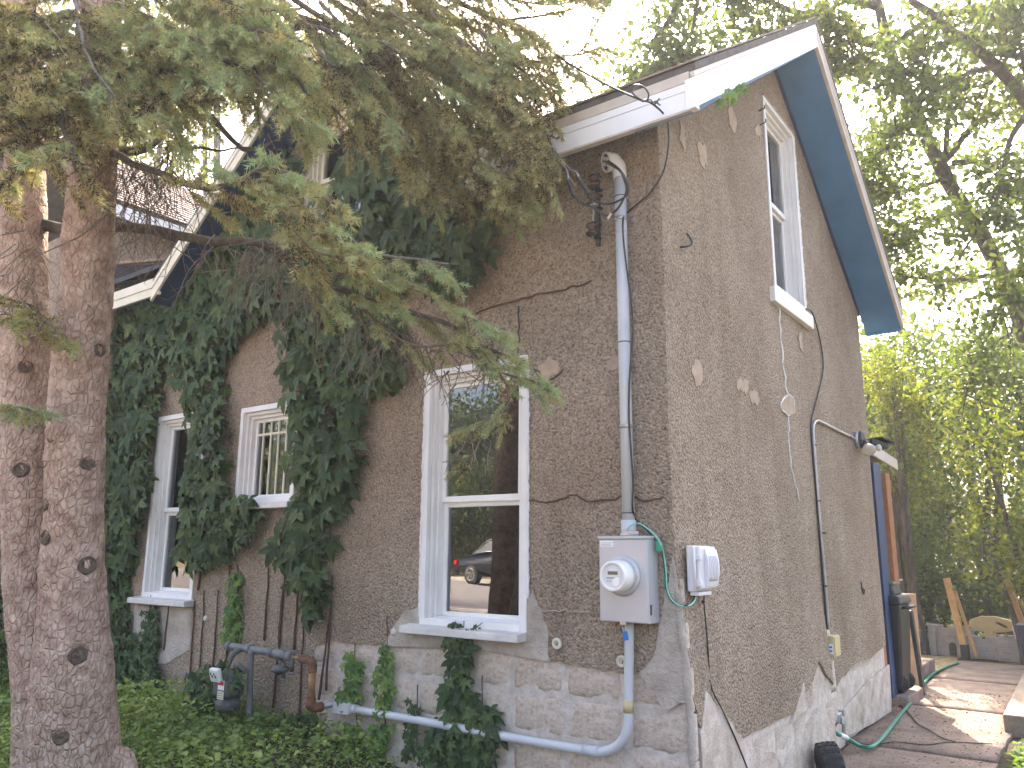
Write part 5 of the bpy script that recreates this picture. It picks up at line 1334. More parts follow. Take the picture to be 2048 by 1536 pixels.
# the long low limb that crosses both stems and reaches over the big window
low1 = [(-3.444, -2.456, 3.542), (-2.965, -2.301, 3.431), (-2.719, -2.179, 3.368), (-2.425, -2.035, 3.361), (-2.146, -1.917, 3.311), (-1.865, -1.777, 3.231), (-1.564, -1.631, 3.185), (-1.381, -1.528, 3.018), (-1.161, -1.398, 2.898), (-0.92, -1.261, 2.814), (-0.689, -1.121, 2.69), (-0.491, -0.99, 2.554), (-0.299, -0.858, 2.448)]
spruce_limb(low1, .042, .006, .60, .075, (.30, .50), .62, .085, .35, 1.0, .15, True, .5)
spruce_limb([(-1.564, -1.631, 3.185), (-1.42, -1.627, 3.188), (-1.244, -1.619, 3.171), (-1.052, -1.575, 3.058), (-0.855, -1.481, 3.016), (-0.642, -1.376, 2.974), (-0.542, -1.299, 2.963)], .018, .004, .15, .07, (.25, .42), .55, .09, .4)
spruce_limb([(-1.305, -1.486, 2.972), (-1.135, -1.427, 2.988), (-0.877, -1.347, 2.925), (-0.669, -1.226, 2.809), (-0.485, -1.124, 2.696), (-0.361, -1.078, 2.628)], .014, .004, .1, .065, (.22, .36), .72, .08, .35)
spruce_limb([(-1.161, -1.398, 2.898), (-1.003, -1.32, 2.709), (-0.833, -1.228, 2.595), (-0.655, -1.157, 2.583), (-0.5, -1.103, 2.572)], .012, .004, .15, .075, (.22, .36), .45, .08, .4, .9, .3)
spruce_limb([(-0.689, -1.121, 2.69), (-0.552, -1.037, 2.513), (-0.464, -0.981, 2.454), (-0.328, -0.906, 2.403), (-0.229, -0.848, 2.363)], .010, .003, .3, .05, (.16, .26), .85, .078, .25, 1., .05)
spruce_limb([(-0.564, -1.023, 2.571), (-0.448, -0.958, 2.409), (-0.441, -0.945, 2.28), (-0.521, -1.007, 2.196), (-0.663, -1.112, 2.143)], .008, .003, .45, .05, (.14, .24), .55, .07, .35, 1., .1)
spruce_limb([(-0.558, -1.022, 2.197), (-0.569, -1.006, 2.102), (-0.614, -1.029, 2.014), (-0.719, -1.101, 1.988)], .006, .002, .3, .07, (.12, .2), .2, .06, .4, .8, .35)
# the near bough with long needles in front of the gable
spruce_limb([(-2.24, -2.24, 3.7), (-1.789, -2.224, 3.454), (-1.377, -2.183, 3.25), (-1.154, -2.142, 3.237), (-0.984, -2.07, 3.199), (-0.805, -2.002, 3.058), (-0.679, -1.927, 2.932), (-0.575, -1.868, 2.856)], .022, .004, .42, .055, (.22, .36), .45, .10, .35, 1., .05)
spruce_limb([(-1.154, -2.142, 3.237), (-1.013, -2.11, 3.271), (-0.865, -2.052, 3.227), (-0.725, -1.989, 3.138), (-0.663, -1.92, 3.051)], .010, .003, .2, .06, (.18, .28), .5, .10, .4, 1., .05)
spruce_limb([(-0.984, -2.07, 3.199), (-0.889, -2.017, 3.025), (-0.793, -1.97, 2.873), (-0.671, -1.869, 2.83)], .010, .003, .2, .06, (.18, .28), .35, .095, .4, 1., .1)
# top left boughs
for a in (
 [(-2.327, -2.284, 3.861), (-2.231, -2.503, 3.755), (-2.035, -2.729, 3.717), (-1.981, -2.908, 3.582)],
 [(-2.321, -2.316, 4.245), (-2.098, -2.59, 3.979), (-1.943, -2.834, 3.894), (-1.924, -3.03, 3.725)],
 [(-2.29, -2.336, 4.411), (-1.993, -2.592, 3.798), (-1.729, -2.704, 3.516), (-1.509, -2.734, 3.281), (-1.454, -2.723, 3.15)],
 [(-2.336, -2.343, 4.554), (-2.133, -2.674, 4.205), (-1.962, -2.89, 4.057), (-1.91, -3.049, 3.835)],
 [(-3.029, -2.409, 4.543), (-2.761, -2.547, 3.884), (-2.513, -2.651, 3.522), (-2.354, -2.731, 3.305)]): spruce_limb(a, .022, .005, .3, .06, (.26, .45), .28, .10, .35, 1., .08)
for a in (
 [(-2.29, -2.336, 4.411), (-1.801, -2.292, 4.17), (-1.377, -2.205, 4.067), (-1.094, -2.114, 4.034), (-0.832, -2.013, 3.902)],
 [(-2.331, -2.302, 4.163), (-1.816, -2.27, 4.042), (-1.429, -2.219, 3.974), (-1.212, -2.158, 3.866), (-1.013, -2.03, 3.696), (-0.909, -1.985, 3.576)],
 [(-2.318, -2.344, 4.61), (-1.728, -2.305, 4.428), (-1.278, -2.172, 4.22), (-0.925, -2.014, 4.131)],
 [(-2.326, -2.285, 3.92), (-1.919, -2.306, 3.886), (-1.573, -2.275, 3.776), (-1.395, -2.237, 3.65)],
 [(-2.306, -2.299, 4.03), (-1.984, -2.255, 3.995), (-1.667, -2.265, 3.958), (-1.4, -2.272, 3.769), (-1.312, -2.235, 3.635)],
 [(-2.333, -2.345, 4.813), (-1.918, -2.302, 4.364), (-1.652, -2.286, 4.083), (-1.541, -2.277, 3.875)],
 [(-2.313, -2.374, 4.983), (-1.764, -2.128, 4.62), (-1.335, -1.948, 4.174), (-1.115, -1.844, 3.912), (-1.067, -1.799, 3.635)],
 [(-2.313, -2.374, 4.983), (-1.782, -2.263, 4.603), (-1.451, -2.17, 4.211), (-1.262, -2.108, 4.024), (-1.198, -2.024, 3.877)]): spruce_limb(a, .024, .005, .3, .06, (.26, .42), .58, .095, .35, 1., .1)
# boughs that hang in front of the gable and over to the right
for a, tn in (
 ([(-2.303, -2.432, 5.721), (-2.061, -1.865, 5.211), (-1.842, -1.484, 4.859), (-1.572, -1.213, 4.585), (-1.346, -0.99, 4.372), (-1.199, -0.817, 4.128), (-1.149, -0.725, 3.914)], .45),
 ([(-2.303, -2.432, 5.721), (-1.977, -1.728, 5.409), (-1.724, -1.194, 5.057), (-1.392, -0.874, 4.772), (-1.112, -0.592, 4.488), (-0.936, -0.388, 4.202), (-0.858, -0.272, 3.98)], .42),
 ([(-2.286, -2.456, 5.865), (-1.895, -1.576, 5.55), (-1.513, -0.962, 5.256), (-1.178, -0.63, 4.934), (-0.9, -0.332, 4.579), (-0.774, -0.163, 4.287), (-0.836, -0.132, 3.995)], .36),
 ([(-2.268, -2.481, 6.009), (-1.66, -1.525, 5.534), (-1.279, -1.007, 5.117), (-0.908, -0.644, 4.776), (-0.618, -0.5, 4.561), (-0.388, -0.338, 4.594), (-0.218, -0.226, 4.65)], .5),
 ([(-1.66, -1.525, 5.534), (-1.301, -1.164, 5.169), (-0.978, -0.861, 4.926), (-0.74, -0.654, 4.806), (-0.51, -0.492, 4.838), (-0.276, -0.335, 4.901)], .5),
 ([(-2.32, -2.407, 5.576), (-2.041, -1.928, 5.018), (-1.794, -1.496, 4.552), (-1.583, -1.316, 4.463), (-1.36, -1.152, 4.465), (-1.135, -0.993, 4.497)], .5),
 ([(-2.32, -2.407, 5.576), (-2, -1.882, 4.959), (-1.829, -1.553, 4.672), (-1.671, -1.35, 4.343), (-1.58, -1.18, 4.19), (-1.541, -1.038, 4.003)], .3),
 ([(-2.027, -1.948, 5.135), (-1.617, -1.428, 4.794), (-1.337, -1.095, 4.556), (-1.152, -0.83, 4.312), (-1.015, -0.642, 3.976), (-0.973, -0.539, 3.701)], .3),
 ([(-1.934, -1.68, 5.348), (-1.408, -1.045, 4.897), (-1.085, -0.726, 4.587), (-0.895, -0.495, 4.245), (-0.686, -0.292, 4.059), (-0.719, -0.3, 3.996)], .33),
 ([(-1.842, -1.484, 4.859), (-1.503, -1.202, 4.739), (-1.241, -1.032, 4.832), (-1.035, -0.888, 4.865), (-0.826, -0.75, 4.928)], .6),
 ([(-1.78, -1.517, 4.672), (-1.437, -1.485, 4.546), (-1.239, -1.419, 4.371), (-1.095, -1.388, 4.172)], .75),
 ([(-1.912, -1.712, 5.532), (-1.611, -1.377, 5.105), (-1.395, -1.138, 4.801), (-1.288, -0.963, 4.434), (-1.245, -0.86, 4.158)], .45)): spruce_limb(a, .022, .004, .33, .06, (.30, .48), tn, .080, .4, 1., .12, True, .45)
for a, tn in (
 ([(-1.494, -1.256, 5.459), (-1.245, -0.857, 5.124), (-0.987, -0.6, 4.871), (-0.77, -0.398, 4.713), (-0.617, -0.219, 4.46)], .4),
 ([(-1.574, -1.183, 5.44), (-1.277, -0.72, 4.998), (-1.048, -0.467, 4.675), (-0.866, -0.264, 4.417), (-0.763, -0.121, 4.157)], .35),
 ([(-1.596, -1.398, 5.228), (-1.367, -0.991, 4.804), (-1.195, -0.791, 4.524), (-1.071, -0.634, 4.275), (-0.994, -0.52, 4.057)], .5),
 ([(-1.503, -1.202, 4.739), (-1.295, -0.953, 4.372), (-1.174, -0.799, 4.128), (-1.071, -0.717, 3.86), (-1.018, -0.63, 3.679)], .25),
 ([(-1.141, -0.664, 4.679), (-0.966, -0.459, 4.393), (-0.804, -0.347, 4.177), (-0.664, -0.268, 4.028), (-0.73, -0.284, 3.902)], .3),
 ([(-1.223, -0.774, 4.869), (-1.006, -0.572, 4.712), (-0.853, -0.393, 4.458), (-0.775, -0.277, 4.235)], .45),
 ([(-1.885, -1.688, 5.032), (-1.674, -1.454, 4.733), (-1.551, -1.308, 4.524), (-1.477, -1.199, 4.314), (-1.449, -1.132, 4.134)], .5),
 ([(-1.668, -1.404, 5.044), (-1.489, -1.223, 4.861), (-1.284, -1.024, 4.679), (-1.068, -0.841, 4.589), (-0.824, -0.644, 4.529)], .55),
 ([(-1.949, -2.184, 4.8), (-1.698, -2.03, 4.432), (-1.535, -1.957, 4.13), (-1.492, -1.877, 3.946)], .55),
 ([(-2.16, -2.326, 4.743), (-1.894, -2.388, 4.273), (-1.673, -2.394, 3.947), (-1.527, -2.347, 3.696)], .5),
 ([(-1.745, -2.033, 4.801), (-1.467, -1.88, 4.515), (-1.265, -1.779, 4.211), (-1.149, -1.687, 3.946)], .6),
 ([(-2.576, -2.525, 4.812), (-2.297, -2.685, 4.27), (-1.998, -2.739, 3.86), (-1.776, -2.757, 3.583)], .3),
 ([(-2.371, -2.467, 4.686), (-1.898, -2.598, 4.093), (-1.574, -2.642, 3.721), (-1.421, -2.607, 3.53)], .4)): spruce_limb(a, .016, .004, .2, .055, (.28, .44), tn, .085, .45, 1., .1, True, .4)
for a, tn in (
 ([(-1.025, -0.99, 4.798), (-0.863, -0.792, 4.499), (-0.695, -0.654, 4.202), (-0.575, -0.56, 3.94), (-0.639, -0.547, 3.705)], .35),
 ([(-0.94, -0.896, 4.679), (-0.757, -0.675, 4.35), (-0.608, -0.567, 4.114), (-0.575, -0.56, 3.94), (-0.565, -0.522, 3.823)], .4),
 ([(-1.185, -1.157, 4.495), (-1.058, -0.971, 4.143), (-0.935, -0.876, 3.883), (-0.783, -0.776, 3.687), (-0.678, -0.668, 3.573)], .35),
 ([(-1.138, -1.042, 4.677), (-0.969, -0.855, 4.438), (-0.751, -0.734, 4.351), (-0.525, -0.631, 4.353), (-0.412, -0.532, 4.295)], .45),
 ([(-1.064, -0.957, 5.048), (-0.837, -0.734, 4.836), (-0.574, -0.563, 4.683), (-0.394, -0.446, 4.502), (-0.256, -0.375, 4.624)], .5),
 ([(-0.948, -0.903, 5.172), (-0.722, -0.68, 4.959), (-0.453, -0.52, 4.866), (-0.174, -0.385, 4.895)], .45),
 ([(-1.379, -1.3, 4.493), (-1.269, -1.142, 4.2), (-1.171, -1.058, 3.911), (-1.04, -0.973, 3.714), (-0.982, -0.901, 3.599)], .3),
 ([(-1.417, -1.514, 4.719), (-1.295, -1.38, 4.547), (-1.063, -1.234, 4.403), (-0.892, -1.111, 4.176), (-0.819, -1.014, 4.007)], .5)): spruce_limb(a, .012, .004, .1, .05, (.30, .46), tn, .085, .45, 1., .08, True, .25)
for a, tn in (
 ([(-0.872, -0.966, 4.408), (-0.728, -0.855, 4.148), (-0.606, -0.769, 3.922), (-0.505, -0.708, 3.728), (-0.545, -0.701, 3.586)], .35),
 ([(-0.762, -0.915, 4.525), (-0.595, -0.787, 4.264), (-0.471, -0.707, 4.065), (-0.477, -0.724, 3.869), (-0.471, -0.682, 3.728)], .4),
 ([(-0.964, -1.03, 4.146), (-0.82, -0.92, 3.892), (-0.691, -0.845, 3.726), (-0.562, -0.728, 3.643), (-0.5, -0.74, 3.62)], .4),
 ([(-0.736, -0.856, 4.616), (-0.585, -0.754, 4.41), (-0.457, -0.677, 4.237), (-0.481, -0.643, 4.035)], .45),
 ([(-1.092, -1.259, 4.664), (-0.92, -1.094, 4.521), (-0.742, -0.981, 4.348), (-0.597, -0.879, 4.122), (-0.548, -0.798, 3.953)], .5),
 ([(-1.378, -1.522, 4.37), (-1.228, -1.415, 4.145), (-1.073, -1.321, 3.979), (-0.96, -1.188, 3.787)], .45),
 ([(-1.528, -2.131, 4.327), (-1.333, -2.07, 4.161), (-1.185, -1.984, 4.006), (-1.083, -1.926, 3.829)], .65),
 ([(-1.776, -2.423, 4.258), (-1.464, -2.394, 4.055), (-1.253, -2.324, 3.899), (-1.13, -2.259, 3.754)], .6),
 ([(-1.862, -2.435, 4.057), (-1.614, -2.436, 3.791), (-1.475, -2.422, 3.641), (-1.384, -2.387, 3.522)], .55),
 ([(-2.088, -2.764, 4.189), (-1.803, -2.743, 3.941), (-1.646, -2.701, 3.743), (-1.525, -2.695, 3.573)], .4),
 ([(-2.155, -2.898, 4.026), (-1.869, -2.867, 3.741), (-1.688, -2.816, 3.572), (-1.524, -2.79, 3.452)], .25),
 ([(-2.223, -2.886, 3.787), (-1.928, -2.863, 3.559), (-1.764, -2.826, 3.395), (-1.707, -2.812, 3.261)], .15)): spruce_limb(a, .010, .004, .05, .048, (.26, .42), tn, .09, .45, 1., .06, True, .25)
# odd tufts low on the stems
spruce_limb([(-2.905, -2.254, 2.836), (-2.581, -2.387, 2.805), (-2.405, -2.509, 2.796), (-2.192, -2.439, 2.644), (-2.137, -2.385, 2.595)], .010, .003, .3, .06, (.18, .3), .45, .08, .5, 1., .2)
spruce_limb([(-2.82, -2.444, 2.833), (-2.523, -2.451, 2.724), (-2.319, -2.407, 2.646)], .008, .003, .1, .05, (.16, .28), .45, .08, .5, 1., .1)
spruce_limb([(-2.558, -2.614, 2.274), (-2.33, -2.56, 2.228), (-2.199, -2.522, 2.212), (-2.087, -2.493, 2.174)], .006, .003, .2, .05, (.12, .2), .6, .08, .3, 1., .05)
# limb and bare snags on the right stem
for a, r_ in (([(-2.313, -2.18, 3.749), (-2.28, -2.042, 3.799), (-2.177, -1.988, 3.884), (-2.196, -1.94, 4.137), (-2.237, -1.935, 4.487)], .030), ([(-2.164, -1.957, 3.805), (-2.087, -1.788, 3.864), (-1.994, -1.715, 3.845), (-1.897, -1.648, 3.866), (-1.788, -1.449, 3.902)], .010), ([(-2.344, -2.402, 3.781), (-2.19, -2.382, 3.652), (-2.175, -2.286, 3.572)], .02), ([(-2.102, -1.735, 4.105), (-2.083, -1.565, 3.994), (-2.014, -1.502, 3.95), (-1.937, -1.347, 4.061)], .02), ([(-2.051, -2.255, 3.319), (-2.026, -2.334, 3.201), (-2.058, -2.396, 3.106), (-2.148, -2.502, 3.012), (-2.234, -2.553, 2.962)], .006)):
    b = MB(); q = smoothline(a, 6); b.tube(q, [r_ * (1 - .6 * i / len(q)) for i in range(len(q))], 10); b.build('limb', 'bark_grey' if r_ > .008 else 'twig_grey', spruce)
for p, n, L in (((-2.43, -2.028, 3.319), 8, .35), ((-2.159, -2.031, 3.612), 26, .45), ((-2.058, -1.978, 3.696), 26, .5), ((-2.128, -2.088, 3.431), 22, .45), ((-2.15, -2.153, 3.62), 24, .45), ((-2, -1.963, 3.807), 20, .4), ((-2.241, -2.264, 3.542), 22, .3), ((-2.085, -1.89, 3.282), 8, .35), ((-1.867, -1.773, 3.209), 12, .4), ((-1.672, -1.681, 3.165), 16, .45), ((-1.506, -1.602, 3.094), 16, .5), ((-1.348, -1.518, 2.972), 16, .5), ((-1.543, -1.644, 3.147), 10, .6), ((-1.515, -1.219, 4.524), 28, .5), ((-1.396, -1.027, 4.372), 26, .5), ((-1.594, -1.269, 4.493), 20, .45), ((-1.26, -0.894, 4.25), 18, .45), ((-1.111, -1.368, 2.827), 12, .4), ((-0.96, -1.289, 2.71), 14, .45), ((-0.849, -1.173, 2.582), 14, .4), ((-0.696, -1.107, 2.52), 12, .3), ((-0.546, -1.043, 2.459), 10, .25), ((-0.578, -1.132, 2.71), 12, .25), ((-0.448, -1.004, 2.585), 10, .2), ((-2.438, -2.482, 3.085), 10, .3), ((-2.314, -2.204, 2.859), 5, .2), ((-2.457, -2.455, 2.93), 8, .25), ((-0.58, -1.033, 2.126), 12, .2), ((-1.915, -1.429, 3.95), 14, .3), ((-1.962, -2.619, 3.502), 10, .25)):
    dead_hang(p, n, L)
SB, SD, SS = np.array(SPR[0]), np.array(SPR[1]), np.array(SPR[2])
tri = []; tint = []
for k in range(4):
    idx = np.arange(len(SB)) % 4 == k
    tri.append(scatter(SPRIG[k], frames(SD[idx]), SB[idx], SS[idx, 0])); tint.append(np.clip(np.repeat(SS[idx, 1], len(SPRIG[k])) + rng.normal(-.04, .22, int(idx.sum()) * len(SPRIG[k])), 0, 1))
tag(tris_object('needles', np.concatenate(tri), np.concatenate(tint), 'needles', spruce), kind='stuff')
tw = np.array(TWG); tag(tris_object('twigs', tw, np.zeros(len(tw)), 'twig_grey', spruce), kind='stuff')
print('spruce sprigs', len(SB), 'tris', sum(len(a) for a in tri), len(tw))

# ------------------------------------------------------------------ broad-leaved trees and shrubs
def leaf_cloud(pts, size, up=.5, proto=None):
    n = len(pts); d = rng.normal(0, 1, (n, 3)); d[:, 2] -= .45
    nr = rng.normal(0, .7, (n, 3)); nr[:, 2] += up
    return scatter(LEAF if proto is None else proto, frames(d, nr), pts, size * rng.uniform(.6, 1.25, n))
def limb_leaves(line, n_sub, slen, per, size, start=.2, sag=.1):
    """twigs along a limb with leaves in sprays; returns leaf points and twig lines"""
    c = cr_np(line, 6); out = []; tw_ = []
    for _ in range(n_sub):
        u = rng.uniform(start, 1) ** .8 * (len(c) - 1); i = int(min(u, len(c) - 2)); p = c[i] + (c[i + 1] - c[i]) * (u - i)
        ax = c[i + 1] - c[i]; ax /= np.linalg.norm(ax)
        d = rng.normal(0, 1, 3) + ax * .7; d[2] *= .55; d /= np.linalg.norm(d); L = slen * rng.uniform(.5, 1.2)
        e = p + d * L + np.array([0, 0, -sag * L]); tw_.append((p, e))
        t = rng.uniform(.15, 1.05, per) ** .8
        q = p + np.outer(t, e - p) + rng.normal(0, 1, (per, 3)) * np.array([.17, .17, .10]) * slen * (0.4 + t[:, None])
        out.append(q)
    return np.concatenate(out), tw_
def tree(name, label, trunk, limbs, rad, n_sub, slen, per, size, mat='tree_leaves', tone=(.5, .25), group=None, extra=None):
    root = thing(name, label, 'tree', (trunk[0][0], trunk[0][1], 0), group)
    b = MB(); q = smoothline(trunk, 6); b.tube(q, [rad[0] + (rad[1] - rad[0]) * i / (len(q) - 1) for i in range(len(q))], 14)
    tr = b.build('trunk', 'bark_grey', root)
    for v in tr.data.vertices: v.co += Vector((nz3(v.co, 3), nz3(v.co, 3, 5), 0)) * .03
    P_ = []; TW_ = []
    for ln, r_ in limbs:
        b = MB(); q = smoothline(ln, 6); q = [p + Vector((nz3(p, 1.5), nz3(p, 1.5, 3), nz3(p, 1.5, 6))) * .10 for p in q]
        b.tube(q, [r_ * (1 - .75 * i / len(q)) for i in range(len(q))], 8); b.build('limb', 'bark_grey', root)
        p, t_ = limb_leaves(ln, n_sub, slen, per, size); P_.append(p); TW_ += t_
    P_ = np.concatenate(P_ + ([extra] if extra is not None else []))
    tri = leaf_cloud(P_, size); clump = np.array([noise.noise(Vector(tuple(p * .9))) for p in P_])
    tint = np.clip(tone[0] + tone[1] * rng.normal(0, 1, len(P_)) + .35 * clump, 0, 1)
    tag(tris_object('crown', tri, np.repeat(tint, len(LEAF)), mat, root), kind='stuff')
    b = MB()
    for a, c in TW_: b.tube([a, (np.array(a) + c) / 2 + rng.normal(0, .03, 3), c], [.012, .008, .004], 4, False)
    tag(b.build('twigs', 'bark_grey', root, fix=False), kind='stuff')
    return root
tree('linden_tree', 'tall leaning tree with wide leafy limbs behind the side wall and roof',
 [(1.357, 12.11, 0.821), (1.35, 10.886, 3.546), (1.231, 9.898, 5.052), (1.013, 9.248, 5.949), (0.779, 8.671, 6.525), (0.595, 8.022, 7.031), (0.439, 7.366, 7.641), (0.286, 6.816, 8.34), (0.225, 6.274, 9.275)],
 [(a, r_) for a, r_ in (
  ([(1.199, 9.678, 5.32), (1.01, 9.216, 5.577), (0.376, 8.515, 5.49), (-0.11, 7.901, 5.489)], .05),
  ([(0.779, 8.671, 6.525), (0.315, 8.133, 6.294), (0.039, 7.732, 6.071), (-0.129, 7.446, 5.715)], .035),
  ([(0.675, 8.251, 6.866), (0.221, 7.721, 6.631), (-0.095, 7.274, 6.47), (-0.272, 6.895, 6.448)], .035),
  ([(0.595, 8.022, 7.031), (1.148, 7.944, 7.441), (1.591, 7.956, 7.676), (1.948, 7.943, 7.766)], .05),
  ([(0.7, 8.214, 7.079), (1.189, 8.231, 6.94), (1.613, 8.288, 6.463)], .05),
  ([(0.342, 7.057, 8.062), (-0.151, 6.34, 7.948), (-0.673, 5.502, 8.217), (-1.23, 4.836, 8.211)], .06),
  ([(0.286, 6.816, 8.34), (-0.344, 6.025, 8.609), (-0.937, 5.19, 8.665), (-1.507, 4.407, 8.582)], .06),
  ([(0.255, 6.543, 8.813), (-0.49, 5.528, 9.126), (-1.311, 4.612, 8.842), (-1.757, 4.178, 8.263), (-1.955, 4.049, 7.705)], .06),
  ([(-1.311, 4.612, 8.842), (-1.641, 4.344, 7.955), (-1.866, 4.195, 7.399), (-1.985, 4.121, 6.854)], .03),
  ([(-0.771, 5.413, 8.28), (-1.164, 4.967, 7.896), (-1.509, 4.634, 7.707), (-1.773, 4.311, 7.706)], .03),
  ([(0.439, 7.366, 7.641), (0.174, 6.9, 7.209), (-0.064, 6.617, 6.644), (-0.168, 6.577, 6.011)], .035),
  ([(0.515, 7.589, 7.489), (0.362, 6.788, 7.688), (0.056, 5.996, 7.904), (-0.179, 5.519, 8.092)], .04),
  ([(0.286, 6.816, 8.34), (0.799, 6.87, 8.618), (1.371, 7.038, 8.621), (1.937, 7.171, 8.746)], .05),
  ([(0.595, 8.022, 7.031), (0.818, 7.681, 7.507), (1.03, 7.436, 8.076), (1.165, 7.174, 8.488)], .045),
  ([(1.231, 9.898, 5.052), (0.988, 9.074, 4.593), (0.763, 8.498, 4.212), (0.562, 8.23, 3.691)], .03))], (.15, .06), 33, .75, 26, .100, tone=(.42, .2))
tree('overhanging_tree', 'second tree whose dark boughs cross the top right corner of the view',
 [(3.189, 10.365, 2.969), (2.737, 9.028, 4.863), (2.255, 7.839, 6.11), (1.771, 6.866, 7.004), (1.49, 6.309, 7.367), (1.118, 5.704, 7.652), (0.789, 5.261, 7.931)],
 [([(1.49, 6.309, 7.367), (1.105, 5.734, 7.011), (0.712, 5.308, 6.554), (0.415, 4.977, 6.001)], .035), ([(1.771, 6.866, 7.004), (1.521, 6.48, 6.307), (1.279, 6.107, 5.586), (1.109, 5.852, 5.108)], .04),
  ([(1.118, 5.704, 7.652), (0.827, 5.328, 7.293), (0.576, 5.022, 6.777)], .03), ([(1.771, 6.866, 7.004), (1.744, 6.369, 7.368), (1.763, 6.026, 7.765)], .03), ([(2.255, 7.839, 6.11), (1.742, 7.122, 5.447), (1.392, 6.665, 4.743), (1.209, 6.411, 4.218)], .03)], (.11, .04), 30, .6, 24, .095, tone=(.35, .2))

def shrub(name, label, c, rx, rz, n, size, tone, mat='shrub_leaves', trunk=True, group=None, lobes=9, cat='shrub', ry=None, hollow=.35):
    """bush of leafy lobes round a few bare stems"""
    c = np.array(c, float); gz = ground_z(c[0], c[1]); ry = ry or rx
    root = thing(name, label, cat, (float(c[0]), float(c[1]), float(gz)), group)
    P_ = []
    lc = rng.normal(0, 1, (lobes, 3)); lc /= np.linalg.norm(lc, axis=1, keepdims=True); lc *= rng.uniform(.35, .85, (lobes, 1)); lc = lc * np.array([rx, ry, rz]) + c
    for k in range(lobes):
        m = n // lobes; v = rng.normal(0, 1, (m, 3)); v /= np.linalg.norm(v, axis=1, keepdims=True)
        v *= (hollow + (1 - hollow) * rng.uniform(0, 1, (m, 1)) ** .5) * rng.uniform(.75, 1.15, (m, 1))
        P_.append(lc[k] + v * np.array([rx, ry, rz]) * rng.uniform(.38, .6))
    P_ = np.concatenate(P_); P_ = P_[P_[:, 2] > gz + .03]
    clump = np.array([noise.noise(Vector(tuple(p * 1.3))) for p in P_])
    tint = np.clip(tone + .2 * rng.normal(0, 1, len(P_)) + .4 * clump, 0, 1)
    tag(tris_object('foliage', leaf_cloud(P_, size), np.repeat(tint, len(LEAF)), mat, root), kind='stuff')
    if trunk:
        for k in range(4):
            b = MB(); t_ = lc[k % lobes]
            b.tube(smoothline([(c[0] + rng.normal(0, .08) * rx, c[1] + rng.normal(0, .08) * rx, gz - .1), tuple((np.array([c[0], c[1], gz]) * .6 + t_ * .4) + rng.normal(0, .08, 3)), tuple(t_)], 6), [.06 * max(.5, min(rx, 2)) * (1 - .05 * i) for i in range(13)], 8); b.build('stem', 'bark_grey', root)
    return root
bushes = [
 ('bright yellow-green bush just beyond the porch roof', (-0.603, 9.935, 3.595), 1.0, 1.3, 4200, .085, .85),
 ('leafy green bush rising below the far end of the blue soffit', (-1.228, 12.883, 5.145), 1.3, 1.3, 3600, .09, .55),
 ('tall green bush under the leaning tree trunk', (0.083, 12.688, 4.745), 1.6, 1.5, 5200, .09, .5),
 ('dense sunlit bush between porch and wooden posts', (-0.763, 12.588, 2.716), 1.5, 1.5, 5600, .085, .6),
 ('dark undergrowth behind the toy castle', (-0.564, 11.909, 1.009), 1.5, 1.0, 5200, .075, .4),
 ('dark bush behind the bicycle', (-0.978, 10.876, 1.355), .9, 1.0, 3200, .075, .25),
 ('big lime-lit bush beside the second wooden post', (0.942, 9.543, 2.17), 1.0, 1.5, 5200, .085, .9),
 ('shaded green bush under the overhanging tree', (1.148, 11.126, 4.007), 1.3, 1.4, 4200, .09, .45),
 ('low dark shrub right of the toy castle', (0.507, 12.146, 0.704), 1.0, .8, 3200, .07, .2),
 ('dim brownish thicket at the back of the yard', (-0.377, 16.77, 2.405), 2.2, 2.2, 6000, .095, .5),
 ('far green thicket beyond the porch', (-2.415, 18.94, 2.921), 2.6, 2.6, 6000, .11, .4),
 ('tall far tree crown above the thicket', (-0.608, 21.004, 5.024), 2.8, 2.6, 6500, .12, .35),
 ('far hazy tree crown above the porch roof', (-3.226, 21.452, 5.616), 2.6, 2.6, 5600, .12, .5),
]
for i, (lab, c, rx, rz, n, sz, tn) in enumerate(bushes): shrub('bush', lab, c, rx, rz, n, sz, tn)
# left of the house: sunlit trees seen between the spruce stems
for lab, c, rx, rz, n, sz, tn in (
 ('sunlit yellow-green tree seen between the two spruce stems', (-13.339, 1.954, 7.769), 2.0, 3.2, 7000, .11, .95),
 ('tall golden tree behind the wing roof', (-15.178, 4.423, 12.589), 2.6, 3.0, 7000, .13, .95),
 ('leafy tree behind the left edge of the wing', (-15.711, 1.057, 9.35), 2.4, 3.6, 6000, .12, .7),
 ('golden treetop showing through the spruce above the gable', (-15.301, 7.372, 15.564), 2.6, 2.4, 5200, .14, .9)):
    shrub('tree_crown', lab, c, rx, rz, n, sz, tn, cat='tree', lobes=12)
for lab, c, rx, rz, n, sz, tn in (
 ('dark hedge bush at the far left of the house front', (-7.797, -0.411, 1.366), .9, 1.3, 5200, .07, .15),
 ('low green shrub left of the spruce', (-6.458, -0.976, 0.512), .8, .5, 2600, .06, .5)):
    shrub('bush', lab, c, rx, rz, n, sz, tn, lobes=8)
# trees behind the house that shade its rear
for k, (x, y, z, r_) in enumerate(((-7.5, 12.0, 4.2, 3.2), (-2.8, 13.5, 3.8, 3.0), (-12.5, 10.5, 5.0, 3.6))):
    shrub('tree_crown', ('round tree behind the back porch, hidden by the roof', 'tree behind the middle of the house, hidden by the gable', 'big tree behind the far wing')[k], (x, y, z), r_, r_ * .9, 4500, .17, .5, cat='tree', lobes=12)

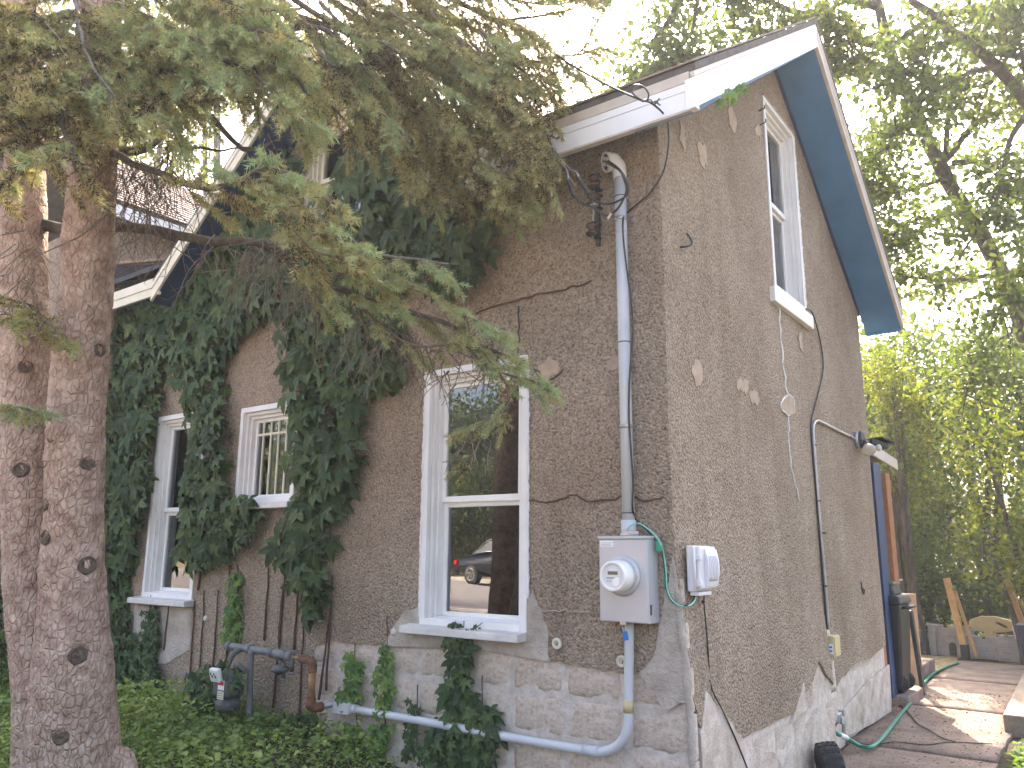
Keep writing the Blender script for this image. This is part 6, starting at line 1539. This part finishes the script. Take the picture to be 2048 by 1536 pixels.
# ------------------------------------------------------------------ weeds, ivy and grass on the ground
def ground_leaves(name, n, region, size, hgt, mat, dens=None, proto=None, up=1.1):
    p = np.stack([rng.uniform(region[0], region[1], n), rng.uniform(region[2], region[3], n)], 1)
    k = np.array([noise.noise(Vector((a * 1.3, b_ * 1.3, 2.2))) for a, b_ in p])
    p = p[k > rng.uniform(-.7, .15, n)]; k = np.array([noise.noise(Vector((a * 1.1, b_ * 1.1, 5.2))) for a, b_ in p])
    if dens is not None: m = np.array([dens(a, b_) for a, b_ in p]) > rng.uniform(0, 1, len(p)); p = p[m]; k = k[m]
    z = np.array([ground_z(a, b_) for a, b_ in p]) + rng.uniform(.0, 1, len(p)) ** 1.4 * hgt * (.6 + .9 * np.clip(k + .3, 0, 1))
    q = np.stack([p[:, 0], p[:, 1], z], 1); n = len(q)
    d = rng.normal(0, 1, (n, 3)); d[:, 2] = rng.normal(.1, .35, n); nr = rng.normal(0, .45, (n, 3)); nr[:, 2] += up
    L_ = LEAFW if proto is None else proto
    tri = scatter(L_, frames(d, nr), q, size * rng.uniform(.5, 1.3, n))
    tint = np.clip(.5 + .22 * rng.normal(0, 1, n) + .4 * k, 0, 1)
    return tri, np.repeat(tint, len(L_))
def yard(x, y):                       # thick along the wall and round the spruce, thin by the corner
    a = sstep(-1.2, -3.0, x) * 1.0 + .25 * sstep(-.6, -1.6, x) * sstep(-.9, -.2, y)
    return a * (1 if y < -.02 else 0)
tri, ti = ground_leaves('ground_cover', 95000, (-8.5, -.5, -4.2, -.02), .025, .14, 'weeds', yard)
tr2, ti2 = ground_leaves('ground_cover', 7000, (-6.5, -2.2, -1.3, -.02), .048, .22, 'weeds', yard)
o = tris_object('ground_cover', np.concatenate([tri, tr2]), np.concatenate([ti, ti2]), 'weeds'); tag(o, 'low green weeds and ivy covering the ground by the wall', 'ground cover', kind='stuff')
tri, ti = ground_leaves('w', 9000, (1.15, 2.6, 1.6, 5.2), .05, .20, 'weeds', lambda x, y: 1 if x > 1.18 + .08 * math.sin(y * 5) and not (y > 4.3 and x < 1.45) else 0)
tr2, ti2 = ground_leaves('w', 16000, (-5, 9, 10.6, 17), .08, .35, 'weeds')
o = tris_object('side_ground_cover', np.concatenate([tri, tr2]), np.concatenate([ti, ti2]), 'weeds'); tag(o, 'leafy weeds spilling beside the path and under the bushes', 'ground cover', kind='stuff')
n = 36000
p = np.stack([rng.uniform(-11, -1.2, n), rng.uniform(-5, 0, n)], 1)
m = np.array([(sstep(-2.6, -4.2, a) * .9 + .30 * sstep(-1.2, -2.5, a)) * (1.0 if b_ > -4.6 else .4) for a, b_ in p]) > rng.uniform(0, 1, n); p = p[m]; n = len(p)
z = np.array([ground_z(a, b_) for a, b_ in p]); d = rng.normal(0, .42, (n, 3)); d[:, 2] = 1
blade = np.array([((-.03, 0, 0), (.03, 0, 0), (.018, .55, .06)), ((-.03, 0, 0), (.018, .55, .06), (-.018, .55, .06)), ((-.018, .55, .06), (.018, .55, .06), (0, 1, .28))])
o = tris_object('grass', scatter(blade, frames(d), np.stack([p[:, 0], p[:, 1], z - .005], 1), .12 * rng.uniform(.5, 1.4, n)), np.repeat(rng.uniform(0, 1, n), 3), 'grass'); tag(o, 'uncut grass blades left of the spruce and among the weeds', 'grass', kind='stuff')
# dead leaves, needles and grit lying on soil and path
n = 2600
p = np.concatenate([np.stack([rng.uniform(.0, 1.1, 1400), rng.uniform(1.4, 6.5, 1400) ** 1.0], 1), np.stack([rng.uniform(-3.6, -.2, 1200), rng.uniform(-1.6, -.03, 1200)], 1)])
z = np.array([(.022 + .006 * 1 if a > .03 and 1.4 < b_ else ground_z(a, b_)) for a, b_ in p]) + .008
tri = scatter(LEAF, frames(np.concatenate([rng.normal(0, 1, (n, 2)), rng.normal(0, .1, (n, 1))], 1), np.concatenate([rng.normal(0, .25, (n, 2)), np.ones((n, 1))], 1)), np.stack([p[:, 0], p[:, 1], z], 1), .022 * rng.uniform(.4, 1.3, n))
leafmat('litter', [(0, (.06, .035, .018)), (.6, (.19, .12, .055)), (1, (.36, .28, .16))], .1, .8)
o = tris_object('leaf_litter', tri, np.repeat(rng.uniform(0, 1, n), len(LEAF)), 'litter'); tag(o, 'dry brown leaf litter on the path and bare soil', 'leaf litter', kind='stuff')

# ------------------------------------------------------------------ things along the path
hs = thing('garden_hose', 'green garden hose from the wall tap curving along the concrete path', 'hose', (.2, 3.0, 0))
hp = [(.03, 2.72, .17), (.08, 2.66, .175)] + [(x, y, .14) for x, y in [(0.102, 2.764)]] + [(x, y, .05) for x, y in [(0.15, 2.968), (0.235, 2.952), (0.243, 3.258), (0.201, 3.873)]] + [(x, y, .045) for x, y in [(0.134, 4.701), (0.065, 5.758), (-0.014, 6.616), (-0.082, 7.546), (-0.065, 8.292), (-0.021, 8.82), (0.015, 9.045)]]
q = smoothline(hp, 6)
b = MB(); b.tube(q, .016, 12); b.build('tube', 'hose_green', hs)
b = MB(); b.tube(q[8:14], .0185, 14); b.build('white_sleeve', 'white_vinyl', hs)
b = MB(); b.tube([(.0, 2.74, .20), (.02, 2.72, .17)], .014, 10); b.build('tap', 'steel', hs)
tp = thing('wall_tap', 'small grey outdoor tap in the recess of the side wall foot', 'tap', (.03, 2.85, .25))
b = MB(); b.tube([(-.03, 2.83, .27), (.045, 2.83, .27)], .016, 12); b.build('pipe', 'emt_steel', tp)
b = MB(); b.tube(smoothline([(.045, 2.83, .27), (.075, 2.82, .265), (.08, 2.81, .22)], 5), .018, 12); b.build('spout', 'emt_steel', tp)
b = MB(); b.lathe((.05, 2.83, .285), (0, 0, 1), [(0, .006), (.03, .006), (.031, .026), (.037, .026)], 12); b.build('handle', 'emt_steel', tp)

ty = thing('rubber_wheel', 'black rubber wheel with studded tread leaning at the house wall foot', 'wheel', (.20, 1.93, 0))
ax = Vector((.80, .45, .12)).normalized(); oc = Vector((.215, 1.93, .115)); n = 36
prof = [(-.075, .060), (-.080, .095), (-.070, .128), (-.045, .140), (0, .144), (.045, .140), (.070, .128), (.080, .095), (.075, .060)]
b = MB(); b.lathe(oc, ax, prof, n); b.build('tyre', 'black_rubber', ty)
a1 = ax.cross(Vector((0, 0, 1))).normalized(); a2 = ax.cross(a1)
b = MB()
for k in range(30):
    th_ = 2 * math.pi * k / 30; rd = a1 * math.cos(th_) + a2 * math.sin(th_); tg = ax.cross(rd)
    for off in (-.05, -.017, .017, .05): b.obox(oc + rd * (.144 - abs(off) * .10) + ax * off + tg * (.008 if k % 2 else -.003), ax, tg, rd, .012, .009, .006)
tag(b.build('tread_studs', 'black_rubber', ty), kind='stuff')
b = MB(); b.lathe(oc, ax, [(-.06, .058), (.06, .058)], 20); b.build('hub', 'charcoal', ty)

# dustbin behind the porch corner, with a bucket on its lid
bn = thing('dustbin', 'tall black wheeled dustbin standing behind the house corner', 'bin', (-.17, 5.55, .12))
def taper(b, c, hx0, hy0, hx1, hy1, z0, z1):
    vs = [(c[0] + sx * hx0, c[1] + sy * hy0, z0) for sx, sy in ((-1, -1), (1, -1), (1, 1), (-1, 1))] + [(c[0] + sx * hx1, c[1] + sy * hy1, z1) for sx, sy in ((-1, -1), (1, -1), (1, 1), (-1, 1))]
    return b.add(vs, [(3, 2, 1, 0), (4, 5, 6, 7), (0, 1, 5, 4), (1, 2, 6, 5), (2, 3, 7, 6), (3, 0, 4, 7)])
BX, BY = -.13, 5.50
b = MB(); taper(b, (BX, BY), .17, .22, .22, .26, .16, 1.02); b.build('body', 'black_plastic', bn, .03, 3)
b = MB(); taper(b, (BX, BY), .245, .29, .22, .26, 1.02, 1.11); b.build('lid', 'black_plastic', bn, .03, 3)
b = MB(); b.tube([(BX + .20, BY - .15, .98), (BX + .28, BY - .15, .99), (BX + .28, BY + .15, .99), (BX + .20, BY + .15, .98)], .018, 10); b.build('handle', 'black_plastic', bn)
for yy in (BY - .16, BY + .16):
    b = MB(); b.lathe((BX + .12, yy - .025, .22), (0, 1, 0), [(0, .03), (.0, .10), (.05, .10), (.05, .03)], 20); b.build('wheel', 'black_rubber', bn)
pd_ = thing('concrete_pad', 'small low concrete pad under the dustbin', 'pad', (BX, BY, 0))
b = MB(); b.box(BX - .3, BX + .24, BY - .34, BY + .5, -.05, .118); b.build('pad_block', 'path', pd_, .015)
bk = thing('storage_tub', 'upturned dark plastic tub with a mossy lid sitting on the dustbin', 'tub', (BX, BY, 1.11))
b = MB(); taper(b, (BX, BY), .17, .2, .14, .16, 1.112, 1.22); b.build('tub', 'charcoal', bk, .02, 2)
simple('mossy', (.17, .17, .10), .9, 0, .25, 20); b = MB(); taper(b, (BX, BY), .16, .18, .15, .17, 1.222, 1.25); b.build('lid', 'mossy', bk, .008)
pl = thing('black_plank', 'narrow black board leaning upright beside the dustbin', 'board', (.07, 5.95, .03))
b = MB(); b.beam((.10, 5.98, .03), (.04, 6.0, .92), .04, .10, (0, 1, 0)); b.build('board', 'black_plastic', pl, .006)
sb = thing('cardboard_panel', 'tan cardboard panel standing behind the dustbin', 'board', (-.15, 6.7, .02))
b = MB(); b.obox((-.13, 6.75, .55), (1, .1, 0), (-.1, 1, 0), (0, .03, 1), .10, .02, .52); b.build('panel', 'tan_board', sb)
st_ = thing('concrete_step', 'low grey concrete step by the back porch', 'step', (-.25, 7.3, 0))
b = MB(); b.box(-.8, -.10, 7.05, 8.0, -.05, .20); b.build('step_block', 'path', st_, .02)
# bicycle parked behind the bin
bi = thing('bicycle', 'dark bicycle parked behind the dustbin with one wheel showing', 'bicycle', (-.4, 7.3, .2))
def bike_wheel(c, r):
    b = MB(); c = Vector(c); d = Vector((.55, .83, 0)).normalized()
    pts = [c + d * (r * math.cos(2 * math.pi * k / 32)) + Vector((0, 0, r * math.sin(2 * math.pi * k / 32))) for k in range(33)]
    b.tube(pts, .024, 8, False); w_ = b.build('tyre', 'black_rubber', bi)
    for k in range(14):
        a = 2 * math.pi * k / 14; b = MB(); b.tube([c, c + d * (r * .96 * math.cos(a)) + Vector((0, 0, r * .96 * math.sin(a)))], .002, 4); b.build('spoke', 'steel', w_)
    b = MB(); b.lathe(c - Vector((d.y, -d.x, 0)) * .03, (d.y, -d.x, 0), [(0, .02), (.06, .02)], 10); b.build('hub', 'steel', w_)
cA = Vector((-.36, 7.55, .56)); cB = cA + Vector((-.57, -.86, 0))
bike_wheel(cA, .33); bike_wheel(cB, .33)
bt, sd_, hd_ = cA * .5 + cB * .5 + Vector((0, 0, -.04)), cA * .40 + cB * .60 + Vector((0, 0, .48)), cA * .80 + cB * .20 + Vector((0, 0, .52))
for a, c in ((cB, bt), (bt, sd_), (sd_, hd_), (hd_, cA), (bt, hd_), (cB, sd_)):
    b = MB(); b.tube([a, c], .016, 8); b.build('frame_tube', 'black_plastic', bi)
b = MB(); b.tube([hd_, hd_ + Vector((0, 0, .10)), hd_ + Vector((.22, -.15, .14))], .012, 8); b.build('handlebar', 'steel', bi)
b = MB(); b.obox(sd_ + Vector((0, 0, .06)), (.55, .83, 0), (-.83, .55, 0), (0, 0, 1), .13, .06, .025); b.build('saddle', 'black_plastic', bi, .02)

# two leaning timber posts with braces
def post(name, lab, base, top, brace):
    t_ = thing(name, lab, 'post', base)
    b = MB(); b.beam(Vector(base) + Vector((0, 0, .10)), top, .09, .09, (1, 0, 0)); b.build('upright', 'wood_new', t_, .006)
    b = MB(); b.beam(brace[0], brace[1], .09, .04, (1, 0, 0)); b.build('brace', 'wood_new', t_, .004)
    b = MB(); b.obox(Vector(base) + Vector((0, 0, .105)), (1, 0, 0), (0, 1, 0), (0, 0, 1), .055, .055, .10); b.build('post_shoe', 'black_plastic', t_, .006)
    b = MB(); b.lathe(Vector(base) + Vector((-.058, -.02, .13)), (-1, 0, 0), [(0, .014), (.012, .012)], 8); b.build('bolt', 'steel', t_)
post('timber_post', 'new pine post in a black shoe leaning left with a brace', (.02, 9.75, .03), (-.14, 9.85, 1.18), ((.16, 9.80, .06), (-.06, 9.92, 1.0)))
post('timber_post', 'second pine post standing behind the dark blue bin', (.86, 9.95, .03), (.62, 10.05, 1.18), ((.98, 10.0, .06), (.76, 10.12, .9)))
bb_ = thing('blue_bin', 'dark blue plastic bin at the edge of the path', 'bin', (.93, 8.6, 0))
b = MB(); taper(b, (1.02, 8.75), .16, .16, .21, .21, .03, .62); b.build('body', 'bin_blue', bb_, .025, 3)
b = MB(); taper(b, (1.02, 8.75), .225, .225, .22, .22, .60, .64); b.build('rim', 'bin_blue', bb_, .01)

# plastic toy castle with moulded blocks
tc = thing('toy_castle', 'grey plastic toy castle with battlements on the ground behind the posts', 'toy', (.1, 10.4, 0))
def castle(x0, x1, y, h, door=None):
    b = MB(); b.box(x0, x1, y, y + .06, .02, h); w_ = b.build('wall', 'toy_grey', tc, .008)
    n_ = max(2, int((x1 - x0) / .16))
    for k in range(n_):
        xa = x0 + (x1 - x0) * (k + .18) / n_; xb = x0 + (x1 - x0) * (k + .82) / n_
        b = MB(); b.box(xa, xb, y - .012, y + .072, h + .001, h + .05); b.build('merlon', 'toy_grey', w_, .006)
    for r_ in range(int((h - .06) / .085)):
        zz = .05 + .085 * r_; o_ = (r_ % 2) * .08
        for k in range(int((x1 - x0) / .16)):
            xa = x0 + .01 + .16 * k + o_
            if xa + .14 > x1 or (door and door[0] - .15 < xa < door[1] + .02 and zz < door[2]): continue
            b = MB(); b.box(xa, xa + .145, y - .014, y - .001, zz, zz + .072); b.build('block', 'toy_grey', w_, .004, 1)
    if door:
        b = MB(); m_ = (door[0] + door[1]) / 2; r_ = (door[1] - door[0]) / 2
        arch = [(door[0], .03), (door[1], .03), (door[1], door[2] - r_)] + [(m_ + r_ * math.cos(a_), door[2] - r_ + r_ * math.sin(a_)) for a_ in (.5, 1.0, 1.57, 2.1, 2.6)] + [(door[0], door[2] - r_)]
        b.plate(arch, [], FW(y - .016), 0, .004); b.build('doorway', 'charcoal', w_)
castle(-.46, .12, 10.10, .42, (-.24, -.14, .22)); castle(-.12, .62, 9.98, .30); castle(.42, .68, 9.90, .34)
b = MB(); b.box(-.50, -.40, 10.02, 10.14, .02, .45); b.build('corner_tower', 'toy_grey', tc, .01)
b = MB(); b.box(-.52, -.38, 10.0, 10.16, .451, .48); b.build('tower_cap', 'toy_grey', tc, .008)
wg = thing('toy_slide', 'beige plastic toy slide with an oval hand hole leaning over the castle', 'toy', (.5, 10.5, 0))
oval = [(.47 + .085 * math.cos(a), .50 - .06 * math.cos(a) * .6 + .03 * math.sin(a)) for a in np.linspace(0, 2 * math.pi, 15)[:-1]]
prof = [(.02, .42), (.06, .56), (.20, .615), (.40, .62), (.58, .58), (.68, .52), (.66, .44), (.50, .40), (.30, .38)]
b = MB(); b.plate(prof, [oval], FW(10.22), 0, .16); b.build('side_panel', 'toy_beige', wg, .015, 2)
b = MB(); b.beam((.34, 10.3, .03), (.30, 10.3, .42), .12, .3, (0, 1, 0)); b.build('support', 'toy_beige', wg, .01)
b = MB(); b.beam((.70, 10.25, .03), (.63, 10.25, .50), .05, .10, (0, 1, 0)); b.build('leg', 'telecom_grey', wg, .01)

# ------------------------------------------------------------------ over the street: what the big window mirrors
cx0, cy0 = -15.2, -17.55      # rear axle
cr = thing('parked_car', 'dark blue saloon car parked across the street, mirrored in the big window', 'car', (cx0, cy0, STREET_Z))
def sec(x, prof_): return [(cx0 + x, cy0 + s * w_, STREET_Z + z) for s, w_, z in prof_]
# body as lofted side profile: lower body and cabin
def loft(name, stations, mat):
    b = MB(); n_ = len(stations[0]); vs = [v for s_ in stations for v in s_]
    fs = [(i * n_ + k, i * n_ + (k + 1) % n_, (i + 1) * n_ + (k + 1) % n_, (i + 1) * n_ + k) for i in range(len(stations) - 1) for k in range(n_)]
    fs += [tuple(range(n_))[::-1], tuple((len(stations) - 1) * n_ + k for k in range(n_))]
    b.add(vs, fs, True); o_ = b.build(name, mat, cr); m_ = o_.modifiers.new('smooth', 'SUBSURF'); m_.levels = 1; m_.render_levels = 2; return o_
def ring_(x, w0, w1, z0, z1, zm): return [(cx0 + x, cy0 + y, STREET_Z + z) for y, z in ((-w0, z0), (w0, z0), (w1, zm), (w1 * .93, z1), (-w1 * .93, z1), (-w1, zm))]
loft('body', [ring_(-.98, .70, .74, .36, .88, .62), ring_(-.90, .78, .82, .28, .98, .66), ring_(-.30, .84, .88, .24, 1.00, .68), ring_(.6, .85, .89, .22, .98, .68), ring_(2.0, .85, .89, .22, .96, .66), ring_(2.9, .84, .87, .22, .90, .62), ring_(3.55, .78, .80, .26, .78, .55), ring_(3.72, .66, .68, .34, .64, .50)], 'car_paint')
loft('cabin', [ring_(-.28, .70, .70, .94, 1.00, .97), ring_(.42, .74, .62, .96, 1.40, 1.1), ring_(1.1, .76, .62, .96, 1.44, 1.1), ring_(1.75, .76, .62, .96, 1.40, 1.1), ring_(2.5, .72, .70, .92, .96, .94)], 'car_paint')
for xa, xb, xc, xd in ((.02, .50, .98, .98), (1.06, 1.06, 1.72, 2.15)):
    b = MB(); b.plate([(cx0 + xa, STREET_Z + 1.02), (cx0 + xd, STREET_Z + 1.02), (cx0 + xc, STREET_Z + 1.36), (cx0 + xb, STREET_Z + 1.36)], [], lambda u, v, d: (u, cy0 + .775 - (v - STREET_Z - 1.0) * .33 + d, v), 0, .03); b.build('side_window', 'car_glass', cr)
    b = MB(); b.tube([(cx0 + xa - .03, cy0 + .80, STREET_Z + 1.005), (cx0 + xd + .02, cy0 + .80, STREET_Z + 1.005)], .014, 6); b.build('chrome_strip', 'chrome', cr)
b = MB(); b.tube(smoothline([(cx0 - .04, cy0 + .80, STREET_Z + 1.01), (cx0 + .44, cy0 + .70, STREET_Z + 1.38), (cx0 + 1.0, cy0 + .68, STREET_Z + 1.41), (cx0 + 1.7, cy0 + .68, STREET_Z + 1.39)], 5), .014, 6); b.build('chrome_strip', 'chrome', cr)
for x in (0, 2.72):
    for s in (-1, 1):
        o_ = Vector((cx0 + x, cy0 + s * .86, STREET_Z + .33))
        b = MB(); b.lathe(o_ - Vector((0, s * .20, 0)), (0, s, 0), [(0, .20), (.0, .30), (.02, .33), (.20, .33), (.22, .30), (.22, .22)], 30); w_ = b.build('wheel', 'tyre', cr)
        b = MB(); b.lathe(o_ + Vector((0, s * .005, 0)), (0, s, 0), [(0, .225), (.02, .225), (.018, .20), (-.03, .19), (-.03, .05), (.01, .05), (.015, .001)], 30); rm = b.build('rim', 'emt_steel', w_)
        for k in range(5):
            a = 2 * math.pi * k / 5 + .3; dr = Vector((math.cos(a), 0, math.sin(a)))
            b = MB(); b.beam(o_ + Vector((0, s * .012, 0)) + dr * .03, o_ + Vector((0, s * .012, 0)) + dr * .20, .05, .03, (0, 1, 0)); b.build('spoke', 'chrome', rm)
for s in (-1, 1):
    b = MB(); b.box(cx0 - .975, cx0 - .82, cy0 + s * .60, cy0 + s * .845, STREET_Z + .70, STREET_Z + .88); b.build('tail_light', 'tail_red', cr, .03)
b = MB(); b.box(cx0 - 1.04, cx0 - .80, cy0 - .80, cy0 + .80, STREET_Z + .36, STREET_Z + .56); b.build('bumper', 'car_paint', cr, .05, 3)
b = MB(); b.box(cx0 + .98, cx0 + 1.18, cy0 + .885, cy0 + .90, STREET_Z + .80, STREET_Z + .84); b.build('door_handle', 'car_paint', cr, .01)

BRX, BRY = -21.2, -26.0
bh = thing('brick_house', 'red brick house across the street, mirrored in the big window', 'house', (BRX, BRY, STREET_Z))
wins = [(BRX + 1.4 + 2.6 * k, BRX + 2.4 + 2.6 * k, z, z + 1.5) for k in range(3) for z in (STREET_Z + 1.0, STREET_Z + 4.0)]
b = MB(); b.plate([(BRX, STREET_Z), (BRX + 9, STREET_Z), (BRX + 9, STREET_Z + 7.5), (BRX, STREET_Z + 7.5)], [[(a[0], a[2]), (a[1], a[2]), (a[1], a[3]), (a[0], a[3])] for a in wins], lambda u, v, d: (u, BRY - d, v), 0, .25); b.build('wall', 'brick', bh)
b = MB(); b.box(BRX + .002, BRX + .25, BRY - 8, BRY - .252, STREET_Z, STREET_Z + 7.49); b.box(BRX + 8.75, BRX + 8.998, BRY - 8, BRY - .252, STREET_Z, STREET_Z + 7.49); b.build('side_wall', 'brick', bh)
b = MB(); b.plate([(BRY + .4, STREET_Z + 7.5), (BRY - 4, STREET_Z + 10), (BRY - 8.4, STREET_Z + 7.5)], [], lambda u, v, d: (BRX - .3 + d, u, v), 0, 9.6); b.build('roof', 'shingle_dark', bh)
for a in wins:
    b = MB(); ring(b, a[0], a[1], a[2], a[3], .08, lambda u, v, d: (u, BRY - d, v), .06, .16); wf = b.build('window', 'white_trim', bh)
    b = MB(); b.box(a[0] + .08, a[1] - .08, BRY - .12, BRY - .11, a[2] + .08, a[3] - .08); b.build('pane', 'car_glass', wf)
    b = MB(); b.box(a[0] - .1, a[1] + .1, BRY - .1, BRY + .08, a[2] - .12, a[2] - .002); b.build('sill', 'kerb_stone', wf)
over = [
 ('round street tree behind the parked car', (-20, -22.156, 3.241), 2.6, 2.2, .45), ('leafy street tree left of the parked car', (-20.067, -20.954, 2.782), 2.4, 2.0, .6), ('street tree before the brick house', (-20.54, -24.214, 3.567), 2.2, 2.2, .35),
 ('dark conifer-like street tree above the hedge', (-21.867, -25.078, 6.24), 2.8, 3.2, .1), ('tall street tree left of the dark one', (-24.129, -25.883, 6.479), 3.0, 3.4, .4), ('street tree right of the brick house', (-20.576, -28.892, 5.035), 3.4, 3.6, .4), ('street tree far right over the road', (-19.86, -32.051, 4.709), 3.6, 3.4, .5),
 ('street tree mirrored in the small barred window', (-33.821, -23.883, 6.11), 3.6, 3.4, .6), ('street tree mirrored in the left window', (-42.302, -25.232, 6.091), 4.0, 4.0, .5), ('street tree far left over the road', (-27.14, -23.849, 5.721), 3.4, 3.4, .5)]
for lab, c, rx, rz, tn in over: shrub('street_tree', lab, c, rx, rz, 3600, .24, tn, cat='tree', lobes=10)

# ------------------------------------------------------------------ hazy morning air
t = NT('air')
vol = t.n('ShaderNodeVolumePrincipled', Density=.0025, Anisotropy=.3)
vol.inputs['Color'].default_value = (.96, .96, .98, 1)
t.t.nodes.remove(t.p); t.l(vol.outputs['Volume'], t.out.inputs['Volume']); M['air'] = t.m
b = MB(); b.box(-70, 60, -60, 60, -1.6, 16); hz = b.build('haze', 'air'); tag(hz, kind='stuff')
